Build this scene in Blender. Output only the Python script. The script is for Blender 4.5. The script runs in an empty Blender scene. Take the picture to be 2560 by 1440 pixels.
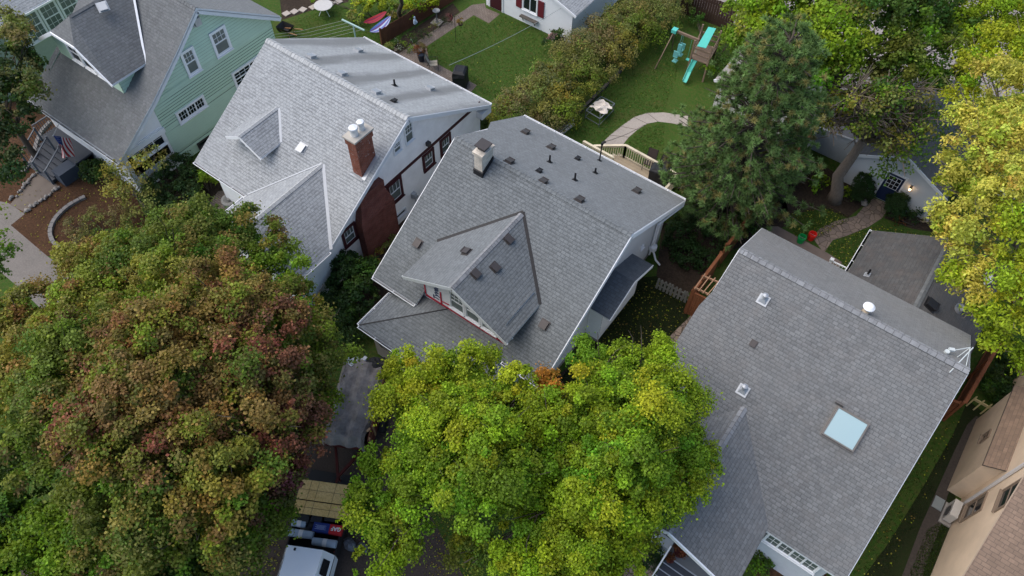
import bpy, math, random
import numpy as np
from mathutils import Vector, Matrix
SC = bpy.context.scene
COL = SC.collection
R = math.radians
# ------------------------------------------------------------------ camera, sky, sun, exposure
FPX = 1893.18                       # focal length in photo pixels (2560 wide)
PITCH, ROLL, YAW = R(55.659), R(1.534), R(-35.067)
CAMZ = 30.0
def _cam():
    cp, sp = math.cos(PITCH), math.sin(PITCH)
    fw = np.array([0, cp, -sp]); r = np.array([1., 0, 0]); u = np.array([0, sp, cp])
    cr, sr = math.cos(ROLL), math.sin(ROLL)
    r2 = cr*r + sr*u; u2 = -sr*r + cr*u
    c, s = math.cos(YAW), math.sin(YAW)
    M = np.array([[c, s, 0], [-s, c, 0], [0, 0, 1]])
    return M @ fw, M @ r2, M @ u2
FW, RT, UP = _cam()
EYE = np.array([0, 0, CAMZ])
cd = bpy.data.cameras.new('camera'); cam = bpy.data.objects.new('camera', cd); COL.objects.link(cam)
cd.sensor_width = 36; cd.lens = FPX/2560*36; cd.clip_start = .5; cd.clip_end = 2000
m = Matrix(((RT[0], UP[0], -FW[0], 0), (RT[1], UP[1], -FW[1], 0), (RT[2], UP[2], -FW[2], CAMZ), (0, 0, 0, 1)))
cam.matrix_world = m; SC.camera = cam
SUN_EL, SUN_AZ = R(55), R(244)      # veiled sun to the left of the drone, azimuth clockwise from +Y
w = bpy.data.worlds.new('World'); SC.world = w; w.use_nodes = True
nt = w.node_tree; bg = nt.nodes['Background']
sky = nt.nodes.new('ShaderNodeTexSky'); sky.sky_type = 'NISHITA'; sky.sun_disc = False
sky.sun_elevation = SUN_EL; sky.sun_rotation = SUN_AZ; sky.air_density = .9; sky.dust_density = 1.6; sky.ozone_density = 1.0
nt.links.new(sky.outputs[0], bg.inputs[0]); bg.inputs[1].default_value = 0.11
sl = bpy.data.lights.new('sun', 'SUN'); sun = bpy.data.objects.new('sun', sl); COL.objects.link(sun)
sl.energy = 1.5; sl.angle = R(75); sl.color = (1, .92, .82)
sd = Vector((math.cos(SUN_EL)*math.sin(SUN_AZ), math.cos(SUN_EL)*math.cos(SUN_AZ), math.sin(SUN_EL)))
sun.rotation_euler = (-sd).to_track_quat('-Z', 'Y').to_euler(); sun.location = (-60, -10, 60)
SC.view_settings.view_transform = 'Standard'; SC.view_settings.look = 'None'
SC.view_settings.gamma = 1; SC.view_settings.use_curve_mapping = False
SC.view_settings.exposure = 1.05
try:
    SC.cycles.max_bounces = 6; SC.cycles.transparent_max_bounces = 4
except Exception: pass
# ------------------------------------------------------------------ surveying: a sight line of the drone met with a known height or plane
def ray(x, y):
    d = FW*FPX + RT*(x-1280) - UP*(y-720); return d/np.linalg.norm(d)
def at(x, y, z=0.0):
    d = ray(x, y); return EYE + d*((z-CAMZ)/d[2])
def onX(x, y, X):
    d = ray(x, y); return EYE + d*(X/d[0])
def onY(x, y, Y):
    d = ray(x, y); return EYE + d*(Y/d[1])
class Plane:
    def __init__(s, p, n): s.p = np.array(p, float); s.n = np.array(n, float)/np.linalg.norm(n)
    def hit(s, x, y):
        d = ray(x, y); return EYE + d*(((s.p-EYE)@s.n)/(d@s.n))
    def z(s, X, Y): return s.p[2] - (s.n[0]*(X-s.p[0]) + s.n[1]*(Y-s.p[1]))/s.n[2]
    def pt(s, X, Y): return np.array([X, Y, s.z(X, Y)])
A = lambda *v: np.array(v, float)
def unit(v): v = np.asarray(v, float); return v/max(np.linalg.norm(v), 1e-9)
rng = np.random.default_rng(7)
# ------------------------------------------------------------------ materials
MATS = {}
class N:
    """tiny node helper"""
    def __init__(s, name):
        s.m = bpy.data.materials.new(name); s.m.use_nodes = True; s.t = s.m.node_tree
        s.b = s.t.nodes['Principled BSDF']; s.b.inputs['Roughness'].default_value = .85
        s.b.inputs['Specular IOR Level'].default_value = .25
    def n(s, k, **kw):
        o = s.t.nodes.new('ShaderNode'+k)
        for a, v in kw.items(): setattr(o, a, v)
        return o
    def l(s, a, b): s.t.links.new(a, b)
    def val(s, sock, v):
        if hasattr(v, 'is_linked') or hasattr(v, 'links'): s.l(v, sock)
        else: sock.default_value = v
    def math(s, op, a, b=0., c=None):
        o = s.n('Math', operation=op); s.val(o.inputs[0], a); s.val(o.inputs[1], b)
        if c is not None: s.val(o.inputs[2], c)
        return o.outputs[0]
    def mix(s, f, a, b, mode='MIX'):
        o = s.n('Mix', data_type='RGBA', blend_type=mode); s.val(o.inputs[0], f); s.val(o.inputs[6], a); s.val(o.inputs[7], b); return o.outputs[2]
    def uv(s): return s.n('UVMap').outputs[0]
    def pos(s): return s.n('NewGeometry').outputs['Position']
    def noise(s, vec, scale, detail=3, rough=.6):
        o = s.n('TexNoise'); s.l(vec, o.inputs['Vector']); o.inputs['Scale'].default_value = scale
        o.inputs['Detail'].default_value = detail; o.inputs['Roughness'].default_value = rough; return o.outputs[0]
    def ramp(s, f, lo, hi):
        o = s.n('MapRange'); s.val(o.inputs[0], f); o.inputs[1].default_value = lo; o.inputs[2].default_value = hi; return o.outputs[0]
    def mapping(s, vec, sc):
        o = s.n('Mapping'); s.l(vec, o.inputs[0]); o.inputs['Scale'].default_value = sc; return o.outputs[0]
    def bump(s, h, strength=.4, dist=.02):
        o = s.n('Bump'); o.inputs['Strength'].default_value = strength; o.inputs['Distance'].default_value = dist; s.l(h, o.inputs['Height']); s.l(o.outputs[0], s.b.inputs['Normal'])
    def col(s, c): s.val(s.b.inputs['Base Color'], c)
def c4(c): return (c[0], c[1], c[2], 1.0)
def plain(name, c, rough=.7, metal=0., var=.12, spec=.25, scale=6.):
    if name in MATS: return MATS[name]
    k = N(name); f = k.noise(k.pos(), scale, 4)
    k.col(k.mix(f, c4([x*(1-var) for x in c]), c4([min(1, x*(1+var)) for x in c])))
    k.b.inputs['Roughness'].default_value = rough; k.b.inputs['Metallic'].default_value = metal; k.b.inputs['Specular IOR Level'].default_value = spec
    MATS[name] = k.m; return k.m
def shingle(name, c1, c2, c3, wid=.24, bias=0., streak=0., dash=0., tint=None, tabw=.2):
    """asphalt shingles: courses of 14 cm, tabs of mixed tone, worn patches"""
    c1, c2, c3 = ([q[0]*.70, q[1]*.72, q[2]*.705] for q in (c1, c2, c3)); tint = [x*.8 for x in tint] if tint else None
    k = N(name); uv = k.uv()
    b = k.n('TexBrick', offset=.37, offset_frequency=2); k.l(uv, b.inputs['Vector'])
    b.inputs['Scale'].default_value = 1; b.inputs['Brick Width'].default_value = wid; b.inputs['Row Height'].default_value = .142
    b.inputs['Mortar Size'].default_value = .009; b.inputs['Mortar Smooth'].default_value = .25; b.inputs['Bias'].default_value = bias
    b.inputs['Color1'].default_value = c4(c1); b.inputs['Color2'].default_value = c4(c2); b.inputs['Mortar'].default_value = c4(c3)
    b2 = k.n('TexBrick', offset=.61, offset_frequency=3); k.l(uv, b2.inputs['Vector'])
    b2.inputs['Scale'].default_value = 1; b2.inputs['Brick Width'].default_value = wid*.62; b2.inputs['Row Height'].default_value = .142
    b2.inputs['Mortar Size'].default_value = .0; b2.inputs['Bias'].default_value = -.1
    b2.inputs['Color1'].default_value = (1.09, 1.09, 1.09, 1); b2.inputs['Color2'].default_value = (.86, .86, .86, 1)
    c = k.mix(1., b.outputs[0], b2.outputs[0], 'MULTIPLY')
    if dash:                                   # the cut tabs of a laminated shingle: short dark steps along every course
        sep = k.n('SeparateXYZ'); k.l(uv, sep.inputs[0]); vv = k.math('DIVIDE', sep.outputs[1], .142); row = k.math('FLOOR', vv); fr = k.math('FRACT', vv)
        wn = k.n('TexWhiteNoise', noise_dimensions='1D'); k.l(row, wn.inputs['W']); tab = k.math('FLOOR', k.math('ADD', k.math('DIVIDE', sep.outputs[0], tabw), k.math('MULTIPLY', wn.outputs[0], 9.)))
        cb = k.n('CombineXYZ'); k.l(tab, cb.inputs[0]); k.l(row, cb.inputs[1]); w2 = k.n('TexWhiteNoise', noise_dimensions='2D'); k.l(cb.outputs[0], w2.inputs['Vector'])
        low = k.math('MULTIPLY', k.math('LESS_THAN', fr, .44), k.math('GREATER_THAN', w2.outputs[0], .58))
        c = k.mix(k.math('MULTIPLY', low, dash), c, c4(c3))
    f = k.noise(uv, .55, 4, .6)
    c = k.mix(k.ramp(f, .3, .75), c, k.mix(.3, c, c4(c2)), 'MIX')
    g = k.noise(uv, 26, 2)
    c = k.mix(.22, c, k.mix(g, (.03, .03, .03, 1), (.9, .9, .9, 1)), 'OVERLAY')
    st = k.noise(k.mapping(uv, (1.5, .16, 1)), 1.6, 4, .65); st2 = k.noise(uv, .23, 3)     # wash marks down the slope, broad fading
    c = k.mix(k.math('MULTIPLY', k.ramp(st, .45, .75), .30), c, c4([x*.62 for x in c2])); c = k.mix(k.math('MULTIPLY', k.ramp(st2, .4, .7), .22), c, c4([x*1.15 for x in c1]))
    if tint:
        t = k.noise(uv, 1.6, 3); c = k.mix(k.math('MULTIPLY', k.ramp(t, .45, .8), .55), c, c4(tint))
    if streak:                                 # algae runs down the slope
        sp = k.n('SeparateXYZ'); k.l(uv, sp.inputs[0]); wob = k.noise(k.mapping(uv, (.5, .12, 1)), 1.2, 3)
        s_ = k.math('SINE', k.math('ADD', k.math('MULTIPLY', sp.outputs[0], 2.85), k.math('MULTIPLY', wob, 5.))); fade = k.noise(k.mapping(uv, (.8, .25, 1)), 1.0, 4)
        s_ = k.math('MULTIPLY', k.ramp(s_, -.25, .8), k.ramp(fade, .2, .45))
        c = k.mix(k.math('MULTIPLY', s_, streak), c, c4([x*.34 for x in c1]))
    k.col(c); k.b.inputs['Roughness'].default_value = .8; k.b.inputs['Specular IOR Level'].default_value = .35; k.b.inputs['Sheen Weight'].default_value = .22; k.b.inputs['Sheen Roughness'].default_value = .55
    h = k.math('ADD', b.outputs[1], k.math('MULTIPLY', g, -.4)); 
    inv = k.math('SUBTRACT', 1., h); k.bump(inv, .7, .012)
    MATS[name] = k.m; return k.m
def brick(name, c1, c2, cm, w=.21, h=.075, mortar=.008, weather=None):
    k = N(name); uv = k.uv(); b = k.n('TexBrick'); k.l(uv, b.inputs['Vector']); b.inputs['Scale'].default_value = 1
    b.inputs['Brick Width'].default_value = w; b.inputs['Row Height'].default_value = h; b.inputs['Mortar Size'].default_value = mortar
    b.inputs['Color1'].default_value = c4(c1); b.inputs['Color2'].default_value = c4(c2); b.inputs['Mortar'].default_value = c4(cm)
    c = b.outputs[0]; f = k.noise(uv, 2.2, 5)
    c = k.mix(k.ramp(f, .4, .75), c, c4([x*.5 for x in c1]))
    if weather:
        f2 = k.noise(uv, 7, 4); c = k.mix(k.ramp(f2, .62, .7), c, c4(weather))
    k.col(c); k.bump(k.math('SUBTRACT', 1., b.outputs[1]), .6, .01); MATS[name] = k.m; return k.m
def stucco(name, c):
    k = N(name); p = k.pos(); f = k.noise(p, 1.3, 5); g = k.noise(p, 60, 3)
    k.col(k.mix(k.ramp(f, .35, .8), c4(c), c4([x*.82 for x in c]))); k.bump(g, .5, .02); MATS[name] = k.m; return k.m
def ground_mix(name, cols, s1=.5, s2=9., bump=.5, dist=.05, speck=None, rough=.95):
    """soil, mulch or grass: three tones at two scales, grain and specks"""
    k = N(name); p = k.pos(); f = k.noise(p, s1, 5); g = k.noise(p, s2, 4, .7); h = k.noise(p, s2*5, 3, .7)
    c = k.mix(k.ramp(f, .38, .66), c4(cols[0]), c4(cols[1])); c = k.mix(k.ramp(g, .42, .7), c, c4(cols[2]))
    c = k.mix(.5, c, k.mix(h, (.12, .12, .12, 1), (.88, .88, .88, 1)), 'OVERLAY')
    if speck:
        v = k.n('TexVoronoi'); k.l(p, v.inputs[0]); v.inputs['Scale'].default_value = speck[1]
        c = k.mix(k.math('LESS_THAN', v.outputs[0], speck[2]), c, c4(speck[0]))
    k.col(c); k.bump(h, bump, dist); k.b.inputs['Roughness'].default_value = rough; k.b.inputs['Specular IOR Level'].default_value = .1
    MATS[name] = k.m; return k.m
def stones(name, c1, c2, cm, scale=2.2, edge=.035):
    """irregular flagstones"""
    k = N(name); p = k.pos(); v = k.n('TexVoronoi', feature='DISTANCE_TO_EDGE'); k.l(p, v.inputs[0]); v.inputs['Scale'].default_value = scale
    v2 = k.n('TexVoronoi'); k.l(p, v2.inputs[0]); v2.inputs['Scale'].default_value = scale
    r_ = k.n('SeparateColor'); k.l(v2.outputs[1], r_.inputs[0])
    c = k.mix(r_.outputs[0], c4(c1), c4(c2)); g = k.noise(p, 14, 4); c = k.mix(.4, c, k.mix(g, (.2, .2, .2, 1), (.8, .8, .8, 1)), 'OVERLAY')
    e = k.ramp(v.outputs[0], edge*.5, edge); c = k.mix(e, c4(cm), c); k.col(c); k.bump(e, .7, .03); MATS[name] = k.m; return k.m
def glass(name, c=(.012, .016, .02), rough=.06):
    k = N(name); f = k.noise(k.pos(), .9, 2); k.col(k.mix(f, c4([x*.6 for x in c]), c4([x*1.5 for x in c])))
    k.b.inputs['Roughness'].default_value = rough; k.b.inputs['Specular IOR Level'].default_value = .6; MATS[name] = k.m; return k.m
def leafmat(name, trans=.35):
    k = N(name); a = k.n('Attribute', attribute_name='leafcol')
    k.col(a.outputs[0]); k.b.inputs['Roughness'].default_value = .55; k.b.inputs['Specular IOR Level'].default_value = .25
    t = k.n('BsdfTranslucent'); k.l(k.mix(.35, a.outputs[0], (.25, .3, .04, 1)), t.inputs[0]); mx = k.n('MixShader'); mx.inputs[0].default_value = trans
    out = k.t.nodes['Material Output']; k.l(k.b.outputs[0], mx.inputs[1]); k.l(t.outputs[0], mx.inputs[2]); k.l(mx.outputs[0], out.inputs[0]); MATS[name] = k.m; return k.m
def bark(name, c):
    k = N(name); p = k.mapping(k.pos(), (6, 6, 1.2)); f = k.noise(p, 3, 5, .7); k.col(k.mix(f, c4([x*.45 for x in c]), c4([min(1, x*1.5) for x in c]))); k.bump(f, .8, .04); MATS[name] = k.m; return k.m
def woodm(name, c, axis=(1, 1, 1), rough=.75):
    k = N(name); p = k.mapping(k.pos(), axis); f = k.noise(p, 9, 4, .65); g = k.noise(k.pos(), 1.7, 3)
    cc = k.mix(f, c4([x*.6 for x in c]), c4([min(1, x*1.3) for x in c])); k.col(k.mix(k.ramp(g, .45, .8), cc, c4([x*.62 for x in c]))); k.b.inputs['Roughness'].default_value = rough; MATS[name] = k.m; return k.m
# ------------------------------------------------------------------ mesh building
class MB:
    def __init__(s): s.v = []; s.f = []; s.m = []; s.uv = []
    def face(s, pts, mi=0, uv=None):
        pts = [np.asarray(p, float) for p in pts]; i0 = len(s.v); s.v += pts; s.f.append(list(range(i0, i0+len(pts)))); s.m.append(mi)
        if uv is None:
            n = np.zeros(3)
            for i in range(len(pts)): n += np.cross(pts[i]-pts[0], pts[(i+1) % len(pts)]-pts[0])
            n = unit(n); u = np.cross([0, 0, 1.], n)
            u = unit(u) if np.linalg.norm(u) > .05 else A(1, 0, 0)
            if abs(u[0]) > abs(u[1]): u = u*np.sign(u[0])
            else: u = u*np.sign(u[1])
            vv = np.cross(n, u)
            if vv[2] < 0: vv = -vv
            uv = [(p@u, p@vv) for p in pts]
        s.uv.append(uv); return s
    def slab(s, pts, t=.14, top=0, side=1, down=None):
        """a roof plane or board: the polygon on top, thickness below it"""
        pts = [np.asarray(p, float) for p in pts]; d = A(0, 0, -t) if down is None else np.asarray(down, float)*t
        n = np.zeros(3)
        for i in range(len(pts)): n += np.cross(pts[i]-pts[0], pts[(i+1) % len(pts)]-pts[0])
        if n @ d > 0: pts = pts[::-1]
        lo = [p+d for p in pts]; s.face(pts, top); s.face(lo[::-1], side)
        for i in range(len(pts)):
            j = (i+1) % len(pts); s.face([pts[j], pts[i], lo[i], lo[j]], side)
        return s
    def obox(s, c, u, v, w_, su, sv, sw, mi=0):
        """box centred at c on axes u,v,w with full sizes"""
        c = np.asarray(c, float); u = unit(u)*su/2; v = unit(v)*sv/2; w_ = unit(w_)*sw/2
        P = lambda a, b, d: c+a*u+b*v+d*w_
        for q in (((1, -1, -1), (1, 1, -1), (1, 1, 1), (1, -1, 1)), ((-1, 1, -1), (-1, -1, -1), (-1, -1, 1), (-1, 1, 1)), ((1, 1, -1), (-1, 1, -1), (-1, 1, 1), (1, 1, 1)),
                  ((-1, -1, -1), (1, -1, -1), (1, -1, 1), (-1, -1, 1)), ((-1, -1, 1), (1, -1, 1), (1, 1, 1), (-1, 1, 1)), ((-1, 1, -1), (1, 1, -1), (1, -1, -1), (-1, -1, -1))):
            s.face([P(*k) for k in q], mi)
        return s
    def box(s, lo, hi, mi=0):
        lo = np.asarray(lo, float); hi = np.asarray(hi, float)
        return s.obox((lo+hi)/2, (1, 0, 0), (0, 1, 0), (0, 0, 1), *(hi-lo), mi=mi)
    def beam(s, p, q, w_, h, mi=0, up=(0, 0, 1)):
        p = np.asarray(p, float); q = np.asarray(q, float); d = q-p; L = np.linalg.norm(d); d = d/max(L, 1e-9)
        up = np.asarray(up, float)
        if abs(d@up) > .98: up = A(0, 1, 0) if abs(d[1]) < .9 else A(1, 0, 0)
        sd_ = unit(np.cross(d, up)); u2 = np.cross(sd_, d); return s.obox((p+q)/2, d, sd_, u2, L, w_, h, mi)
    def tube(s, pts, r, n=8, mi=0, cap=True):
        pts = [np.asarray(p, float) for p in pts]; rs = r if hasattr(r, '__len__') else [r]*len(pts); rings = []; ref = None
        for i, p in enumerate(pts):
            d = unit(pts[min(i+1, len(pts)-1)]-pts[max(i-1, 0)])
            if ref is None: ref = A(0, 0, 1) if abs(d[2]) < .9 else A(1, 0, 0)
            a = unit(np.cross(d, ref)); b = np.cross(d, a); ref = -b if False else ref
            i0 = len(s.v); s.v += [p+rs[i]*(math.cos(2*math.pi*k/n)*a+math.sin(2*math.pi*k/n)*b) for k in range(n)]; rings.append(i0)
        L = 0.
        for j in range(len(rings)-1):
            l2 = L+np.linalg.norm(pts[j+1]-pts[j])
            for k in range(n):
                k2 = (k+1) % n; s.f.append([rings[j]+k, rings[j]+k2, rings[j+1]+k2, rings[j+1]+k]); s.m.append(mi)
                s.uv.append([(k/n, L), ((k+1)/n, L), ((k+1)/n, l2), (k/n, l2)])
            L = l2
        if cap:
            for q, rev in ((rings[0], 0), (rings[-1], 1)):
                idx = [q+k for k in range(n)]; s.f.append(idx if rev else idx[::-1]); s.m.append(mi); s.uv.append([(0, 0)]*n)
        return s
    def lathe(s, c, prof, n=16, mi=0, axis=(0, 0, 1)):
        ax = unit(axis); c = np.asarray(c, float); a = unit(np.cross(ax, (0, 0, 1.) if abs(ax[2]) < .9 else (1., 0, 0))); b = np.cross(ax, a); rings = []
        for r_, h in prof:
            rings.append(len(s.v)); s.v += [c+ax*h+max(r_, 1e-4)*(math.cos(2*math.pi*k/n)*a+math.sin(2*math.pi*k/n)*b) for k in range(n)]
        for j in range(len(rings)-1):
            for k in range(n):
                k2 = (k+1) % n; s.f.append([rings[j]+k, rings[j]+k2, rings[j+1]+k2, rings[j+1]+k]); s.m.append(mi); s.uv.append([(k/n, j*.1), ((k+1)/n, j*.1), ((k+1)/n, j*.1+.1), (k/n, j*.1+.1)])
        for q, rev in ((rings[0], 0), (rings[-1], 1)):
            idx = [q+k for k in range(n)]; s.f.append(idx if rev else idx[::-1]); s.m.append(mi); s.uv.append([(0, 0)]*n)
        return s
    def blob(s, c, r3, mi=0, n=10, m_=7, jit=.0):
        c = np.asarray(c, float); i0 = len(s.v)
        for j in range(m_+1):
            th = math.pi*j/m_
            for k in range(n):
                ph = 2*math.pi*k/n; q = 1+jit*(rng.random()-.5)
                s.v.append(c+q*A(r3[0]*math.sin(th)*math.cos(ph), r3[1]*math.sin(th)*math.sin(ph), r3[2]*math.cos(th)))
        for j in range(m_):
            for k in range(n):
                k2 = (k+1) % n; s.f.append([i0+j*n+k, i0+(j+1)*n+k, i0+(j+1)*n+k2, i0+j*n+k2]); s.m.append(mi); s.uv.append([(0, 0)]*4)
        return s
    def sheet(s, px, z, mi=0, zs=None):
        return s.face([at(x, y, z) for x, y in px], mi)
    def build(s, name, mats, parent=None, smooth=False):
        if not isinstance(mats, (list, tuple)): mats = [mats]
        org = np.array(parent.matrix_world.translation if parent and parent.parent is None else (parent['_o'] if parent else (0, 0, 0)), float) if parent else np.zeros(3)
        if parent is not None: org = np.array(parent['_o'])
        me = bpy.data.meshes.new(name); V = np.array(s.v, float)
        o0 = org.copy()
        if parent is None:
            o0 = np.array([(V[:, 0].min()+V[:, 0].max())/2, (V[:, 1].min()+V[:, 1].max())/2, V[:, 2].min()])
        me.from_pydata((V-o0).tolist(), [], s.f)
        for mm in mats: me.materials.append(mm)
        me.polygons.foreach_set('material_index', s.m)
        ul = me.uv_layers.new(name='UVMap'); ul.data.foreach_set('uv', np.array([q for f in s.uv for q in f], float).ravel())
        if smooth: me.polygons.foreach_set('use_smooth', [True]*len(s.f))
        me.update(); o = bpy.data.objects.new(name, me); COL.objects.link(o); o['_o'] = [float(q) for q in o0]
        if parent is not None: o.parent = parent
        else: o.location = o0
        return o
def tag(o, label=None, cat=None, group=None, kind=None):
    if label: o['label'] = label
    if cat: o['category'] = cat
    if group: o['group'] = group
    if kind: o['kind'] = kind
    return o
def thing(name, label, cat, loc=(0, 0, 0), group=None):
    o = bpy.data.objects.new(name, None); COL.objects.link(o); o.location = [float(q) for q in loc]; o.empty_display_size = .2
    o['_o'] = [float(q) for q in loc]; return tag(o, label, cat, group)
def setting(name, mb, mat, kind='structure'):
    o = mb.build(name, mat); o['kind'] = kind; return o
def copy_tree(o, parent=None):
    c = o.copy(); COL.objects.link(c)
    if parent is not None: c.parent = parent
    for ch in list(o.children): copy_tree(ch, c)
    return c
# ------------------------------------------------------------------ shared building pieces
def clip(poly, zlo, zhi):
    for sgn, lim in ((1, zlo), (-1, zhi)):
        out = []
        for i in range(len(poly)):
            p, q = poly[i], poly[(i+1) % len(poly)]; a, b = sgn*(p[2]-lim), sgn*(q[2]-lim)
            if a >= 0: out.append(p)
            if (a > 1e-9 and b < -1e-9) or (a < -1e-9 and b > 1e-9): out.append(p+(q-p)*(a/(a-b)))
        poly = out
        if len(poly) < 3: return []
    return poly
def lap_wall(mb, poly, nrm, pitch=.15, depth=.018, mi=0, shadow_mi=None):
    """clapboards: each board leans out at its foot and shows its under edge"""
    poly = [np.asarray(p, float) for p in poly]; nrm = np.asarray(nrm, float); z0 = min(p[2] for p in poly); z1 = max(p[2] for p in poly); z = z0
    while z < z1-.01:
        b = clip(poly, z, min(z+pitch, z1))
        if len(b) >= 3:
            lap_shadow = clip(b, z+pitch-.03, z+pitch+1) if shadow_mi is not None else []; b = clip(b, z, z+pitch-.03) if shadow_mi is not None else b
            if len(lap_shadow) >= 3: mb.face([p+nrm*.001 for p in lap_shadow], shadow_mi)  # dark strip at each board's head: the lip's shadow, painted on
            if len(b) < 3: z += pitch; continue
            off = [p+nrm*(depth*(1-(p[2]-z)/pitch)+.002) for p in b]; mb.face(off, mi)
            lo = [p for p in b if abs(p[2]-z) < 1e-6]
            if len(lo) >= 2:
                u = np.cross([0, 0, 1.], nrm); lo = sorted(lo, key=lambda p: p@u); a, c = lo[0], lo[-1]
                mb.face([a+nrm*.0, c+nrm*.0, c+nrm*(depth+.002), a+nrm*(depth+.002)], mi)
        z += pitch
    return mb
def window(parent, P, U, nrm, w_, h, frame, pane, casing=.1, nx=1, rows=2, muntin=None, name='window', grid=None, proud=.055):
    """P = lower left outer corner on the wall; casing, sashes, sill; the panes are one child"""
    P = np.asarray(P, float); U = unit(U); nrm = unit(nrm); Z = A(0, 0, 1); f = MB()
    def bar(u0, u1, z0, z1, d0, d1, mi=0): f.obox(P+U*(u0+u1)/2+Z*(z0+z1)/2+nrm*(d0+d1)/2, U, Z, nrm, u1-u0, z1-z0, d1-d0, mi)
    bar(0, casing, 0, h, -.02, proud); bar(w_-casing, w_, 0, h, -.02, proud); bar(casing, w_-casing, h-casing, h, -.02, proud); bar(casing, w_-casing, 0, casing, -.02, proud)
    bar(-.03, w_+.03, -.03, .02, proud, proud+.05)
    iw = (w_-2*casing)/nx; sw = .035
    for i in range(nx):
        a = casing+i*iw; b = a+iw
        if i: bar(a-casing*.3, a+casing*.3, casing, h-casing, -.02, proud-.008)
        for k in range(rows):
            z0 = casing+(h-2*casing)*k/rows; z1 = casing+(h-2*casing)*(k+1)/rows; d = .034 if k else .026
            bar(a, b, z0, z0+sw, -.02, d, 1); bar(a, b, z1-sw, z1, -.02, d, 1); bar(a, a+sw, z0+sw, z1-sw, -.02, d, 1); bar(b-sw, b, z0+sw, z1-sw, -.02, d, 1)
            if grid and (k == rows-1 or grid[2]):
                for q in range(1, grid[0]): x = a+iw*q/grid[0]; bar(x-.009, x+.009, z0+sw, z1-sw, -.018, d-.006, 1)
                for q in range(1, grid[1]): y = z0+(z1-z0)*q/grid[1]; bar(a+sw, b-sw, y-.009, y+.009, -.018, d-.007, 1)
    fo = f.build(name, [frame, muntin or frame], parent)
    g = MB(); g.obox(P+U*w_/2+Z*h/2+nrm*.002, U, Z, nrm, w_-casing, h-casing, .02); g.build('pane', pane, fo)
    return fo
def rect_px(pts, hit):
    """TL, TR, BL, BR in photo pixels met with a wall plane -> lower left corner (lowest u), width, height along the given horizontal"""
    q = [hit(x, y) for x, y in pts]; return q
def win_x(parent, X, pts, frame, pane, **k):
    q = [onX(x, y, X) for x, y in pts]; y0 = (q[0][1]+q[2][1])/2; y1 = (q[1][1]+q[3][1])/2; z1 = (q[0][2]+q[1][2])/2; z0 = (q[2][2]+q[3][2])/2
    return window(parent, (X, min(y0, y1), z0), (0, 1, 0), (1, 0, 0) if k.pop('sgn', 1) > 0 else (-1, 0, 0), abs(y1-y0), z1-z0, frame, pane, **k)
def win_y(parent, Y, pts, frame, pane, **k):
    q = [onY(x, y, Y) for x, y in pts]; x0 = (q[0][0]+q[2][0])/2; x1 = (q[1][0]+q[3][0])/2; z1 = (q[0][2]+q[1][2])/2; z0 = (q[2][2]+q[3][2])/2
    return window(parent, (min(x0, x1), Y, z0), (1, 0, 0), (0, -1, 0), abs(x1-x0), z1-z0, frame, pane, **k)
def frame_of(pl):
    n = pl.n if pl.n[2] > 0 else -pl.n; v = unit(A(0, 0, 1)-n*n[2]); u = np.cross(v, n); return u, v, n
def roof_vent(parent, pl, px, mat, s=.34, h=.16, name='roof_vent', label=None):
    """box vent: flange and a hood that is open on its lower side"""
    u, v, n = frame_of(pl); p = pl.hit(*px); m_ = MB()
    m_.obox(p+n*.012, u, v, n, s*1.35, s*1.3, .02)
    a = [p+u*x*s/2+v*y*s/2 for x, y in ((-1, -1), (1, -1), (1, 1), (-1, 1))]
    top = [a[0]+n*h*.95-v*.03, a[1]+n*h*.95-v*.03, a[2]+n*h*.7, a[3]+n*h*.7]; b = [q+n*.02 for q in a]; b[0] = b[0]+n*.03; b[1] = b[1]+n*.03
    m_.face(top); m_.face([b[0], b[1], top[1], top[0]]); m_.face([b[1], b[2], top[2], top[1]]); m_.face([b[2], b[3], top[3], top[2]]); m_.face([b[3], b[0], top[0], top[3]])
    m_.obox((top[0]+top[1])/2+n*.008, u, v, n, s*1.06, .03, .03)
    o = m_.build(name, mat, parent)
    if label: o['label'] = label
    return o
def vent_pipe(parent, pl, px, mat, r=.05, h=.4, boot=None, name='vent_pipe'):
    u, v, n = frame_of(pl); p = pl.hit(*px); m_ = MB()
    m_.lathe(p-A(0, 0, .1), [(r, 0), (r, h+.1), (r*.8, h+.1), (r*.8, h)], 10)
    m_.obox(p+n*.012, u, v, n, r*5, r*5, .018, 1); m_.lathe(p, [(r*1.9, 0), (r*1.2, .09)], 10, 1)
    return m_.build(name, [mat, boot or mat], parent)
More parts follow.
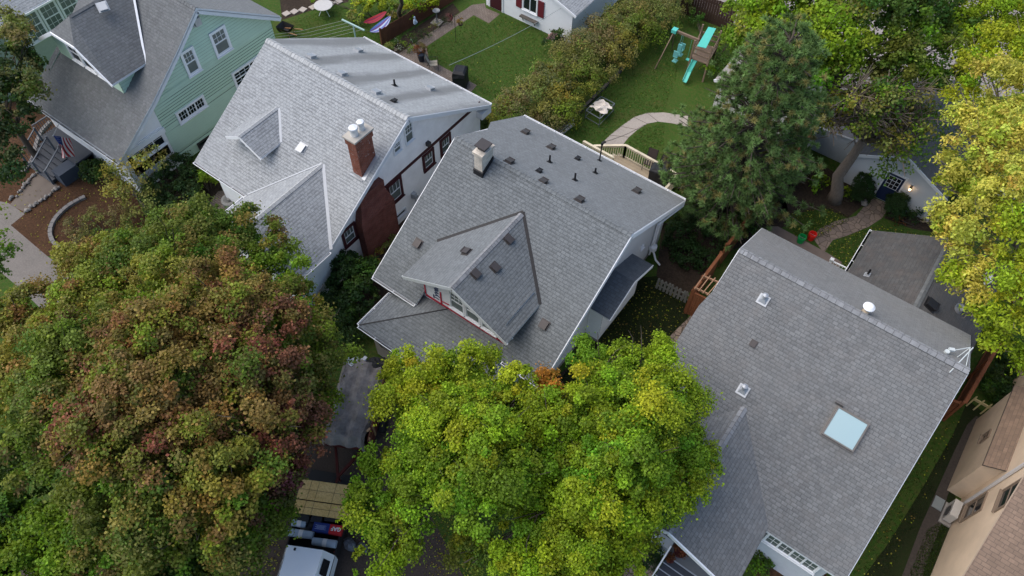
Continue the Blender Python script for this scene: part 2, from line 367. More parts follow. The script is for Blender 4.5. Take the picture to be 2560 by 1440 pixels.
def cap_ridge(parent, a, b, pl1, pl2, mat, w_=.15, step=.2, name='ridge_cap', lift=.03):
    """bent cap shingles lapped along a ridge or hip"""
    a = np.asarray(a, float); b = np.asarray(b, float); d = b-a; L = np.linalg.norm(d); d = d/L; m_ = MB(); k = int(L/step)
    def side(pl):
        n = pl.n if pl.n[2] > 0 else -pl.n; t = np.cross(n, d); t = unit(t); 
        if t[2] > 0: t = -t
        return t, n
    t1, n1 = side(pl1); t2, n2 = side(pl2); up = unit(n1+n2)
    for i in range(k+1):
        p = a+d*step*i; q = a+d*min(step*(i+1)+.05, L); h0, h1 = lift+.012, lift-.004
        A0, A1 = p+up*h0, q+up*h1
        m_.face([A0, A1, A1+t1*w_-up*.006, A0+t1*w_-up*.006], 0, [(i*.37, 0), (i*.37+.2, 0), (i*.37+.2, .14), (i*.37, .14)]); m_.face([A1, A0, A0+t2*w_-up*.006, A1+t2*w_-up*.006], 0, [(i*.37+.5, 0), (i*.37+.7, 0), (i*.37+.7, .14), (i*.37+.5, .14)])
        m_.face([A0, A0+t1*w_-up*.006, A0+t1*w_-up*.05, A0-up*.04]); m_.face([A0+t2*w_-up*.006, A0, A0-up*.04, A0+t2*w_-up*.05])
    return m_.build(name, mat, parent)
def gutter(parent, a, b, out, mat, name='gutter', s=.12):
    a = np.asarray(a, float); b = np.asarray(b, float); out = np.asarray(out, float); m_ = MB(); Z = A(0, 0, 1)
    o1 = out*.012; o2 = out*s
    for p, q in (((o1), (o1-Z*s)), ((o1-Z*s), (o2*.8-Z*s)), ((o2*.8-Z*s), (o2))):
        m_.face([a+p, b+p, b+q, a+q]); m_.face([b+p+out*.004, a+p+out*.004, a+q+out*.004, b+q+out*.004])
    m_.beam(a+o2, b+o2, .025, .02)
    L = np.linalg.norm(b-a); k = max(2, int(L/.9))
    for i in range(k+1):
        p = a+(b-a)*(i+.02)/(k+.04); m_.beam(p+o1, p+o2, .03, .012)
    for e in (a, b): m_.face([e+o1, e+o1-Z*s, e+o2*.8-Z*s, e+o2])
    return m_.build(name, mat, parent)
def text_mesh(s, size, bold=0.):
    c = bpy.data.curves.new('lettering', 'FONT'); c.body = s; c.size = size; c.offset = bold; c.extrude = .002; c.resolution_u = 2
    o = bpy.data.objects.new('lettering', c); COL.objects.link(o); dg = bpy.context.evaluated_depsgraph_get(); me = bpy.data.meshes.new_from_object(o.evaluated_get(dg))
    bpy.data.objects.remove(o); V = np.array([v.co[:] for v in me.vertices]); F = [list(p.vertices) for p in me.polygons]; bpy.data.meshes.remove(me); return V, F
def lettering(parent, s, org, U, Vv, size, mat, name='lettering', bold=0.):
    V, F = text_mesh(s, size, bold); U = unit(U); Vv = unit(Vv); n = np.cross(U, Vv); m_ = MB()
    P = [np.asarray(org)+U*a+Vv*b+n*c for a, b, c in V]
    m_.v = P; m_.f = F; m_.m = [0]*len(F); m_.uv = [[(0, 0)]*len(f) for f in F]; return m_.build(name, mat, parent)
# ------------------------------------------------------------------ palette
WHITE = plain('white_paint', (.82, .83, .84), .5, var=.06); TRIM = plain('white_trim', (.68, .70, .72), .55, var=.1, scale=2)
GREEN = plain('mint_siding', (.49, .66, .52), .6, var=.08, scale=1.2); STUC = stucco('white_stucco', (.92, .93, .94)); GREYS = plain('pale_grey_siding', (.58, .60, .61), .65, var=.06, scale=1.4)
MAROON = plain('maroon_paint', (.055, .014, .018), .5); PANE = glass('window_glass'); PANE2 = glass('window_glass_curtain', (.10, .125, .12), .1); BLACK = plain('black_metal', (.018, .018, .02), .5); DBROWN = plain('vent_brown', (.065, .058, .056), .45, .2)
GALV = plain('galvanised', (.40, .42, .44), .45, .4); BRICK = brick('red_brick', (.30, .085, .046), (.20, .06, .036), (.24, .16, .13), weather=(.45, .42, .4)); BRICK2 = brick('dark_red_brick', (.20, .06, .045), (.14, .045, .036), (.18, .11, .095))
CREAM = brick('cream_brick', (.72, .66, .56), (.64, .56, .46), (.52, .47, .42), w=.3, h=.1, mortar=.006); CONC = plain('concrete', (.27, .25, .23), .9, var=.2, scale=1.5); TAN = stucco('tan_stucco', (.68, .53, .385))
RUST = woodm('red_cedar', (.22, .075, .032), (8, 8, 1)); PALEW = woodm('pale_timber', (.66, .58, .43), (3, 3, 3)); GREYW = woodm('weathered_timber', (.13, .115, .10), (5, 5, 2)); DECKG = plain('grey_deck_paint', (.065, .072, .085), .6, var=.15)
S_H1 = shingle('shingle_warm_grey', (.205, .21, .22), (.145, .15, .158), (.072, .071, .073), wid=.22, tint=(.15, .165, .16), dash=.35, tabw=.17); S_H2 = shingle('shingle_pale_grey', (.475, .485, .505), (.43, .44, .46), (.185, .19, .205), wid=.21, dash=.62, tabw=.21)
S_H2R = shingle('shingle_pale_streaked', (.52, .53, .54), (.44, .45, .46), (.26, .26, .27), wid=.24, streak=.9)
S_H3 = shingle('shingle_slate_grey', (.235, .25, .265), (.19, .203, .216), (.08, .087, .091), wid=.21, dash=.5, tabw=.19); S_H4 = shingle('shingle_mid_grey', (.25, .25, .254), (.19, .19, .194), (.09, .088, .09), wid=.22, tint=(.2, .19, .18), dash=.3, tabw=.19)
S_DK = shingle('shingle_dark', (.145, .165, .20), (.105, .12, .148), (.05, .057, .07), wid=.25); S_BR = shingle('shingle_tan', (.34, .225, .16), (.27, .18, .128), (.15, .10, .075), wid=.3)
S_WING = shingle('shingle_wing_grey', (.125, .12, .12), (.085, .081, .083), (.04, .038, .04), wid=.25, tint=(.13, .10, .085))
CAP = shingle('ridge_cap_grey', (.36, .36, .38), (.24, .24, .255), (.12, .12, .12), wid=.2)
CAP2 = shingle('ridge_cap_pale', (.60, .60, .61), (.52, .52, .53), (.3, .3, .3), wid=.2)
# ------------------------------------------------------------------ the ground
LAWN = ground_mix('lawn_grass', ((.036, .088, .014), (.053, .112, .018), (.092, .10, .028)), .35, 6, .8, .06)
_t = LAWN.node_tree; _b = _t.nodes['Principled BSDF']; _l = _b.inputs['Base Color'].links[0].from_socket      # worn, drying patches
_g = _t.nodes.new('ShaderNodeNewGeometry'); _n = _t.nodes.new('ShaderNodeTexNoise'); _n.inputs['Scale'].default_value = .42; _n.inputs['Detail'].default_value = 6; _n.inputs['Roughness'].default_value = .7; _t.links.new(_g.outputs['Position'], _n.inputs['Vector'])
_r = _t.nodes.new('ShaderNodeMapRange'); _r.inputs[1].default_value = .55; _r.inputs[2].default_value = .72; _r.inputs[4].default_value = .6; _t.links.new(_n.outputs[0], _r.inputs[0])
_x = _t.nodes.new('ShaderNodeMix'); _x.data_type = 'RGBA'; _t.links.new(_r.outputs[0], _x.inputs[0]); _t.links.new(_l, _x.inputs[6]); _x.inputs[7].default_value = (.11, .085, .035, 1); _t.links.new(_x.outputs[2], _b.inputs['Base Color'])
b = MB(); b.face([A(-400, -250, 0), A(400, -250, 0), A(400, 500, 0), A(-400, 500, 0)]); setting('ground', b, LAWN)
MULCH = ground_mix('bark_mulch', ((.095, .050, .028), (.135, .072, .040), (.052, .030, .019)), .8, 9, 1., .06, speck=((.24, .12, .06), 22, .16))
SOIL = ground_mix('bare_soil', ((.050, .036, .027), (.072, .052, .038), (.03, .024, .018)), .7, 8, .8, .05)
PATHC = ground_mix('path_concrete', ((.36, .32, .28), (.30, .265, .235), (.42, .38, .34)), .9, 12, .3, .01)
ASPH = ground_mix('driveway_surface', ((.062, .05, .044), (.08, .064, .055), (.045, .038, .034)), .7, 14, .4, .02)
PAVER = brick('paver_bricks', (.235, .19, .155), (.185, .145, .12), (.085, .075, .065), w=.22, h=.11, mortar=.012)
FLAG = stones('flagstone', (.29, .22, .17), (.20, .155, .13), (.10, .08, .062), 3.1, .045)
SHADE = ground_mix('painted_shade_grass', ((.012, .020, .007), (.020, .034, .010), (.030, .030, .014)), .8, 9, .8, .05)  # lawn grass with the shade between the houses put into its colour
def flat(name, px, z, mat, kind='structure'):
    m_ = MB(); m_.sheet(px, z); return setting(name, m_, mat, kind)
# front yard of the green house and the boulevard
flat('mulch_bed', [(-160, 300), (95, 240), (130, 300), (215, 345), (262, 415), (330, 470), (370, 560), (250, 640), (110, 640), (27, 563), (-140, 480)], .004, MULCH)
flat('front_walk', [(98, 428), (152, 470), (58, 528), (24, 512)], .010, plain('old_concrete', (.15, .125, .105), .9, var=.25, scale=3))
flat('sidewalk', [(-60, 490), (22, 508), (62, 535), (27, 563), (118, 640), (330, 800), (560, 1000), (420, 1080), (190, 860), (60, 730), (-80, 610)], .006, ground_mix('sidewalk_concrete', ((.19, .172, .155), (.155, .142, .128), (.225, .205, .185)), .9, 12, .3, .01))
flat('house_front_bed', [(262, 415), (330, 470), (520, 520), (560, 470), (500, 400), (440, 395)], .006, SOIL)
flat('paver_apron', [(515, 520), (545, 478), (600, 470), (640, 505), (650, 560), (560, 560)], .008, PAVER)
flat('side_yard', [(880, 640), (1080, 480), (1170, 340), (1290, 300), (1040, 760), (900, 820)], .004, SOIL)
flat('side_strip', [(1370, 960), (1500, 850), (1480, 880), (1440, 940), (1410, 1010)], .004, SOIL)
# between the middle house and the house with the skylight
flat('side_garden', [(1655, 560), (1850, 500), (1960, 470), (1975, 560), (1800, 640), (1700, 760), (1640, 700)], .004, SOIL)
flat('stone_side_path', [(1665, 850), (1735, 780), (1790, 790), (1800, 850), (1740, 980), (1690, 900)], .007, FLAG)
# driveway under the trees with the truck and the trailer
flat('driveway', [(650, 1190), (760, 1100), (850, 960), (960, 1000), (1010, 1080), (1050, 1240), (1180, 1480), (900, 1700), (520, 1700), (520, 1400)], .006, ASPH)
flat('street', [(-900, 1150), (150, 1450), (520, 1720), (1500, 2400), (300, 3200), (-1500, 2000)], .004, ASPH)
flat('garden_path', [(1690, 1340), (1660, 1390), (1610, 1470), (1520, 1470), (1570, 1390), (1640, 1330)], .006, FLAG)
# back yards
flat('paver_walk', [(985, 142), (1180, 12), (1212, 8), (1215, 20), (1250, 35), (1222, 58), (1184, 38), (1066, 116)], .008, PAVER)
flat('paver_patio', [(985, 142), (1066, 116), (1072, 148), (1192, 213), (1176, 232), (1060, 200)], .008, PAVER)
flat('flower_bed', [(975, 128), (985, 142), (1150, 30), (1132, 8), (1010, 88)], .004, SOIL)
flat('vegetable_bed', [(700, 2), (705, 50), (790, 22), (870, 5), (880, -30), (680, -40)], .004, SOIL)
flat('patio_gap', [(1290, 222), (1300, 205), (1335, 185), (1345, 190), (1332, 225), (1300, 236)], .006, SOIL)
b = MB(); pl_ = [(1497, 366), (1525, 338), (1552, 316), (1585, 293), (1618, 282), (1660, 281), (1720, 290)]; pr_ = [(1552, 368), (1572, 343), (1594, 324), (1618, 309), (1645, 304), (1680, 308), (1722, 318)]
for i in range(6): b.sheet([pl_[i], pr_[i], pr_[i+1], pl_[i+1]], .012)
setting('curved_path', b, PATHC)
b = MB()
for q in ((1, .0), (2, .3), (3, .2), (4, .4)):
    i, t = q; p = at(*pl_[i], .014); r_ = at(*pr_[i], .014); b.beam(p, r_, .02, .006)
setting('path_joint', b, SOIL)
b = MB(); fs = [((2085, 556), (2045, 640)), ((2040, 580), (2100, 622)), ((2040, 600), (2085, 640))]
flat('flagstone_walk', [(2030, 592), (2052, 570), (2090, 552), (2140, 540), (2165, 510), (2185, 495), (2228, 512), (2205, 545), (2170, 568), (2115, 590), (2082, 600), (2060, 632), (2052, 622)], .008, FLAG)
flat('rear_patio', [(1925, 566), (1945, 566), (2068, 632), (2105, 655), (2090, 690), (1900, 600)], .010, plain('patio_slab', (.20, .155, .13), .9, var=.25, scale=2.5))
flat('garage_bed', [(2000, 430), (2070, 420), (2180, 500), (2150, 520), (2120, 545), (2060, 520), (1960, 540), (1950, 480)], .004, SOIL)
flat('border_bed', [(2230, 515), (2330, 552), (2420, 540), (2430, 580), (2330, 580), (2280, 572), (2210, 545)], .004, SOIL)
flat('alley', [(1600, -120), (1690, -8), (1775, 30), (1830, 60), (2050, 120), (2300, 250), (2520, 240), (2700, 200), (2600, -80), (2200, -300)], .004, ground_mix('alley_concrete', ((.30, .27, .25), (.24, .215, .20), (.34, .31, .29)), .4, 6, .3, .02))
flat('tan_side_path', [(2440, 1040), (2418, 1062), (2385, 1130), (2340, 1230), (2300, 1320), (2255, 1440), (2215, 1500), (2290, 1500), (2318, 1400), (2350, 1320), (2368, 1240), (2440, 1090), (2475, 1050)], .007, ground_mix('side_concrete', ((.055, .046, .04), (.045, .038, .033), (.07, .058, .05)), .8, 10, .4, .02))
flat('shade_painted_side_lawn', [(2420, 1000), (2380, 1090), (2300, 1230), (2220, 1360), (2130, 1480), (2240, 1500), (2330, 1460), (2400, 1300), (2380, 1280), (2420, 1100), (2470, 1040)], .004, SHADE)  # ordinary grass, darkened in colour to stand for shade
flat('shade_painted_lawn', [(1540, 700), (1640, 690), (1730, 760), (1700, 850), (1640, 900), (1480, 900), (1440, 960), (1390, 960), (1480, 850)], .0045, SHADE)  # same sheet of painted shade, beside the bungalow
flat('bay_bed', [(1895, 1400), (2060, 1420), (2075, 1460), (1870, 1500)], .006, MULCH)
# ================================================================== HOUSE 1: mint green
X1R, X1L = -30.3, -37.7
prof = [(16.47, 7.61), (14.74, 6.22), (12.58, 4.62), (10.53, 3.29), (9.69, 2.78)]
H1 = thing('green_house', 'mint green clapboard house with white trim, grey roof and a dormer', 'house', (-34, 14, 0))
rf = MB()
for (ya, za), (yb, zb) in zip(prof, prof[1:]): rf.slab([(X1L, ya, za), (X1R, ya, za), (X1R, yb, zb), (X1L, yb, zb)], .13)
rf.slab([(X1L, 16.47, 7.61), (X1L, 20.93, 4.61), (X1R, 20.93, 4.61), (X1R, 16.47, 7.61)], .13)
R1 = rf.build('roof', [S_H1, TRIM], H1)
P1a = Plane((0, 14.74, 6.22), (0, -(7.61-6.22)/(16.47-14.74), 1)); P1b = Plane((0, 12.58, 4.62), (0, -(6.22-4.62)/(14.74-12.58), 1)); P1r = Plane((0, 16.47, 7.61), (0, (7.61-4.61)/(20.93-16.47), 1))
cap_ridge(H1, (X1R, 16.47, 7.61), (X1L, 16.47, 7.61), P1a, P1r, S_H1)
# rake board on the gable end
rk = MB()
for (ya, za), (yb, zb) in zip(prof, prof[1:]): rk.beam((X1R-.03, ya, za-.22), (X1R-.03, yb, zb-.22), .06, .2)
rk.beam((X1R-.03, 16.47, 7.39), (X1R-.03, 20.93, 4.39), .06, .2); rk.build('rake_board', TRIM, H1)
WX = X1R-.38
wl = MB(); up = [A(WX, y, z-.16) for y, z in prof[:4]][::-1]
gable = [A(WX, 12.55, .55), A(WX, 20.5, .55), A(WX, 20.5, 4.70)] + [A(WX, 16.47, 7.45)] + [A(WX, 14.74, 6.06), A(WX, 12.58, 4.46)]
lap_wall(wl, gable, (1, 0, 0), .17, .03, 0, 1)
lap_wall(wl, [A(X1L+.4, 20.5, .55), A(X1L+.4, 20.5, 4.7), A(WX, 20.5, 4.7), A(WX, 20.5, .55)][::-1], (0, 1, 0), .152, .022)
wl.face([A(WX, 20.5, 0), A(WX, 20.5, 4.7), A(X1L+.4, 20.5, 4.7), A(X1L+.4, 20.5, 0)])
wl.face([A(WX-.0, 12.55, 0), A(WX-.0, 12.55, 4.4), A(WX-.0, 20.5, 4.6), A(WX-.0, 20.5, 0)])
wl.face([A(X1L+.4, 10.0, 0), A(X1L+.4, 10, 2.9), A(X1L+.4, 16.47, 7.4), A(X1L+.4, 20.5, 4.6), A(X1L+.4, 20.5, 0)])
wl.build('wall', [GREEN, plain('mint_lap_shadow', (.06, .105, .078), .8)], H1)  # second material is dark green for the painted shadow under each lap
fd = MB(); fd.box((X1L+.45, 12.6, 0), (WX-.03, 20.45, .55)); fd.build('foundation', stones('rubble_stone', (.22, .19, .16), (.15, .13, .12), (.06, .05, .045), 4, .05), H1)
# enclosed white front porch under the bellcast
pw = MB(); FY1 = 10.0
pw.face([A(WX+.01, FY1, 0), A(WX+.01, 12.55, 0), A(WX+.01, 12.55, 1.05), A(WX+.01, FY1, 1.05)]); pw.face([A(WX+.01, FY1, 2.45), A(WX+.01, 12.55, 2.45), A(WX+.01, 12.55, 4.4), A(WX+.01, 10.53, 3.1), A(WX+.01, FY1, 2.8)])
pw.face([A(WX+.01, 10.0, 1.05), A(WX+.01, 10.25, 1.05), A(WX+.01, 10.25, 2.45), A(WX+.01, 10.0, 2.45)]); pw.face([A(WX+.01, 12.4, 1.05), A(WX+.01, 12.55, 1.05), A(WX+.01, 12.55, 2.45), A(WX+.01, 12.4, 2.45)])
pw.face([A(X1L+.4, FY1, 0), A(WX+.01, FY1, 0), A(WX+.01, FY1, 2.8), A(X1L+.4, FY1, 2.8)]); pw.box((WX-.02, 10.1, 2.42), (WX+.10, 12.6, 2.72)); pw.build('porch_wall', WHITE, H1)
win_x(H1, WX+.01, [(322, 370), (400, 318), (334, 402), (422, 366)], WHITE, PANE, casing=.09, nx=3, rows=1, grid=(1, 2, True))
gutter(H1, (X1L, 9.69, 2.74), (X1R, 9.69, 2.74), (0, -1, 0), TRIM)
for q in ([(446.7, 135), (481, 113), (473.3, 194), (503.5, 172)], [(520, 86), (560, 60), (543.5, 147), (580, 118)]): win_x(H1, WX+.03, q, WHITE, PANE2, casing=.12, rows=2, grid=(3, 2, False))
win_x(H1, WX+.02, [(436.7, 283.3), (506.7, 235), (450, 311.7), (518.3, 263.3)], WHITE, PANE, casing=.11, nx=3, rows=1, grid=(3, 2, True))
win_x(H1, WX+.02, [(577, 183), (660, 128), (590, 220), (676, 165)], WHITE, PANE, casing=.11, nx=2, rows=2, grid=(3, 2, True))
win_x(H1, WX+.0, [(491.7, 360), (521.7, 337), (497, 372), (527, 350)], DBROWN, PANE, casing=.06, nx=1, rows=1)
p = onX(489, 52, WX+.02); m_ = MB(); m_.box(p-A(.02, .17, .2), p+A(.2, .17, .2)); m_.box(p-A(.02, .22, .26), p+A(.04, .22, .26)); m_.build('gable_vent', GALV, H1)
# clipped-gable dormer
DW = -34.66; ez = 5.45; hz = 6.70; rz = 7.50; Yf = 11.73; wy = 12.22
eR, eL = A(-31.76, Yf, ez), A(-37.55, Yf, ez); hR, hL = A(-33.74, Yf, hz), A(-35.58, Yf, hz); ap = A(DW, 12.55, rz)
dw = MB()
for xa, xb in ((-37.2, -32.15),):
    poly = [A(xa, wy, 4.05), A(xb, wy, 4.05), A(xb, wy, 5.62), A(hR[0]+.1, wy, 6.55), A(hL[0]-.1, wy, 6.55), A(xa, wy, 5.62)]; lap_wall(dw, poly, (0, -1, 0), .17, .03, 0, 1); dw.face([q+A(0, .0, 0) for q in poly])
dw.face([A(-32.15, wy, 4.0), A(-32.15, 14.2, 5.5), A(-32.15, 14.2, 5.6), A(-32.15, wy, 5.6)]); dw.face([A(-37.2, wy, 4.0), A(-37.2, wy, 5.6), A(-37.2, 14.2, 5.6), A(-37.2, 14.2, 5.5)])
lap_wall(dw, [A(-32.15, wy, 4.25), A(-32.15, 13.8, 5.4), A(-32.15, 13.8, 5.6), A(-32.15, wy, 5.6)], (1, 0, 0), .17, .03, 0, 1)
D1 = dw.build('dormer', [GREEN, MATS['mint_lap_shadow']], H1)
dr = MB(); yb = 16.1; vR = A(-31.76, 13.68, ez); vL = A(-37.55, 13.68, ez)
dr.slab([hR, eR, vR, A(DW, yb, rz), ap], .11); dr.slab([eL, hL, ap, A(DW, yb, rz), vL], .11); dr.slab([hL, hR, ap], .11); dr.build('dormer_roof', [S_H1, TRIM], D1)
fr = MB(); fr.beam(hL+A(0, -.02, -.1), hR+A(0, -.02, -.1), .05, .16); fr.beam(hR+A(0, -.02, -.1), eR+A(0, -.02, -.1), .05, .16); fr.beam(hL+A(0, -.02, -.1), eL+A(0, -.02, -.1), .05, .16)
fr.build('fascia', WHITE, D1); fr = MB(); fr.beam(vR+A(.02, 0, -.05), A(DW+.1, yb-.1, rz+.0), .1, .05, up=(0.6, -.4, .7)); fr.build('valley_flashing', WHITE, D1)
for i in range(3):
    x0 = -35.95+i*.98; window(D1, (x0, wy-.02, 4.62), (1, 0, 0), (0, -1, 0), 1.0, 1.2, WHITE, PANE, casing=.11, rows=2, grid=(2, 1, False))
pd = Plane(hR, np.cross(eR-hR, ap-hR)); pdl = Plane(hL, np.cross(eL-hL, ap-hL))
cap_ridge(H1, A(DW, yb-.3, rz), ap, pd, pdl, S_H1); roof_vent(H1, pd, (257, 17), GALV, .38)
# ================================================================== HOUSE 0: corner of the next house
H0 = thing('grey_roofed_house', 'house with white eave and tall green windows at the top left corner', 'house', (-45, 15, 0))
e0 = at(-60, 100, 4.2); e1 = at(150, -12, 4.2); m_ = MB(); X0 = -41.9
m_.slab([(X0, 9, 4.2), (X0, 20, 4.2), (X0-5, 20, 6.9), (X0-5, 9, 6.9)], .14); m_.build('roof', [S_H2, WHITE], H0)
m_ = MB(); m_.face([A(X0-.35, 9.4, 0), A(X0-.35, 19.6, 0), A(X0-.35, 19.6, 4.2), A(X0-.35, 9.4, 4.2)]); m_.face([A(X0-.35, 9.4, 0), A(X0-.35, 9.4, 4.2), A(X0-5, 9.4, 6.6), A(X0-5, 9.4, 0)][::-1]); m_.build('wall', plain('sage_wall', (.30, .36, .31), .7), H0)
gutter(H0, (X0, 9, 4.16), (X0, 20, 4.16), (1, 0, 0), WHITE)
for y in (11.6, 12.75, 13.9, 15.05): window(H0, (X0-.34, y, 2.2), (0, 1, 0), (1, 0, 0), 1.08, 1.75, TRIM, PANE2, casing=.08, rows=2, grid=(3, 2, True))
# ================================================================== HOUSE 2: white stucco
s2 = .59; X2L, X2R, Y2, Z2 = -27.25, -18.32, 17.75, 6.5
P2f = Plane((0, Y2, Z2), (0, -s2, 1)); P2r = Plane((0, Y2, Z2), (0, s2, 1))
H2 = thing('white_stucco_house', 'white stucco house with pale grey roof, maroon trim and a tall brick chimney', 'house', (-23, 17, 0))
yf, yr = 11.85, 23.72
rf = MB(); rf.slab([P2f.pt(X2L, Y2), P2f.pt(X2L, yf), P2f.pt(X2R, yf), P2f.pt(X2R, Y2)], .14, 0, 1); rf.slab([P2r.pt(X2L, Y2), P2r.pt(X2R, Y2), P2r.pt(X2R, yr), P2r.pt(X2L, yr)], .14, 2, 1)
rf.build('roof', [S_H2, TRIM, S_H2R], H2); cap_ridge(H2, A(X2R, Y2, Z2), A(X2L, Y2, Z2), P2f, P2r, CAP2, .22, lift=.04)
rk = MB()
for ya, za, yb, zb in ((Y2, Z2, yf, P2f.z(0, yf)), (Y2, Z2, yr, P2r.z(0, yr))):
    rk.beam((X2R+.012, ya, za-.13), (X2R+.012, yb, zb-.13), .05, .2)
rk.box((X2R-.5, yr-.75, P2r.z(0, yr)-.55), (X2R+.02, yr+.03, P2r.z(0, yr)-.16)); rk.build('rake_board', TRIM, H2)
W2 = X2R-.36; wl = MB()
wl.face([A(W2, yf+.5, 0), A(W2, yr-.45, 0), A(W2, yr-.45, P2r.z(0, yr-.45)-.1), A(W2, Y2, Z2-.1), A(W2, yf+.5, P2f.z(0, yf+.5)-.1)])
wl.face([A(X2L+.5, yf+.5, 0), A(W2, yf+.5, 0), A(W2, yf+.5, 3.1), A(X2L+.5, yf+.5, 3.1)]); wl.face([A(W2, yr-.45, 0), A(X2L+.5, yr-.45, 0), A(X2L+.5, yr-.45, 3.1), A(W2, yr-.45, 3.1)])
wl.face([A(X2L+.5, yf+.5, 0), A(X2L+.5, yf+.5, 3.1), A(X2L+.5, Y2, Z2-.1), A(X2L+.5, yr-.45, 3.1), A(X2L+.5, yr-.45, 0)]); wl.build('wall', STUC, H2)
bd = MB(); zb = onX(1063, 378, W2)[2]
q0, q1 = onX(1175, 279, W2), onX(956, 472, W2); zb = (q0[2]+q1[2])/2
bd.box((W2-.01, q1[1]-.1, zb-.09), (W2+.035, yr-.45, zb+.09)); bd.build('trim_band', MAROON, H2)
for q in ([(961.7, 470), (1001.7, 436), (976.7, 513.3), (1008.3, 486.7)], [(1055, 391.7), (1083, 365), (1058, 431.7), (1086.7, 405)], [(1098, 353), (1125, 328), (1101.7, 396), (1128, 369)], [(853, 585), (885, 546.7), (860, 623), (893, 591.7)]):
    win_x(H2, W2, q, MAROON, PANE2, casing=.15, rows=2, grid=(3, 1, False), muntin=TRIM)
for q in ([(1008, 315), (1031.7, 301), (1013, 363), (1032.7, 346.7)], [(981.7, 363), (1000, 345), (984, 388), (1003, 371.7)]): win_x(H2, W2, q, WHITE, PANE2, casing=.05, rows=2, grid=(3, 2, False))
win_x(H2, W2, [(802, 667), (836, 632), (812, 682), (842, 640)], MAROON, PANE, casing=.1, rows=1, nx=1)
win_x(H2, W2, [(986, 541), (1013, 517), (988, 551), (1015, 528)], TRIM, PANE, casing=.05, rows=1)
# outside chimney: shaft against the wall, stack through the roof
m_ = MB(); m_.box((W2, 13.85, 0), (W2+.46, 16.05, 2.7)); m_.face([A(W2+.46, 13.85, 2.7), A(W2+.46, 16.05, 2.7), A(W2+.3, 15.75, 3.6), A(W2+.3, 14.15, 3.6)]); m_.face([A(W2+.46, 16.05, 2.7), A(W2, 16.05, 2.7), A(W2, 15.75, 3.6), A(W2+.3, 15.75, 3.6)]); m_.face([A(W2, 13.85, 2.7), A(W2+.46, 13.85, 2.7), A(W2+.3, 14.15, 3.6), A(W2, 14.15, 3.6)]); m_.box((W2, 14.15, 3.6), (W2+.3, 15.75, 4.15))
m_.build('chimney_breast', BRICK2, H2)
cx0 = P2f.hit(887, 437); cx1 = P2f.hit(906, 444); cx2 = P2f.hit(932, 403)
ch = MB(); xa, xb = -19.28, -18.75; ya, yb2 = cx1[1], cx1[1]+.98; zt = onX(885, 358, xb)[2]
zt = 6.95
ch.box((xa, ya, 4.3), (xb, yb2, zt-.35)); ch.box((xa-.05, ya-.05, zt-.35), (xb+.05, yb2+.05, zt)); C2 = ch.build('chimney', BRICK, H2)
m_ = MB(); m_.box((xa-.1, ya-.1, zt), (xb+.1, yb2+.1, zt+.09)); m_.build('chimney_crown', plain('cement_crown', (.42, .39, .34), .9), C2)
m_ = MB(); m_.box((xa-.12, ya-.16, 4.62), (xb+.12, ya-.005, 4.76)); m_.obox(P2f.pt(xb+.1, (ya+yb2)/2)+A(0, 0, .02), (1, 0, 0), (0, 1, s2), (0, -s2, 1), .2, 1.3, .02); m_.build('flashing', GALV, C2)
for yy, r_ in ((ya+.28, .17), (ya+.72, .14)):
    m_ = MB(); c = A((xa+xb)/2, yy, zt+.09); m_.lathe(c, [(r_, 0), (r_, .3)], 14); m_.lathe(c+A(0, 0, .34), [(r_*1.2, 0), (r_*1.2, .07), (r_*1.1, .1), (r_*.2, .12)], 14)
    for k in range(4): m_.beam(c+A(math.cos(k*1.57)*r_, math.sin(k*1.57)*r_, .28), c+A(math.cos(k*1.57)*r_, math.sin(k*1.57)*r_, .38), .02, .02, up=(1, 0, 0))
    m_.build('flue_cap', plain('bright_steel', (.78, .79, .80), .35, .35), C2)
# front cross gable
gx0, gx1, gc, gz = -23.59, -18.24, -20.92, 4.6; gy = 9.4; ge = 3.03
for_r = MB(); vt = P2f.pt(gc, 17.75-(6.5-4.6)/s2)
PgL = Plane((gc, 0, gz), (-(gz-ge)/(gc-gx0), 0, 1)); PgR = Plane((gc, 0, gz), ((gz-ge)/(gx1-gc), 0, 1))
for_r.slab([A(gx0, gy, ge), A(gc, gy, gz), vt, A(gx0, 11.87, ge)], .13); for_r.slab([A(gc, gy, gz), A(gx1, gy, ge), A(gx1, 11.87, ge), vt], .13)
G2 = for_r.build('front_gable_roof', [S_H2, TRIM], H2); cap_ridge(H2, vt, A(gc, gy, gz), PgL, PgR, CAP2, .14)
m_ = MB(); m_.beam(vt+A(.05, 0, .01), P2f.pt(gx1+.02, 11.9)+A(0, 0, .02), .15, .012, up=(.2, -.5, .8)); m_.beam(vt+A(-.05, 0, .01), P2f.pt(gx0, 11.9)+A(0, 0, .02), .06, .012, up=(-.2, -.5, .8)); m_.build('valley_flashing', plain('painted_flashing', (.46, .48, .5), .6), H2)
m_ = MB(); m_.face([A(gx0+.3, gy+.4, 0), A(gx1-.3, gy+.4, 0), A(gx1-.3, gy+.4, ge), A(gc, gy+.4, gz-.15), A(gx0+.3, gy+.4, ge)]); m_.face([A(gx1-.32, gy+.4, 0), A(gx1-.32, 12.4, 0), A(gx1-.32, 12.4, ge), A(gx1-.32, gy+.4, ge)]); m_.face([A(gx0+.3, gy+.4, 0), A(gx0+.3, gy+.4, ge), A(gx0+.3, 12.4, ge), A(gx0+.3, 12.4, 0)]); m_.build('front_gable_wall', STUC, H2)
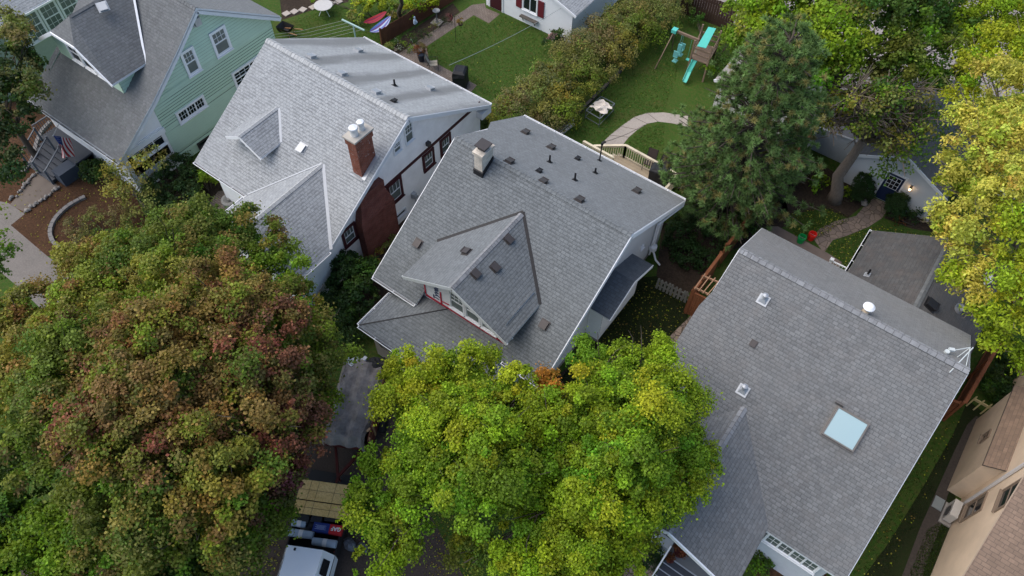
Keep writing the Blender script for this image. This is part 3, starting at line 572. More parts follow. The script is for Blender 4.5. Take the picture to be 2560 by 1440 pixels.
gutter(H2, (X2L, yf, P2f.z(0, yf)-.03), (gx0-.05, yf, P2f.z(0, yf)-.03), (0, -1, 0), WHITE); gutter(H2, (gx1, gy, ge-.03), (gx1, 11.8, ge-.03), (1, 0, 0), WHITE); gutter(H2, (gx0, gy, ge-.03), (gx0, 11.7, ge-.03), (-1, 0, 0), WHITE); gutter(H2, (X2L, yr, P2r.z(0, yr)-.03), (X2R, yr, P2r.z(0, yr)-.03), (0, 1, 0), WHITE)
# little front dormer
dz, dc, de = 5.2, -24.66, 4.52; dy = 13.12; vt = P2f.pt(dc, Y2-(Z2-dz)/s2); vb = lambda x: P2f.pt(x, Y2-(Z2-de)/s2)
m_ = MB(); xl, xr = -25.83, -23.48
m_.face([A(xl+.3, dy+.45, 3.9), A(xr-.3, dy+.45, 3.9), A(xr-.3, dy+.45, de), A(dc, dy+.45, dz-.1), A(xl+.3, dy+.45, de)]); m_.face([A(xr-.3, dy+.45, 3.9), A(xr-.3, 14.6, 4.5), A(xr-.3, 14.6, 4.7), A(xr-.3, dy+.45, 4.6)]); m_.face([A(xl+.3, dy+.45, 3.9), A(xl+.3, dy+.45, 4.6), A(xl+.3, 14.6, 4.7), A(xl+.3, 14.6, 4.5)])
D2 = m_.build('dormer', STUC, H2)
m_ = MB(); m_.slab([A(xl, dy, de), A(dc, dy, dz), vt, vb(xl)], .1); m_.slab([A(dc, dy, dz), A(xr, dy, de), vb(xr), vt], .1); m_.build('dormer_roof', [S_H2, TRIM], D2)
m_ = MB(); m_.beam(A(xl, dy+.02, de-.1), A(dc, dy+.02, dz-.1), .06, .14); m_.beam(A(xr, dy+.02, de-.1), A(dc, dy+.02, dz-.1), .06, .14); m_.build('fascia', WHITE, D2); m_ = MB(); m_.beam(vt+A(.1, 0, 0), vb(xr)+A(.02, 0, .02), .12, .012, up=(.2, -.5, .8)); m_.build('valley_flashing', MATS['painted_flashing'], D2)
window(D2, (dc-.35, dy+.45, 4.1), (1, 0, 0), (0, -1, 0), .7, .6, WHITE, PANE, casing=.07, rows=1, nx=2)
PdL = Plane((dc, 0, dz), (-(dz-de)/(dc-xl), 0, 1)); PdR = Plane((dc, 0, dz), ((dz-de)/(xr-dc), 0, 1)); cap_ridge(H2, vt, A(dc, dy, dz), PdL, PdR, CAP2, .12)
for q in ((895, 128), (777, 143), (854, 186), (1074, 223), (939, 232)): roof_vent(H2, P2r, q, GALV, .34)
roof_vent(H2, P2f, (755, 370), GALV, .36); vent_pipe(H2, P2r, (987, 214), BLACK, .05, .35); roof_vent(H2, P2r, (984, 254), BLACK, .2, .12)
p = onX(1067, 357, W2); m_ = MB(); m_.box(p-A(.02, .1, .12), p+A(.2, .1, .1)); m_.lathe(p+A(.1, 0, -.2), [(.05, 0), (.1, .1)], 8); m_.build('wall_lamp', DBROWN, H2)
p = onX(1031, 486, W2); m_ = MB(); m_.box(p-A(0, .12, .16), p+A(.2, .12, .16)); m_.lathe(p+A(.2, 0, 0), [(.1, 0), (.1, .1)], 10, axis=(1, 0, 0)); m_.tube([p+A(.1, .05, -.1), p+A(.1, .1, -.6), p+A(.05, .12, -1.3)], .03, 6); m_.build('utility_meter', GALV, H2)
# ================================================================== HOUSE 3: slate grey roof, being re-sided
s3, r3 = .61, .55; X3L, X3R, Y3, Z3 = -15.9, -6.95, 18.07, 6.5; yf, yr = 12.05, 23.65
P3f = Plane((0, Y3, Z3), (0, -s3, 1)); P3r = Plane((0, Y3, Z3), (0, r3, 1))
H3 = thing('grey_bungalow', 'pale grey bungalow with slate grey roof and a dormer in red taped house wrap', 'house', (-11.4, 18, 0))
rf = MB(); F = P3f.pt; B = P3r.pt; wy = 12.66
rf.slab([F(X3L, Y3), F(X3L, yf), F(-13.44, yf), F(-13.44, wy), F(-9.15, wy), F(-9.15, yf), F(X3R, yf), F(X3R, Y3)], .13)
rf.slab([B(X3L-.05, Y3), B(X3R, Y3), B(X3R, yr), B(-16.22, yr), B(-16.34, 21.15), B(-15.86, 20.3)], .13); rf.build('roof', [S_H3, TRIM], H3)
cap_ridge(H3, A(X3R, Y3, Z3), A(X3L, Y3, Z3), P3f, P3r, S_H3, .16)
for x_, hh in ((X3R+.012, .26), (X3L-.012, .16)):
    rk = MB()
    for ya, za, yb, zb in ((Y3, Z3, yf, F(0, yf)[2]), (Y3, Z3, yr, B(0, yr)[2])): rk.beam((x_, ya, za-.04-hh/2), (x_, yb, zb-.04-hh/2), .05, hh)
    rk.build('rake_board', WHITE, H3)
W3 = -7.5; wl = MB(); g = [A(W3, wy, .45), A(W3, 23.2, .45), A(W3, 23.2, B(0, 23.2)[2]-.1), A(W3, Y3, Z3-.1), A(W3, wy, F(0, wy)[2]-.1)]
lap_wall(wl, g, (1, 0, 0), .2, .012); wl.face([q-A(.01, 0, 0) for q in g]); wl.face([A(-15.4, wy, 0), A(W3-.01, wy, 0), A(W3-.01, wy, 2.9), A(-15.4, wy, 2.9)]); wl.face([A(W3-.01, 23.2, 0), A(-15.4, 23.2, 0), A(-15.4, 23.2, 3.5), A(W3-.01, 23.2, 3.5)]); wl.face([A(-15.4, wy, 0), A(-15.4, wy, 3), A(-15.4, Y3, Z3-.1), A(-15.4, 23.2, 3.5), A(-15.4, 23.2, 0)])
wl.build('wall', GREYS, H3); m_ = MB(); m_.box((-15.38, wy+.02, 0), (W3-.02, 23.15, .46)); m_.build('foundation', CONC, H3)
gutter(H3, F(X3L, yf)-A(0, 0, .03), F(-13.46, yf)-A(0, 0, .03), (0, -1, 0), WHITE); gutter(H3, F(-8.85, yf)-A(0, 0, .03), F(X3R, yf)-A(0, 0, .03), (0, -1, 0), WHITE); gutter(H3, B(-16.2, yr)-A(0, 0, .03), B(X3R, yr)-A(0, 0, .03), (0, 1, 0), WHITE)
win_x(H3, W3+.01, [(1601, 622), (1612, 600), (1596, 634), (1606, 612)], WHITE, PANE, casing=.06, rows=1)
m_ = MB(); p = A(X3R-.02, yr+.06, 3.3); q = onX(1640, 575, W3+.1); m_.tube([p, p-A(0, 0, .35), q+A(.02, 0, .4), q-A(0, 0, 1.9)], .05, 8); m_.build('downspout', WHITE, H3)
p = onX(1632, 620, W3+.15); m_ = MB(); p[2] = .9; m_.lathe(p, [(.1, -.1), (.2, -.05), (.2, .2), (.1, .28)], 12); m_.tube([p+A(0, 0, .2), p+A(0, .1, 2.0)], .05, 8); m_.tube([p, p+A(.35, -.15, -.5), p+A(.6, -.1, -.75)], .05, 8); m_.build('exhaust_fan_pipe', WHITE, H3)
# the big dormer, front wall flush with the house wall
dc, dz, de = -11.40, 5.78, 4.27; xl, xr = -14.1, -8.71; dy = 12.14; wl_, wr_ = -13.42, -9.15
PDl = Plane((dc, 0, dz), (-(dz-de)/(dc-xl), 0, 1)); PDr = Plane((dc, 0, dz), ((dz-de)/(xr-dc), 0, 1)); yt = Y3-(Z3-dz)/s3; ye = Y3-(Z3-de)/s3
m_ = MB(); m_.face([A(wl_, wy-.01, 2.7), A(wr_, wy-.01, 2.7), A(wr_, wy-.01, PDr.z(wr_, 0)-.1), A(dc, wy-.01, dz-.1), A(wl_, wy-.01, PDl.z(wl_, 0)-.1)])
m_.face([A(wr_, wy, 2.8), A(wr_, 14.6, 4.2), A(wr_, 14.6, 4.6), A(wr_, wy, 4.6)]); m_.face([A(wl_, wy, 2.8), A(wl_, wy, 4.6), A(wl_, 14.6, 4.6), A(wl_, 14.6, 4.2)])
D3 = m_.build('dormer', plain('house_wrap', (.70, .71, .73), .5, var=.05), H3)
m_ = MB(); m_.slab([A(xl, dy, de), A(dc, dy, dz), A(dc, yt, dz), A(xl, ye, de)], .11); m_.slab([A(dc, dy, dz), A(xr, dy, de), A(xr, ye, de), A(dc, yt, dz)], .11); m_.build('dormer_roof', [S_H3, plain('primed_board', (.50, .54, .55), .6)], D3)
m_ = MB(); m_.beam(A(dc, yt, dz+.02), A(xr, ye, de+.02), .14, .03, up=(.3, -.5, .8)); m_.beam(A(dc, yt, dz+.02), A(xl, ye, de+.02), .14, .03, up=(-.3, -.5, .8)); m_.build('valley_flashing', BLACK, D3)
m_ = MB()
for xx in (xl, xr):
    zz = de; m_.beam(A(xx, dy+.02, zz-.12), A(dc, dy+.02, dz-.12), .06, .18); m_.beam(A(xx, dy+.4, zz-.2), A(dc, dy+.4, dz-.2), .05, .12)
m_.beam(A(xl+.25, wy-.03, de-.12), A(xl+.25, dy+.05, de-.12), .05, .2); m_.beam(A(xl+.3, wy-.1, de-.18), A(xl+.6, wy-.1, de-.18), .05, .25); m_.build('fascia', plain('primed_board2', (.58, .62, .63), .6), D3)
cap_ridge(H3, A(dc, yt-.1, dz), A(dc, dy, dz), PDl, PDr, CAP, .15)
TAPE = plain('red_tape', (.42, .012, .035), .4)
m_ = MB(); m_.beam(A(wl_+.05, wy-.03, 2.95), A(wr_-.05, wy-.03, 3.12), .02, .12); m_.beam(A(wl_+.05, wy-.03, 3.05), A(wl_+.05, wy-.03, 4.3), .02, .07, up=(1, 0, 0)); m_.beam(A(-12.5, wy-.03, 3.0), A(-12.5, wy-.03, 3.9), .02, .07, up=(1, 0, 0)); m_.beam(A(-12.5, wy-.035, 3.25), A(-12.05, wy-.035, 3.35), .02, .05); m_.beam(A(-9.45, wy-.03, 3.05), A(-9.45, wy-.03, 3.5), .02, .07, up=(1, 0, 0)); m_.beam(A(-9.8, wy-.03, 3.1), A(-9.8, wy-.03, 3.3), .02, .05, up=(1, 0, 0))
m_.build('red_tape', TAPE, D3)
lettering(D3, 'Tyvek', A(-12.62, wy-.02, 3.08), (0, 0, 1), (-1, 0, 0), .46, plain('print_ink', (.03, .05, .12), .6), 'printed_word', .012)
for i in range(3): window(D3, (-12.0+i*.82, wy-.02, 3.32), (1, 0, 0), (0, -1, 0), .80, 1.25, TRIM, PANE2, casing=.07, rows=2, grid=(3, 2, False))
# porch roof
PPf = Plane((0, 9.96, 2.45), (0, -.2, 1)); PPl = Plane((-14.88, 0, 2.45), (-.19, 0, 1))
m_ = MB(); c0 = A(-14.88, 9.96, 2.45); hp = A(-12.1, 12.65, 2.99)
m_.slab([c0, A(-8.2, 9.96, 2.45), A(-8.2, 11.4, 2.66), A(-9.2, 12.0, 2.82), A(-9.2, 12.65, 2.99), hp], .1); m_.slab([c0, hp, A(-14.86, 12.65, 2.45)], .1); m_.build('porch_roof', [S_H3, TRIM], H3)
m_ = MB(); m_.beam(c0+A(0, 0, .012), hp+A(0, 0, .012), .05, .012); m_.build('hip_line', BLACK, H3)
gutter(H3, c0-A(0, 0, .02), A(-8.2, 9.96, 2.43), (0, -1, 0), WHITE); gutter(H3, A(-14.88, 12.0, 2.43), c0-A(0, 0, .02), (-1, 0, 0), WHITE)
m_ = MB(); m_.box((-14.5, 10.25, 0), (-8.3, 10.45, .95)); m_.box((-14.5, 10.45, 0), (-14.3, 12.6, .95))
for x in (-14.5, -12.6, -10.7, -8.6): m_.box((x, 10.24, .95), (x+.3, 10.5, 2.4))
m_.build('porch_wall', plain('porch_stucco', (.36, .31, .27), .9), H3)
# side bay with its dark little gable
m_ = MB(); by0, by1, bz, bym = 16.45, 20.07, 2.68, 18.3; bx = -6.42
m_.slab([A(W3, bym, 3.42), A(bx, bym, 3.42), A(bx, by1, bz), A(W3, by1, bz)], .09); m_.slab([A(W3, by0, bz), A(bx, by0, bz), A(bx, bym, 3.42), A(W3, bym, 3.42)], .09); m_.build('bay_roof', [S_DK, TRIM], H3)
wm = MB(); lap_wall(wm, [A(W3, by0+.2, .3), A(-6.85, by0+.2, .3), A(-6.85, by0+.2, 2.62), A(W3, by0+.2, 2.62)], (0, -1, 0), .2, .012); lap_wall(wm, [A(-6.85, by0+.2, .3), A(-6.85, by1-.2, .3), A(-6.85, by1-.2, 2.66), A(-6.85, bym, 3.3), A(-6.85, by0+.2, 2.66)], (1, 0, 0), .2, .012); wm.face([A(-6.86, by1-.2, 0), A(W3, by1-.2, 0), A(W3, by1-.2, 2.6), A(-6.86, by1-.2, 2.6)]); wm.build('bay_wall', WHITE, H3)
m_ = MB(); m_.beam(A(bx+.01, by0, bz-.08), A(bx+.01, bym, 3.34), .04, .14); m_.beam(A(bx+.01, by1, bz-.08), A(bx+.01, bym, 3.34), .04, .14); m_.build('rake_board', WHITE, H3)
m_ = MB(); m_.box((W3, by0+.25, 0), (-6.9, by1-.25, .3)); m_.build('bay_base', CONC, H3)
# cream chimney
q = P3f.hit(1206, 442); a = P3f.hit(1187, 431); c = P3f.hit(1224, 413); xa, xb = a[0], q[0]; ya = q[1]; yb = ya+.75; zt = 7.25
m_ = MB(); m_.box((xa, ya, 5), (xb, yb, zt)); m_.box((xa-.06, ya-.06, zt-.09), (xb+.06, yb+.06, zt+.03)); C3 = m_.build('chimney', CREAM, H3)
m_ = MB(); m_.slab([A(xa-.04, ya-.05, F(0, ya)[2]+.25), A(xb+.04, ya-.05, F(0, ya)[2]+.25), A(xb+.04, yb, F(0, yb)[2]+.2), A(xa-.04, yb, F(0, yb)[2]+.2)], .4); m_.build('flashing', BLACK, C3)
m_ = MB(); cx, cy = (xa+xb)/2, (ya+yb)/2; m_.box((cx-.17, cy-.17, zt+.03), (cx+.17, cy+.17, zt+.2)); m_.slab([A(cx-.27, cy-.27, zt+.28), A(cx+.27, cy-.27, zt+.28), A(cx+.27, cy+.27, zt+.28), A(cx-.27, cy+.27, zt+.28)], .06)
for sx in (-.15, .15):
    for sy in (-.15, .15): m_.beam((cx+sx, cy+sy, zt+.15), (cx+sx, cy+sy, zt+.25), .02, .02, up=(1, 0, 0))
m_.build('chimney_cap', DBROWN, C3)
for q in ((1045, 608), (1361, 811)): roof_vent(H3, P3f, q, DBROWN, .31, .14)
for q in ((1167, 630),): roof_vent(H3, PDl, q, DBROWN, .30, .14)
for q in ((1237, 668), (1188, 684), (1271, 598)): roof_vent(H3, PDr, q, DBROWN, .30, .14)
for q in ((1313, 332), (1377, 370), (1273, 405), (1357, 455), (1448, 501), (1591, 479)): roof_vent(H3, P3r, q, DBROWN, .30, .14)
for q in ((1347, 429), (1443, 398)): roof_vent(H3, P3r, q, BLACK, .2, .12)
for q, h in (((1374, 405), .4), ((1437, 450), .4), ((1488, 432), .28)): vent_pipe(H3, P3r, q, BLACK, .045, h)
m_ = MB(); p = P3r.hit(1499, 401); m_.tube([p-A(0, 0, .2), p+A(0, 0, 1.0)], .035, 8); m_.tube([p+A(0, 0, 1.0), p+A(0, .02, 1.12), p+A(.05, .12, 1.16), p+A(.08, .2, 1.08)], [.06, .07, .06, .03], 8); m_.obox(p, (1, 0, 0), (0, 1, -r3), (0, r3, 1), .22, .22, .02); MAST = p+A(.05, .12, 1.16); m_.build('service_mast', BLACK, H3)
# ================================================================== HOUSE 4: skylight house at right
s4, r4 = .46, .59; X4L, X4R, Y4, Z4 = -3.18, 5.8, 20.0, 6.5; yf, yr = 12.15, 23.27
P4f = Plane((0, Y4, Z4), (0, -s4, 1)); P4r = Plane((0, Y4, Z4), (0, r4, 1)); F = P4f.pt; B = P4r.pt
H4 = thing('skylight_house', 'house with a wide grey roof, big square skylight and a front porch gable', 'house', (1.3, 17, 0))
gc, gz, ge, gx0, gx1, gy = .05, 4.31, 2.95, -2.75, 2.86, 9.5; vtop = A(gc, Y4-(Z4-gz)/s4, gz); vy = Y4-(Z4-ge)/s4
rf = MB(); rf.slab([F(X4L, Y4), F(-3.2, 18.2), F(-3.36, 17.5), F(-3.36, yf), F(X4R, yf), F(X4R, Y4)], .12); rf.slab([B(X4L, Y4), B(X4R, Y4), B(X4R, yr), B(X4L, yr)], .12); rf.build('roof', [S_H4, TRIM], H4)
cap_ridge(H4, A(X4R, Y4, Z4), A(X4L, Y4, Z4), P4f, P4r, CAP, .19, .27, lift=.045)
for x, sg in ((X4R+.01, 1), (X4L-.01, -1)):
    m_ = MB()
    for ya, za, yb, zb in ((Y4, Z4, yf, F(0, yf)[2]), (Y4, Z4, yr, B(0, yr)[2])): m_.beam((x, ya, za-.15), (x, yb, zb-.15), .04, .2)
    m_.build('rake_board', TRIM, H4)
PG4l = Plane((gc, 0, gz), (-(gz-ge)/(gc-gx0), 0, 1)); PG4r = Plane((gc, 0, gz), ((gz-ge)/(gx1-gc), 0, 1))
m_ = MB(); m_.slab([A(gx0, gy, ge), A(gc, gy, gz), vtop+A(0, .02, 0), A(gx0, vy+.02, ge)], .12); m_.slab([A(gc, gy, gz), A(gx1, gy, ge), A(gx1, vy+.02, ge), vtop+A(0, .02, 0)], .12); m_.build('porch_gable_roof', [S_H4, TRIM], H4); cap_ridge(H4, vtop, A(gc, gy, gz), PG4l, PG4r, CAP, .15, .25)
m_ = MB(); m_.beam(A(gx0, gy-.02, ge-.08), A(gc, gy-.02, gz-.08), .06, .18); m_.beam(A(gx1, gy-.02, ge-.08), A(gc, gy-.02, gz-.08), .06, .18); m_.build('porch_rake', WHITE, H4)
W4 = 5.4; m_ = MB(); g = [A(W4, 12.6, .0), A(W4, 22.9, 0), A(W4, 22.9, 4.5), A(W4, Y4, Z4-.1), A(W4, 12.6, F(0, 12.6)[2]-.1)]
lap_wall(m_, g, (1, 0, 0), .15, .015); g2 = [A(-2.95, q[1], q[2]) for q in g][::-1]; lap_wall(m_, g2, (-1, 0, 0), .15, .015); m_.face(g); m_.face(g2)
m_.face([A(-2.95, 12.6, 0), A(W4, 12.6, 0), A(W4, 12.6, 2.95), A(-2.95, 12.6, 2.95)]); m_.face([A(W4, 22.9, 0), A(-2.95, 22.9, 0), A(-2.95, 22.9, 4.6), A(W4, 22.9, 4.6)]); m_.build('wall', GREYS, H4)
# front bay under the eave
m_ = MB(); m_.box((2.98, 12.28, 0), (5.02, 12.6, 1.75)); m_.box((2.95, 12.2, 1.72), (5.05, 12.6, 1.84)); m_.box((2.98, 12.28, 2.62), (5.02, 12.6, 2.8)); m_.build('front_bay', plain('bay_white', (.58, .60, .63), .6), H4)
window(H4, (2.98, 12.28, 1.8), (1, 0, 0), (0, -1, 0), 2.04, .86, WHITE, PANE2, casing=.06, nx=4, rows=1, grid=(2, 2, True))
# shadowed side bay on the right wall
m_ = MB(); m_.slab([A(W4+.01, 15.2, 3.2), A(6.12, 15.2, 2.75), A(6.12, 19.1, 2.75), A(W4+.01, 19.1, 3.2)], .1); m_.build('bay_roof', [S_DK, TRIM], H4); m_ = MB(); m_.box((W4+.01, 15.4, 0), (5.95, 18.9, 2.75)); m_.build('bay_wall', GREYS, H4)
# skylight
sk = [P4f.hit(*q) for q in ((2096, 1018), (2171, 1058), (2128, 1127), (2055, 1090))]; u, v, n = frame_of(P4f); ctr = sum(sk)/4; su, sv = 1.14, 1.12
m_ = MB()
for d, L, ax in ((u*su/2, sv, 1), (-u*su/2, sv, 1), (v*sv/2, su, 0), (-v*sv/2, su, 0)):
    if ax: m_.obox(ctr+d+n*.08, u, v, n, .05, L+.05, .16)
    else: m_.obox(ctr+d+n*.08, u, v, n, L-.05, .05, .16)
m_.obox(ctr+n*.012, u, v, n, su+.14, sv+.14, .02); m_.beam(ctr-u*.75+v*.68+n*.1, ctr-u*.45+v*.68+n*.1, .06, .1, mi=0); SKY_ = m_.build('skylight', plain('skylight_frame', (.15, .14, .13), .45, .3), H4)
k = N('skylight_dome'); k.col((.27, .40, .43, 1)); k.b.inputs['Roughness'].default_value = .25; k.b.inputs['Specular IOR Level'].default_value = .8
m_ = MB(); m_.obox(ctr+n*.125, u, v, n, su-.06, sv-.06, .03); m_.build('pane', k.m, SKY_)
def hood_vent(pl, px, h=.3):
    u, v, n = frame_of(pl); p = pl.hit(*px); m_ = MB(); s = .17
    m_.obox(p+n*.012, u, v, n, .42, .42, .02); b_ = [p+u*a*s+v*c*s for a, c in ((-1, -1), (1, -1), (1, 1), (-1, 1))]; t_ = [p+A(0, 0, h*.5)+u*a*.06+v*c*.06 for a, c in ((-1, -1), (1, -1), (1, 1), (-1, 1))]
    for i in range(4): m_.face([b_[i], b_[(i+1) % 4], t_[(i+1) % 4], t_[i]])
    m_.lathe(p, [(.075, 0), (.075, h), (.11, h), (.11, h+.05), (.02, h+.09)], 12); return m_.build('roof_vent', GALV, H4)
hood_vent(P4f, (1908, 750)); hood_vent(P4f, (1857, 976)); roof_vent(H4, P4f, (1884, 859), DBROWN, .2, .06)
m_ = MB(); p = P4r.hit(2163, 781); m_.lathe(p-A(0, 0, .1), [(.17, 0), (.13, .22), (.09, .25), (.09, .46)], 14, 0); m_.lathe(p+A(0, 0, .36), [(.1, 0), (.22, .0), (.22, .03), (.13, .11), (.01, .14)], 16, 1); m_.build('roof_vent', [plain('tan_boot', (.42, .34, .24), .6), WHITE], H4)
# antenna bracket near the right end of the ridge
m_ = MB(); p = P4r.hit(2365, 882); q = P4r.hit(2410, 884)+A(0, 0, .45); m_.lathe(p, [(.09, 0), (.09, .12)], 10); m_.tube([p+A(0, 0, .1), q], .022, 6); m_.tube([q, P4r.hit(2415, 915)], .016, 6); m_.tube([q, P4r.hit(2393, 893)], .016, 6); r_ = P4f.hit(2372, 933)+A(0, 0, .05); m_.tube([r_, q+A(-.0, -.25, .35)], .02, 6); m_.obox(p+A(.1, .15, .12), (1, .5, 0), (-.5, 1, 0), (0, 0, 1), .2, .12, .1); m_.build('antenna_bracket', plain('antenna_paint', (.52, .56, .55), .5), H4)
# rear wing
wx, wz, we, w0, w1_, wyr = 3.66, 4.2, 2.9, .76, 6.5, 27.75
PWl = Plane((wx, 0, wz), (-(wz-we)/(wx-w0), 0, 1)); PWr = Plane((wx, 0, wz), ((wz-we)/(w1_-wx), 0, 1))
m_ = MB(); m_.slab([A(w0, 23.0, we), A(wx, 23.0, wz), A(wx, 28.1, wz), A(w0, wyr, we)], .12); m_.slab([A(wx, 23.0, wz), A(w1_, 23.0, we), A(w1_, wyr, we), A(wx, 28.1, wz)], .12); m_.build('wing_roof', [S_WING, TRIM], H4); cap_ridge(H4, A(wx, 28.05, wz), A(wx, 23.4, wz), PWl, PWr, S_H1, .14)
m_ = MB(); m_.face([A(w0+.35, 22.9, 0), A(w0+.35, 22.9, 2.95), A(w0+.35, 27.3, 2.95), A(w0+.35, 27.3, 0)]); m_.face([A(w1_-.35, 22.9, 0), A(w1_-.35, 27.3, 0), A(w1_-.35, 27.3, 2.95), A(w1_-.35, 22.9, 2.95)]); m_.face([A(w0+.35, 27.3, 0), A(w0+.35, 27.3, 2.95), A(wx, 27.3, 4.1), A(w1_-.35, 27.3, 2.95), A(w1_-.35, 27.3, 0)]); m_.build('wing_wall', GREYS, H4)
gutter(H4, A(w0, 23.3, we-.02), A(w0, wyr, we-.02), (-1, 0, 0), WHITE); vent_pipe(H4, PWl, (2168, 687), BLACK, .05, .35, GALV)
roof_vent(H4, PWr, (2326, 762), BLACK, .42, .2); roof_vent(H4, PWr, (2372, 672), BLACK, .36, .2)
m_ = MB(); p = PWr.hit(2395, 775); m_.lathe(p-A(0, 0, .2), [(.16, 0), (.19, .42), (.17, .42), (.15, .3), (.02, .3)], 16); m_.build('roof_drum', GALV, H4)
m_ = MB(); p = PWr.hit(2452, 715); m_.tube([p, p+A(0, 0, .4)], .03, 8); m_.lathe(p+A(-.05, 0, .42), [(.03, 0), (.2, .04), (.32, .12), (.31, .13), (.18, .06), (.01, .03)], 18, axis=(-.4, -.25, .9)); m_.tube([p+A(0, 0, .4), p+A(-.3, -.2, .75)], .012, 6); m_.build('satellite_dish', WHITE, H4)
# porch floor, steps and rails
m_ = MB(); m_.box((-2.4, 10.13, .35), (2.65, 12.55, .45)); m_.box((-2.4, 10.2, 0), (2.65, 12.55, .35)); m_.build('porch_floor', plain('porch_grey', (.15, .16, .17), .6, var=.15), H4)
m_ = MB()
for i in range(3): m_.box((.48, 10.12-.25*(i+1), 0), (2.6, 10.12-.25*i, .34-.13*i))
m_.build('porch_steps', plain('slate_tread', (.055, .062, .078), .6), H4); m_ = MB()
for i in range(4): m_.box((.46, 10.12-.25*i-.03, .30-.13*i+.13), (2.62, 10.12-.25*i+.012, .335-.13*i+.13))
m_.build('step_nosing', plain('nosing_grey', (.36, .40, .45), .5), H4)
m_ = MB(); m_.box((-.12, 10.14, 0), (.37, 10.42, 1.15)); m_.box((-.17, 10.1, 1.15), (.42, 10.46, 1.22)); m_.build('porch_pier', plain('pier_white', (.5, .52, .53), .7), H4)
for x in (-2.45, 2.5): m_ = MB(); m_.box((x, 9.75, .0), (x+.12, 9.87, 2.95)); m_.build('porch_post', WHITE, H4)
m_ = MB(); m_.beam((.40, 10.22, 1.3), (.40, 9.26, .9), .06, .05); m_.beam((.40, 9.26, .9), (.40, 9.26, 0), .05, .05, up=(1, 0, 0)); m_.beam((.40, 9.8, 1.1), (.40, 9.8, 0), .04, .04, up=(1, 0, 0)); m_.build('stair_handrail', WHITE, H4)
m_ = MB(); m_.beam(A(-2.4, 10.2, 1.25), A(-.15, 10.2, 1.2), .07, .05); m_.beam(A(-2.4, 10.2, .6), A(-.15, 10.2, .6), .05, .05)
for i in range(12): m_.beam((-2.3+i*.18, 10.2, .6), (-2.3+i*.18, 10.2, 1.2), .03, .03, up=(1, 0, 0))
m_.build('porch_railing', WHITE, H4)
m_ = MB(); q0 = at(2078, 652, .9); q1 = at(2138, 680, .9); 
for t in np.linspace(0, 1, 9): p = q0+(q1-q0)*t; m_.beam(p-A(0, 0, .75), p, .03, .03, up=(1, 0, 0))
m_.beam(q0, q1, .07, .05); m_.beam(q0-A(0, 0, .7), q1-A(0, 0, .7), .05, .05); m_.box(q0-A(.06, .06, .9), q0+A(.06, .06, .1)); m_.box(q0-A(.09, .09, -.1), q0+A(.09, .09, .15)); m_.build('rear_railing', WHITE, H4)
# ================================================================== tan stucco house at the right edge
H5 = thing('tan_stucco_house', 'tan stucco house with brown shingles at the lower right corner', 'house', (12, 18, 0))
zt_ = lambda y: 5.7+(y-17.1)*.53 if y < 19.8 else 7.13-(y-19.8)*.53
m_ = MB(); m_.slab([A(8.66, 11.2, zt_(11.2)), A(17, 11.2, zt_(11.2)), A(17, 19.8, zt_(19.8)), A(8.66, 19.8, zt_(19.8))], .14); m_.slab([A(8.66, 19.8, 7.13), A(17, 19.8, 7.13), A(17, 28, zt_(28)), A(8.66, 28, zt_(28))], .14); m_.build('roof', [S_BR, plain('tan_trim', (.5, .38, .28), .6)], H5)
m_ = MB(); m_.face([A(9, 11.6, 0), A(9, 11.6, zt_(11.6)-.1), A(9, 19.8, 7.0), A(9, 27.6, zt_(27.6)-.1), A(9, 27.6, 0)]); m_.face([A(9, 11.6, 0), A(17, 11.6, 0), A(17, 11.6, 2.7), A(9, 11.6, 2.7)]); m_.build('wall', TAN, H5)
m_ = MB(); m_.face([A(8.4, 19.4, 0), A(8.4, 19.4, 3.02), A(8.4, 23.3, 3.02), A(8.4, 23.3, 0)]); m_.face([A(8.4, 19.4, 0), A(9, 19.4, 0), A(9, 19.4, 3.4), A(8.4, 19.4, 3.02)]); m_.face([A(9, 23.3, 0), A(8.4, 23.3, 0), A(8.4, 23.3, 3.02), A(9, 23.3, 3.4)]); m_.build('bay_wall', TAN, H5)
m_ = MB(); m_.slab([A(8.33, 19.25, 3.0), A(9.0, 19.25, 3.42), A(9.0, 23.4, 3.42), A(8.33, 23.4, 3.0)], .07); m_.build('bay_roof', [S_BR, DBROWN], H5)
P5 = lambda x, y: (2160+x/2.667, 900+y/2.667)
FR5 = plain('brown_frame', (.20, .15, .11), .5)
for X, q in ((9, [(830, 880), (790, 1000), (690, 975), (650, 1085)]), (9, [(1060, 770), (1022, 930), (908, 905), (880, 1015)]), (8.4, [(858, 455), (838, 505), (792, 515), (772, 568)])):
    win_x(H5, X, [P5(*k_) for k_ in q], FR5, PANE, casing=.07, rows=2, sgn=-1)
m_ = MB(); m_.beam((8.93, 18.83, .1), (8.93, 18.83, 6.3), .1, .08, up=(1, 0, 0)); m_.tube([A(8.93, 18.83, .15), A(8.75, 18.8, .05)], .05, 8); m_.build('downspout', plain('pale_downspout', (.55, .53, .52), .5), H5)
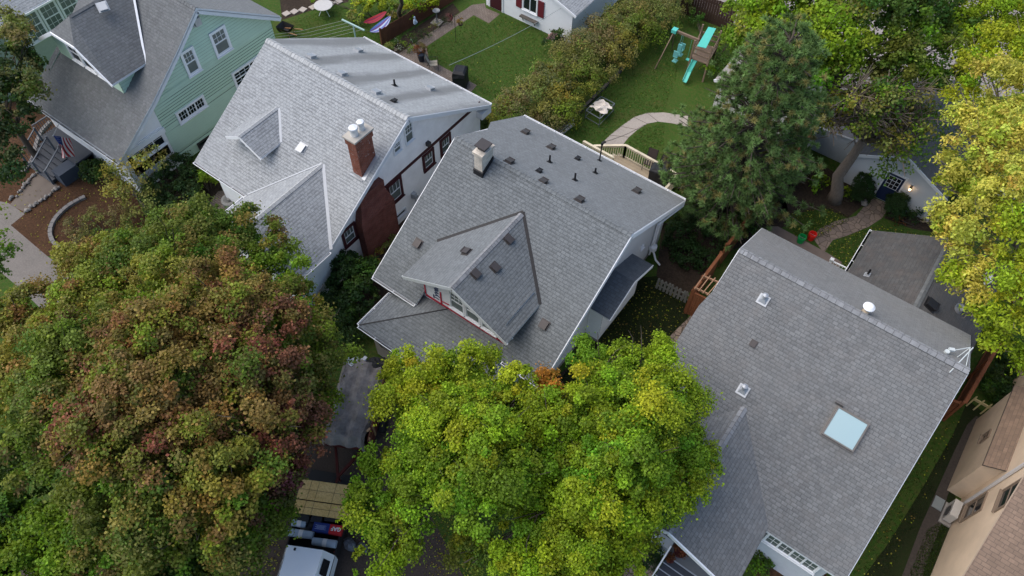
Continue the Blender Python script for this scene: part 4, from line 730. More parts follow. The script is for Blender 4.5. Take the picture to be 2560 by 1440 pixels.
# ================================================================== garages
def garage(name, label, x0, x1, y0, y1, eave, peak, wallm, roofm, ov=.3, loc=None, laps=.14):
    g_ = thing(name, label, 'garage', ((x0+x1)/2, (y0+y1)/2, 0)); c = (x0+x1)/2; sl_ = (peak-eave)/(c-x0+ov)
    m_ = MB(); m_.slab([A(x0-ov, y0-ov*.6, eave), A(c, y0-ov*.6, peak), A(c, y1+ov*.6, peak), A(x0-ov, y1+ov*.6, eave)], .1); m_.slab([A(c, y0-ov*.6, peak), A(x1+ov, y0-ov*.6, eave), A(x1+ov, y1+ov*.6, eave), A(c, y1+ov*.6, peak)], .1); m_.build('roof', [roofm, TRIM], g_)
    e2 = eave+sl_*ov-.08; m_ = MB(); fr_ = [A(x0, y0, 0), A(x1, y0, 0), A(x1, y0, e2), A(c, y0, peak-.08), A(x0, y0, e2)]; lap_wall(m_, fr_, (0, -1, 0), laps, .015); m_.face(fr_); rt = [A(x1, y0, 0), A(x1, y1, 0), A(x1, y1, e2), A(x1, y0, e2)]; lap_wall(m_, rt, (1, 0, 0), laps, .015); m_.face(rt); lf = [A(x0, y1, 0), A(x0, y0, 0), A(x0, y0, e2), A(x0, y1, e2)]; lap_wall(m_, lf, (-1, 0, 0), laps, .015); m_.face(lf); m_.face([A(x1, y1, 0), A(x0, y1, 0), A(x0, y1, e2), A(c, y1, peak-.08), A(x1, y1, e2)]); m_.build('wall', wallm, g_)
    m_ = MB(); m_.beam((x0-ov, y0-ov*.6-.02, eave-.06), (c, y0-ov*.6-.02, peak-.06), .04, .16); m_.beam((x1+ov, y0-ov*.6-.02, eave-.06), (c, y0-ov*.6-.02, peak-.06), .04, .16); m_.build('rake_board', WHITE, g_); return g_
G1 = garage('white_garage', 'white clapboard garage with maroon door and shutters behind the lawn', -26.2, -19.7, 33.6, 42, 2.25, 3.5, WHITE, S_H2, .35)
m_ = MB(); m_.box((-25.85, 33.54, .05), (-24.95, 33.62, 2.1)); m_.build('door', MAROON, G1); m_ = MB(); m_.box((-25.98, 33.55, 0), (-25.86, 33.63, 2.2)); m_.box((-24.94, 33.55, 0), (-24.82, 33.63, 2.2)); m_.build('door_frame', TRIM, G1)
window(G1, (-23.35, 33.58, .95), (1, 0, 0), (0, -1, 0), 1.15, 1.1, WHITE, PANE, casing=.08, nx=2, rows=1)
for x in (-23.82, -22.16): m_ = MB(); m_.box((x, 33.53, .95), (x+.42, 33.58, 2.05)); m_.build('shutter', plain('shutter_red', (.15, .022, .032), .5), G1)
m_ = MB(); m_.box((-23.4, 33.3, .5), (-22.1, 33.56, .56)); m_.beam((-23.2, 33.5, .2), (-23.2, 33.35, .5), .04, .04); m_.beam((-22.3, 33.5, .2), (-22.3, 33.35, .5), .04, .04); m_.build('planter_shelf', GREYW, G1)
G2_ = garage('grey_garage', 'pale grey garage with a navy door and a lit lamp', -2.0, 2.92, 33.0, 40, 1.85, 3.2, GREYS, S_WING, .12)
q = [onY(x, y, 33.0) for x, y in ((2214, 430), (2258, 447), (2177, 490), (2228, 510))]; x0, x1 = -.06, 1.0
m_ = MB(); m_.box((x0, 32.95, 0), (x0+.09, 33.02, 2.0)); m_.box((x1-.09, 32.95, 0), (x1, 33.02, 2.0)); m_.box((x0+.09, 32.95, 1.9), (x1-.09, 33.02, 2.0)); m_.build('door_frame', WHITE, G2_)
m_ = MB(); m_.box((x0+.09, 32.97, .03), (x1-.09, 33.0, 1.9)); DR = m_.build('door', plain('navy_door', (.018, .032, .085), .45), G2_)
m_ = MB(); dx0, dx1, dz0, dz1 = x0+.22, x1-.22, .98, 1.75
for i in range(4): xx = dx0+(dx1-dx0)*i/3; m_.box((xx-.012, 32.945, dz0), (xx+.012, 32.965, dz1)); zz = dz0+(dz1-dz0)*i/3; m_.box((dx0-.03, 32.948, zz-.012), (dx1+.03, 32.964, zz+.012))
dwn = m_.build('door_window', WHITE, DR); m_ = MB(); m_.box((dx0, 32.955, dz0), (dx1, 32.968, dz1)); m_.build('pane', PANE, dwn); m_ = MB(); m_.lathe(A(x1-.15, 32.96, .95), [(.03, 0), (.035, .06)], 8, axis=(0, -1, 0)); m_.build('handle', GALV, DR)
k = N('lamp_glow'); k.b.inputs['Emission Color'].default_value = (1, .62, .28, 1); k.b.inputs['Emission Strength'].default_value = 3; k.col((1, .7, .4, 1))
m_ = MB(); lp = A(1.32, 32.98, 1.55); m_.box(lp-A(.05, .02, .02), lp+A(.05, .02, .16)); m_.beam(lp+A(0, 0, .12), lp+A(0, -.14, .1), .02, .02); m_.lathe(lp+A(0, -.14, .02), [(.06, .06), (.07, .09), (.02, .14)], 10); WL = m_.build('wall_lamp', DBROWN, G2_)
m_ = MB(); m_.lathe(lp+A(0, -.14, -.1), [(.02, 0), (.05, .03), (.06, .12), (.03, .16)], 10); m_.build('bulb', k.m, WL)
pl_ = bpy.data.lights.new('bulb_light', 'POINT'); pl_.energy = .8; pl_.color = (1, .6, .3); pl_.shadow_soft_size = .06; lo = bpy.data.objects.new('bulb_light', pl_); COL.objects.link(lo); lo.location = (1.32, 32.78, 1.6)
m_ = MB(); m_.face([A(-4.6, 34.2, 0), A(-2.0, 34.2, 0), A(-2.0, 34.2, 1.7), A(-4.6, 34.2, 1.7)]); m_.face([A(-4.6, 34.2, 0), A(-4.6, 34.2, 1.7), A(-4.6, 40, 1.7), A(-4.6, 40, 0)]); m_.build('lean_to_wall', plain('lean_to_grey', (.36, .40, .43), .7), G2_); m_ = MB(); m_.slab([A(-4.8, 34.0, 1.75), A(-1.95, 34.0, 2.0), A(-1.95, 40, 2.0), A(-4.8, 40, 1.75)], .1); m_.build('lean_to_roof', [plain('roll_roofing', (.28, .255, .235), .9, var=.2, scale=3), WHITE], G2_)
win_y(G2_, 34.2, [(2098, 415), (2150, 440), (2088, 432), (2140, 458)], WHITE, plain('dark_interior', (.04, .012, .01), .6), casing=.09, rows=1)
G5 = garage('shed_garage', 'grey roofed garage half hidden behind the pine', -9.9, -5.4, 33.5, 40.5, 2.3, 3.3, plain('offwhite_siding', (.56, .55, .53), .7), plain('worn_roofing', (.30, .275, .26), .9, var=.3, scale=2), .3)
G6 = garage('alley_garage', 'grey shingled garage beyond the alley trees', 4.4, 9.0, 35.5, 43, 2.2, 3.4, GREYS, S_WING, .3)
# ------------------------------------------------------------------ foliage
LEAF = leafmat('leaf', .4); NEEDLE = leafmat('needle', .3); BARK = bark('tree_bark', (.085, .07, .055)); BARKG = bark('grey_bark', (.20, .165, .13)); TWIG = plain('twig', (.34, .28, .235), .9)
PAL = {   # leaf colours (leaf's own colour, near linear)
 'g': (.145, .255, .014), 'dg': (.022, .055, .014), 'mg': (.055, .12, .016), 'yg': (.25, .35, .015), 'y': (.32, .38, .018), 'Y': (.52, .50, .08), 'o': (.28, .18, .045), 'O': (.42, .20, .028),
 'r': (.23, .085, .05), 'p': (.21, .055, .062), 'rb': (.20, .13, .045), 'yb': (.26, .235, .035), 'gr': (.12, .165, .022), 'br': (.20, .17, .07), 'ol': (.20, .21, .05), 'pk': (.5, .25, .27), 'w': (.6, .6, .55), 'st': (.16, .05, .02)}
def leaf_mesh(name, P, Nn, S, C, mat, parent, aspect=.75, fold=.12):
    n = len(P); T = rng.normal(size=(n, 3)); T -= (T*Nn).sum(1)[:, None]*Nn; T /= np.linalg.norm(T, axis=1)[:, None]+1e-9; Bt = np.cross(Nn, T); S = S[:, None]
    V = np.empty((n, 4, 3)); V[:, 0] = P-T*S*.5; V[:, 1] = P+Bt*S*aspect*.5+Nn*S*fold; V[:, 2] = P+T*S*.5; V[:, 3] = P-Bt*S*aspect*.5+Nn*S*fold
    return raw_mesh(name, V, C, mat, parent)
def raw_mesh(name, V, C, mat, parent):
    n, k = V.shape[:2]; org = np.array(parent['_o']) if parent is not None else V.reshape(-1, 3).mean(0)*A(1, 1, 0)
    me = bpy.data.meshes.new(name); me.vertices.add(n*k); me.vertices.foreach_set('co', (V-org).astype(np.float32).ravel()); me.loops.add(n*k); me.loops.foreach_set('vertex_index', np.arange(n*k, dtype=np.int32))
    me.polygons.add(n); me.polygons.foreach_set('loop_start', np.arange(0, n*k, k, dtype=np.int32)); me.update(calc_edges=True)
    ca = me.color_attributes.new('leafcol', 'FLOAT_COLOR', 'POINT'); cc = np.ones((n, k, 4), np.float32); cc[:, :, :3] = C[:, None, :]; ca.data.foreach_set('color', cc.ravel())
    me.materials.append(mat); o = bpy.data.objects.new(name, me); COL.objects.link(o); o['_o'] = [float(q) for q in org]
    if parent is not None: o.parent = parent
    else: o.location = org
    return o
def rdir(n, zmin=-1.):
    z = rng.uniform(zmin, 1, n); a = rng.uniform(0, 2*math.pi, n); r_ = np.sqrt(1-z*z); return np.stack([r_*np.cos(a), r_*np.sin(a), z], 1)
def blobs_of(spec):
    out = []
    for px, py, z, rp, col in spec:
        c = at(px, py, z); r_ = rp*((c-EYE)@FW)/FPX; out.append((c, r_, col))
    return out
def foliage(name, parent, bl, clump=.45, sub=0, dens=1.0, leaf=.17, mat=None, zmin=-.45, sq=.9, fill=1.0, per=95, mixin=(), spread=.9, aspect=.75, tone=1.):
    """leaf clumps over the outside of a union of lobes, with loose ones inside; colour goes by lobe and clump"""
    Ps, Ns, Ss, Cs = [], [], [], []
    if sub:                                     # smaller lobes over each big one, so that the crown swells and gaps like a real one
        out = []
        for c, r_, col in bl:
            k = max(4, int(sub*(r_/1.2)**1.3))
            for d in rdir(k, -.25): q = r_*rng.uniform(.30, .52); out.append((c+d*(r_-q*.75)*A(1, 1, .92), q, col))
            out.append((c, r_*.55, col))
        bl = out
    cs = np.array([b_[0] for b_ in bl]); rs = np.array([b_[1] for b_ in bl])
    for bi, (c, r_, col) in enumerate(bl):
        k = max(3, int(fill*2.6*(r_/clump)**2)); d = rdir(k, zmin); rad = r_*rng.uniform(.62, 1.04, k)
        cp = c+d*rad[:, None]*A(1, 1, sq)
        inside = np.zeros(k, bool)
        for bj in range(len(bl)):
            if bj != bi: inside |= np.linalg.norm((cp-cs[bj])/A(1, 1, sq), axis=1) < rs[bj]*.55
        cp = cp[~inside]; d = d[~inside]
        for q, dd in zip(cp, d):
            rc = clump*math.exp(rng.normal(-.08, .32)); n = max(6, int(per*dens*(rc/clump)**1.8*rng.uniform(.7, 1.2)))
            h = rdir(n); ax = unit(dd*.6+A(0, 0, .8)); s_ = (h@ax) < -.25; h[s_] *= -1
            st_ = rdir(1, .0)[0]*rng.uniform(0, .5)+A(0, 0, .25)*rng.random()      # each clump leans and stretches its own way
            off = h*rc*(rng.uniform(.05, 1, n)**.55)[:, None]*A(1, 1, .8)*spread; off += (off@unit(st_))[:, None]*st_*.9
            stray = rng.random(n) < .12; off[stray] *= rng.uniform(1.15, 1.75, (stray.sum(), 1)); p = q+off
            nn = h*.5+ax*.5+rng.normal(size=(n, 3))*.55; nn /= np.linalg.norm(nn, axis=1)[:, None]
            # colour: own lobe blended with the neighbours by distance, then clump and leaf variation
            w_ = np.exp(-((np.linalg.norm(q-cs, axis=1)/(rs*1.1))**2)); w_[bi] += .3; w_ /= w_.sum(); pick = rng.choice(len(bl), p=w_)
            base = A(*PAL[bl[pick][2]])*.65+A(*PAL[col])*.35
            if mixin and rng.random() < mixin[1]: mk = mixin[0] if isinstance(mixin[0], str) else mixin[0][rng.integers(len(mixin[0]))]; base = base*.4+A(*PAL[mk])*.6
            base = base*rng.uniform(.8, 1.5)*tone; hue = rng.normal(0, .10)
            alt = A(*PAL[bl[rng.choice(len(bl), p=w_)][2]])*rng.uniform(.8, 1.3); cc = np.where(rng.random((n, 1)) < .18, alt, base)*(1+rng.normal(0, .2, (n, 1)))*A(1+hue, 1-hue*.3, 1.); 
            Ps.append(p); Ns.append(nn); Ss.append(leaf*rng.uniform(.65, 1.25, n)); Cs.append(np.clip(cc, .004, .9))
    return leaf_mesh(name, np.concatenate(Ps), np.concatenate(Ns), np.concatenate(Ss), np.concatenate(Cs), mat or LEAF, parent, aspect)
def limbs(parent, base, top, bl, mat, r0=.25, name='trunk', frac=.75, twigs=1):
    """tapered trunk with limbs that reach into every lobe"""
    m_ = MB(); base = np.asarray(base, float); top = np.asarray(top, float); k = 6
    ax = [base+(top-base)*t+A(rng.normal(0, .06), rng.normal(0, .06), 0)*(t > 0) for t in np.linspace(0, 1, k)]
    m_.tube([base-A(0, 0, .05)]+ax, [r0*1.45]+[r0*(1-.55*t) for t in np.linspace(0, 1, k)], 10)
    for c, r_, _ in bl:
        t = rng.uniform(.45, .95); s_ = base+(top-base)*t; e = c+(c-s_)*.1; mid = (s_+e)/2+A(rng.normal(0, .15), rng.normal(0, .15), rng.uniform(.0, .35)); ra = r0*(.42-.2*t)
        m_.tube([s_, mid, e], [ra, ra*.6, ra*.22], 6)
        for j in range(twigs*3):
            d = rdir(1, -.2)[0]; m_.tube([mid+(e-mid)*rng.random(), e+d*r_*.55, e+d*r_*.85+A(0, 0, .1)], [ra*.3, ra*.16, ra*.06], 4, cap=False)
    return m_.build(name, mat, parent, smooth=True)
def tree(name, label, base, top, spec, cat='tree', r0=.25, group=None, barkm=None, **kw):
    b_ = np.asarray(base, float); t_ = thing(name, label, cat, (b_[0], b_[1], 0), group); bl = blobs_of(spec)
    limbs(t_, A(b_[0], b_[1], 0), top, bl, barkm or BARK, r0); foliage('crown', t_, bl, **kw); return t_
def under(spec): # trunk foot below the middle of the lobes
    c = np.mean([b_[0] for b_ in blobs_of(spec)], 0); return A(c[0], c[1], 0)
T1 = [(450, 650, 6.2, 150, 'gr'), (600, 630, 5.8, 110, 'gr'), (690, 720, 5.8, 120, 'g'), (260, 740, 6.0, 130, 'yb'), (90, 830, 5.8, 115, 'yb'), (400, 760, 7.8, 130, 'yb'), (560, 790, 8.6, 150, 'o'), (400, 880, 9.2, 150, 'o'), (640, 890, 8.8, 150, 'r'), (760, 900, 6.6, 105, 'gr'), (210, 930, 8.0, 150, 'gr'), (70, 980, 6.2, 120, 'yb'),
      (330, 1030, 9.4, 160, 'rb'), (500, 1030, 9.6, 160, 'o'), (660, 1060, 8.2, 130, 'r'), (770, 1000, 6, 80, 'g'), (180, 1100, 8.0, 140, 'gr'), (360, 1190, 8.8, 150, 'gr'), (540, 1200, 8.6, 140, 'yb'), (665, 1190, 6.6, 95, 'p'), (640, 1300, 6, 95, 'g'), (480, 1340, 7.2, 130, 'gr'), (330, 1360, 7.0, 140, 'gr'), (250, 1080, 9.0, 110, 'r'), (560, 950, 9.2, 120, 'rb'), (720, 1100, 7, 90, 'r'), (430, 1120, 9.2, 110, 'r'), (300, 880, 9, 110, 'r'), (440, 960, 6.5, 230, 'g'), (620, 780, 8.6, 90, 'r'), (480, 840, 9.4, 80, 'r'), (250, 1010, 8.6, 80, 'r'), (560, 1130, 8.8, 90, 'o'), (700, 960, 7.6, 90, 'rb'), (420, 1180, 6, 220, 'gr'), (560, 1290, 6, 150, 'gr'), (640, 1250, 6, 105, 'gr'), (600, 1350, 5.5, 95, 'gr'), (720, 1020, 6.4, 110, 'rb'), (795, 830, 5.4, 52, 'g'), (740, 800, 6, 90, 'g')]
tb = at(425, 985, 6.5); tree('maple_tree', 'big maple turning rusty red over green, at the lower left', (tb[0], tb[1], 0), (tb[0], tb[1], 6.5), T1, r0=.34, group=None, clump=.34, leaf=.105, per=200, fill=.78, mixin=(('gr', 'o', 'r', 'g', 'rb', 'gr', 'g'), .65), sub=7)
T2 = [(40, 1210, 5.8, 120, 'mg'), (120, 1330, 6, 120, 'g'), (0, 1360, 5.5, 130, 'mg'), (230, 1430, 5.8, 110, 'g'), (90, 1460, 5.6, 120, 'g'), (400, 1480, 5.4, 110, 'mg'), (560, 1450, 5, 90, 'gr'), (-80, 1250, 5.5, 120, 'mg')]
tb = at(90, 1380, 5); tree('maple_tree', 'dark green maple at the very lower left corner', (tb[0], tb[1], 0), (tb[0], tb[1], 5), T2, r0=.22, clump=.34, leaf=.11, per=200, fill=.95, sub=6)
T3 = [(1060, 930, 6, 90, 'y'), (1130, 920, 6.2, 70, 'y'), (1205, 925, 5.6, 62, 'yg'), (985, 930, 5.2, 50, 'yg'), (1010, 1030, 6.2, 88, 'y'), (1120, 1040, 7.2, 100, 'yg'), (1290, 995, 7, 75, 'y'), (1375, 975, 6.6, 42, 'O'), (1350, 1060, 7.2, 80, 'yg'), (1240, 1090, 8, 110, 'yg'), (1090, 1140, 7.4, 110, 'g'), (990, 1180, 5.8, 95, 'g'), (1200, 1210, 8, 115, 'g'), (1090, 1240, 6.8, 80, 'g'), (1150, 1100, 5.5, 150, 'g'), (1280, 1110, 5.5, 130, 'g'), (1130, 980, 5.6, 90, 'yg'), (960, 1270, 5.6, 95, 'g'), (1000, 1340, 5.8, 80, 'g'), (960, 1395, 5.2, 70, 'yg'), (1290, 1190, 7.6, 90, 'g')]
tb = at(1150, 1120, 5.5); tree('maple_tree', 'green maple with yellow tips in front of the grey bungalow', (tb[0], tb[1], 0), (tb[0]-.0, tb[1], 6), T3, r0=.26, clump=.32, leaf=.092, per=260, fill=.78, mixin=('yg', .3), sub=7)
T4 = [(1500, 930, 6.4, 85, 'g'), (1600, 910, 6.6, 75, 'yg'), (1645, 880, 6.2, 36, 'yg'), (1660, 960, 6.4, 70, 'yg'), (1490, 1020, 7.4, 95, 'yg'), (1585, 1030, 8.2, 105, 'y'), (1680, 1080, 6.8, 80, 'g'), (1700, 1180, 6.4, 80, 'g'), (1590, 1150, 8.2, 110, 'g'), (1450, 1130, 7.2, 95, 'g'), (1690, 1270, 5.8, 60, 'yg'), (1600, 1270, 6.8, 105, 'yg'), (1460, 1260, 7.4, 115, 'yg'), (1340, 1290, 6.8, 95, 'g'), (1560, 1350, 6.0, 80, 'yg'), (1430, 1380, 6.4, 110, 'yg'), (1300, 1390, 6.0, 85, 'yg'), (1520, 1430, 5.4, 80, 'yg'), (1370, 1450, 5.6, 80, 'yg'), (1195, 1390, 4.6, 60, 'gr'), (1560, 1080, 5.5, 170, 'g'), (1500, 1220, 5.5, 170, 'g'), (1690, 1000, 6, 60, 'yg'), (1735, 1200, 6, 55, 'yg'), (1705, 1040, 6.2, 62, 'yg'), (1650, 1120, 6, 110, 'g'), (1730, 1130, 6, 50, 'g'), (1650, 1220, 6, 90, 'g'), (1400, 1220, 6, 120, 'g'), (1440, 1330, 5.5, 130, 'g')]
tb = at(1530, 1180, 5.5); tree('maple_tree', 'green maple with golden tips beside the skylight house', (tb[0], tb[1], 0), (tb[0], tb[1], 6.2), T4, r0=.28, clump=.32, leaf=.092, per=260, fill=.78, mixin=('yg', .3), sub=7)
T5 = [(2400, 320, 7.2, 42, 'Y'), (2365, 420, 6.8, 36, 'Y'), (2385, 480, 6.8, 42, 'y'), (2350, 560, 6.2, 34, 'Y'), (2400, 240, 7.2, 40, 'y'), (2470, 470, 7.6, 60, 'Y'), (2395, 610, 6.4, 40, 'Y'), (2380, 690, 6, 36, 'y'), (2480, 300, 7.8, 70, 'Y'), (2440, 90, 7.2, 50, 'yg'), (2470, 40, 7.5, 95, 'yg'), (2560, 130, 8, 100, 'y'), (2440, 150, 7.5, 60, 'yg'), (2520, 240, 8.5, 95, 'Y'), (2430, 290, 7.6, 55, 'Y'), (2570, 340, 9, 95, 'Y'), (2470, 380, 8.2, 85, 'Y'), (2385, 430, 7.2, 48, 'Y'), (2540, 470, 8.5, 90, 'Y'), (2380, 540, 6.6, 45, 'Y'), (2450, 540, 7.6, 75, 'Y'), (2540, 590, 8.2, 85, 'y'), (2430, 640, 6.6, 62, 'Y'), (2510, 690, 7.2, 75, 'y'), (2415, 720, 6.0, 45, 'Y'), (2440, 775, 5.6, 36, 'y'), (2530, 790, 6.6, 66, 'yg'), (2590, 700, 8, 80, 'y'), (2500, 845, 5.2, 38, 'yg'), (2550, 900, 4.5, 36, 'yg')]
tb = at(2570, 560, 5); tree('ash_tree', 'golden yellow tree along the right edge', (tb[0]+.6, tb[1], 0), (tb[0]+.4, tb[1], 6), T5, r0=.26, barkm=BARKG, clump=.30, leaf=.16, per=80, fill=.75, mixin=('yg', .2), spread=1.1, aspect=.5, sub=6)
T6 = [(1880, 30, 6.5, 60, 'g'), (1930, 60, 7.2, 75, 'yg'), (2010, 20, 7.5, 90, 'g'), (1990, 140, 7, 60, 'mg'), (2060, 100, 7.8, 85, 'yg'), (2140, 30, 8, 95, 'mg'), (2150, 130, 7.5, 75, 'g'), (2020, 190, 6.5, 45, 'g'), (2250, 60, 8, 95, 'mg'), (2240, 170, 7.2, 75, 'gr'), (2350, 30, 7.5, 85, 'mg'), (2320, 130, 7, 70, 'g'), (2340, 220, 6.2, 58, 'mg'), (1840, 20, 5.5, 34, 'g'), (1870, 70, 6, 45, 'g'), (1850, 112, 5, 40, 'g'), (1895, 150, 5.6, 42, 'g'), (1980, 240, 5.6, 36, 'ol'), (1930, 120, 6.4, 52, 'yg'), (2100, 165, 7, 50, 'g'), (2200, 190, 6.6, 40, 'ol'), (2390, 90, 7, 65, 'mg'), (2410, 190, 6.4, 45, 'ol'), (2000, 200, 6.2, 40, 'g'), (2280, 120, 7.8, 70, 'g'), (2180, -10, 8, 80, 'g'), (1940, -10, 6.5, 70, 'g')]
tb = at(2110, 160, 5); tree('maple_tree', 'spreading dark green maple at the top over the alley', (tb[0], tb[1], 0), (tb[0], tb[1], 6.5), T6, r0=.3, clump=.42, leaf=.16, per=100, fill=.9, mixin=('ol', .25), sub=6)
# half-bare leaning tree
b0 = at(2085, 500, 0); t_ = thing('leaning_tree', 'leaning grey trunk with half bare, sparsely leaved branches by the flagstone walk', 'tree', b0); m_ = MB()
trk = [b0-A(0, 0, .05), b0+A(-.05, .05, .5), at(2095, 440, 1.5), at(2128, 395, 2.6), at(2160, 350, 3.7)]; m_.tube(trk, [.44, .33, .28, .24, .2], 12)
tips = []
for e, rr in (((2150, 290, 6.2), .13), ((2250, 380, 4.6), .12), ((2210, 250, 6.8), .12), ((2060, 300, 5.6), .09), ((2310, 300, 5.6), .1), ((2130, 230, 7), .1), ((2280, 220, 6.8), .09)):
    q = at(*e); s_ = trk[-1]; mid = (s_+q)/2+A(0, 0, .35); m_.tube([s_, mid, q], [rr*1.3, rr, rr*.5], 7)
    for j in range(60):
        f = rng.random(); o_ = mid+(q-mid)*f if rng.random() < .75 else s_+(mid-s_)*rng.uniform(.5, 1); d = rdir(1, -.25)[0]; L = rng.uniform(.6, 1.6); p1 = o_+d*L*.5+A(0, 0, .08); p2 = o_+d*L+A(0, 0, rng.uniform(-.15, .2)); m_.tube([o_, p1, p2], [.034, .026, .014], 4, cap=False); tips.append(p2)
        for j2 in range(3): d2 = unit(d+rdir(1)[0]*.8); p3 = p1+d2*rng.uniform(.3, .8); m_.tube([p1, p3], [.019, .011], 3, cap=False); tips.append(p3)
m_.build('trunk', bark('pale_bark', (.21, .17, .135)), t_, smooth=True)
bl = [(p, .22, ('g', 'ol', 'yb', 'mg')[i % 4]) for i, p in enumerate(tips) if rng.random() < .07]
foliage('crown', t_, bl+blobs_of([(2260, 330, 5.2, 48, 'g'), (2310, 380, 4.8, 46, 'mg'), (2215, 425, 3.6, 30, 'mg'), (2290, 260, 6.4, 46, 'ol'), (2250, 400, 4.2, 40, 'g'), (2330, 320, 5.4, 40, 'mg')]), clump=.3, leaf=.15, per=24, fill=.6, spread=1.3)
# pine
def pine(label, base, top, rad, nt, z0=1.6):
    b_ = np.asarray(base, float); h = top[2]; t_ = thing('pine_tree', label, 'tree', (b_[0], b_[1], 0)); m_ = MB(); ax = lambda z: A(b_[0]+(top[0]-b_[0])*z/h, b_[1]+(top[1]-b_[1])*z/h, z)
    m_.tube([ax(0)-A(0, 0, .05), ax(h*.4), ax(h*.98)], [.3, .2, .04], 10); tufts = []
    for i in range(nt):
        z = z0+(h-z0)*(1-(1-rng.random())**.8)*.97; f = (z-z0)/(h-z0); rr = rad*(1-f)**.5*(.55+.45*min(1, (f+.12)*4))*rng.uniform(.8, 1.12)+.25; a = rng.uniform(0, 2*math.pi); s_ = ax(z); e = s_+A(math.cos(a)*rr, math.sin(a)*rr, rr*rng.uniform(-.05, .28))*A(1, 1, 1)*rng.uniform(.75, 1.08)
        m_.tube([s_-A(0, 0, .2), (s_+e)/2, e], [.05, .035, .015], 5, cap=False)
        for k in range(rng.integers(5, 9)): q = s_+(e-s_)*rng.uniform(.55, 1.02); tufts.append((q+rng.normal(0, .17, 3)*A(1, 1, .6), unit((e-s_)*.5+A(0, 0, 1)+rng.normal(0, .4, 3))))
    m_.build('trunk', BARK, t_, smooth=True)
    nb = 54; T_ = len(tufts); C0 = np.array([q[0] for q in tufts]); D0 = np.array([q[1] for q in tufts]); d = rdir(T_*nb); dd = np.repeat(D0, nb, 0); d = d+dd*.6; d /= np.linalg.norm(d, axis=1)[:, None]; L = rng.uniform(.17, .27, T_*nb)[:, None]; P = np.repeat(C0, nb, 0); sd_ = np.cross(d, rdir(T_*nb)); sd_ /= np.linalg.norm(sd_, axis=1)[:, None]+1e-9
    V = np.stack([P+sd_*.02, P+d*L, P-sd_*.02], 1); tone = np.repeat(rng.uniform(.55, 1.6, T_), nb)[:, None]; mixv = np.repeat(rng.random(T_), nb)[:, None]
    C = (A(.135, .225, .07)*(mixv < .85)+A(.25, .225, .08)*(mixv >= .85))*tone; raw_mesh('crown', V, np.clip(C, .005, .6), NEEDLE, t_); return t_
pb = at(1800, 545, 0); pine('tall green pine standing between the deck and the grey garage', pb, (pb[0]+.2, pb[1]-.2, 11.8), 3.6, 420)
# --- trees and shrubs at the left edge and along the houses
T8 = [(15, 160, 5.2, 60, 'dg'), (45, 225, 5.4, 50, 'mg'), (10, 270, 5.2, 55, 'dg'), (50, 300, 4.6, 40, 'dg'), (10, 360, 4.4, 45, 'dg'), (30, 90, 5.8, 35, 'ol'), (62, 120, 5.8, 26, 'ol'), (-40, 200, 5.5, 60, 'dg'), (-40, 330, 5, 60, 'dg'), (75, 165, 5, 34, 'mg'), (60, 90, 5.4, 26, 'ol'), (45, 180, 4.8, 50, 'dg'), (20, 60, 5.6, 34, 'ol'), (70, 230, 4.4, 26, 'dg'), (30, 420, 3.8, 34, 'dg')]
tb = at(0, 260, 4); tree('crabapple_tree', 'dense dark tree at the left edge beside the mint house', (tb[0], tb[1], 0), (tb[0], tb[1], 4.5), T8, r0=.18, clump=.34, leaf=.15, per=80, fill=1., mixin=('br', .25))
T9 = [(-20, 550, 4, 26, 'g'), (10, 600, 4.2, 24, 'g'), (5, 650, 4, 26, 'mg'), (-30, 690, 4, 40, 'mg'), (35, 625, 4, 13, 'g'), (-50, 610, 4.4, 50, 'mg')]
tb = at(-90, 660, 3); tree('young_tree', 'leafy branches reaching over the sidewalk at the left edge', (tb[0], tb[1], 0), (tb[0], tb[1], 3.6), T9, r0=.1, clump=.26, leaf=.15, per=26, fill=.7, spread=1.15)
T10 = [(290, 430, 2.2, 34, 'yb'), (330, 470, 2.0, 40, 'ol'), (385, 400, 2.5, 30, 'ol'), (345, 430, 2.5, 28, 'yb'), (420, 395, 2.3, 22, 'ol'), (300, 485, 1.7, 36, 'yb'), (360, 510, 1.5, 40, 'ol'), (270, 460, 1.8, 25, 'br')]
tb = at(345, 490, .8); tree('ornamental_tree', 'sparse olive and bronze small tree in front of the mint house', (tb[0], tb[1], 0), (tb[0], tb[1], 1.7), T10, r0=.07, barkm=BARKG, clump=.26, leaf=.12, per=30, fill=.75, spread=1.2)
def shrub(label, spec, name='shrub', leaf=.1, clump=.22, per=70, group=None, cat='shrub', **kw):
    b_ = under(spec); t_ = thing(name, label, cat, b_, group); bl = blobs_of(spec); m_ = MB()
    for c, r_, _ in bl:
        for k in range(4): d = rdir(1, .1)[0]; m_.tube([A(b_[0], b_[1], 0)+(c-b_)*A(.5, .5, 0), c+d*r_*.4, c+d*r_*.8], [.02, .014, .006], 4, cap=False)
    m_.build('stems', BARK, t_); kw.setdefault('zmin', -.3); foliage('leaves', t_, bl, clump=clump, leaf=leaf, per=per, **kw); return t_
shrub('dark green shrubbery between the mint and the white house', [(450, 425, .9, 45, 'dg'), (485, 450, .8, 32, 'dg'), (500, 425, .8, 22, 'mg'), (415, 470, .8, 45, 'dg'), (455, 490, .8, 42, 'dg'), (420, 530, .6, 45, 'dg')])
shrub('light green shrub under the corner of the white house roof', [(512, 452, .8, 24, 'g'), (525, 440, .7, 16, 'g'), (495, 478, .6, 16, 'g')], leaf=.1)
shrub('small dark shrub beside the grey porch steps', [(238, 420, .6, 26, 'dg'), (222, 438, .4, 18, 'dg'), (262, 440, .5, 22, 'mg')])
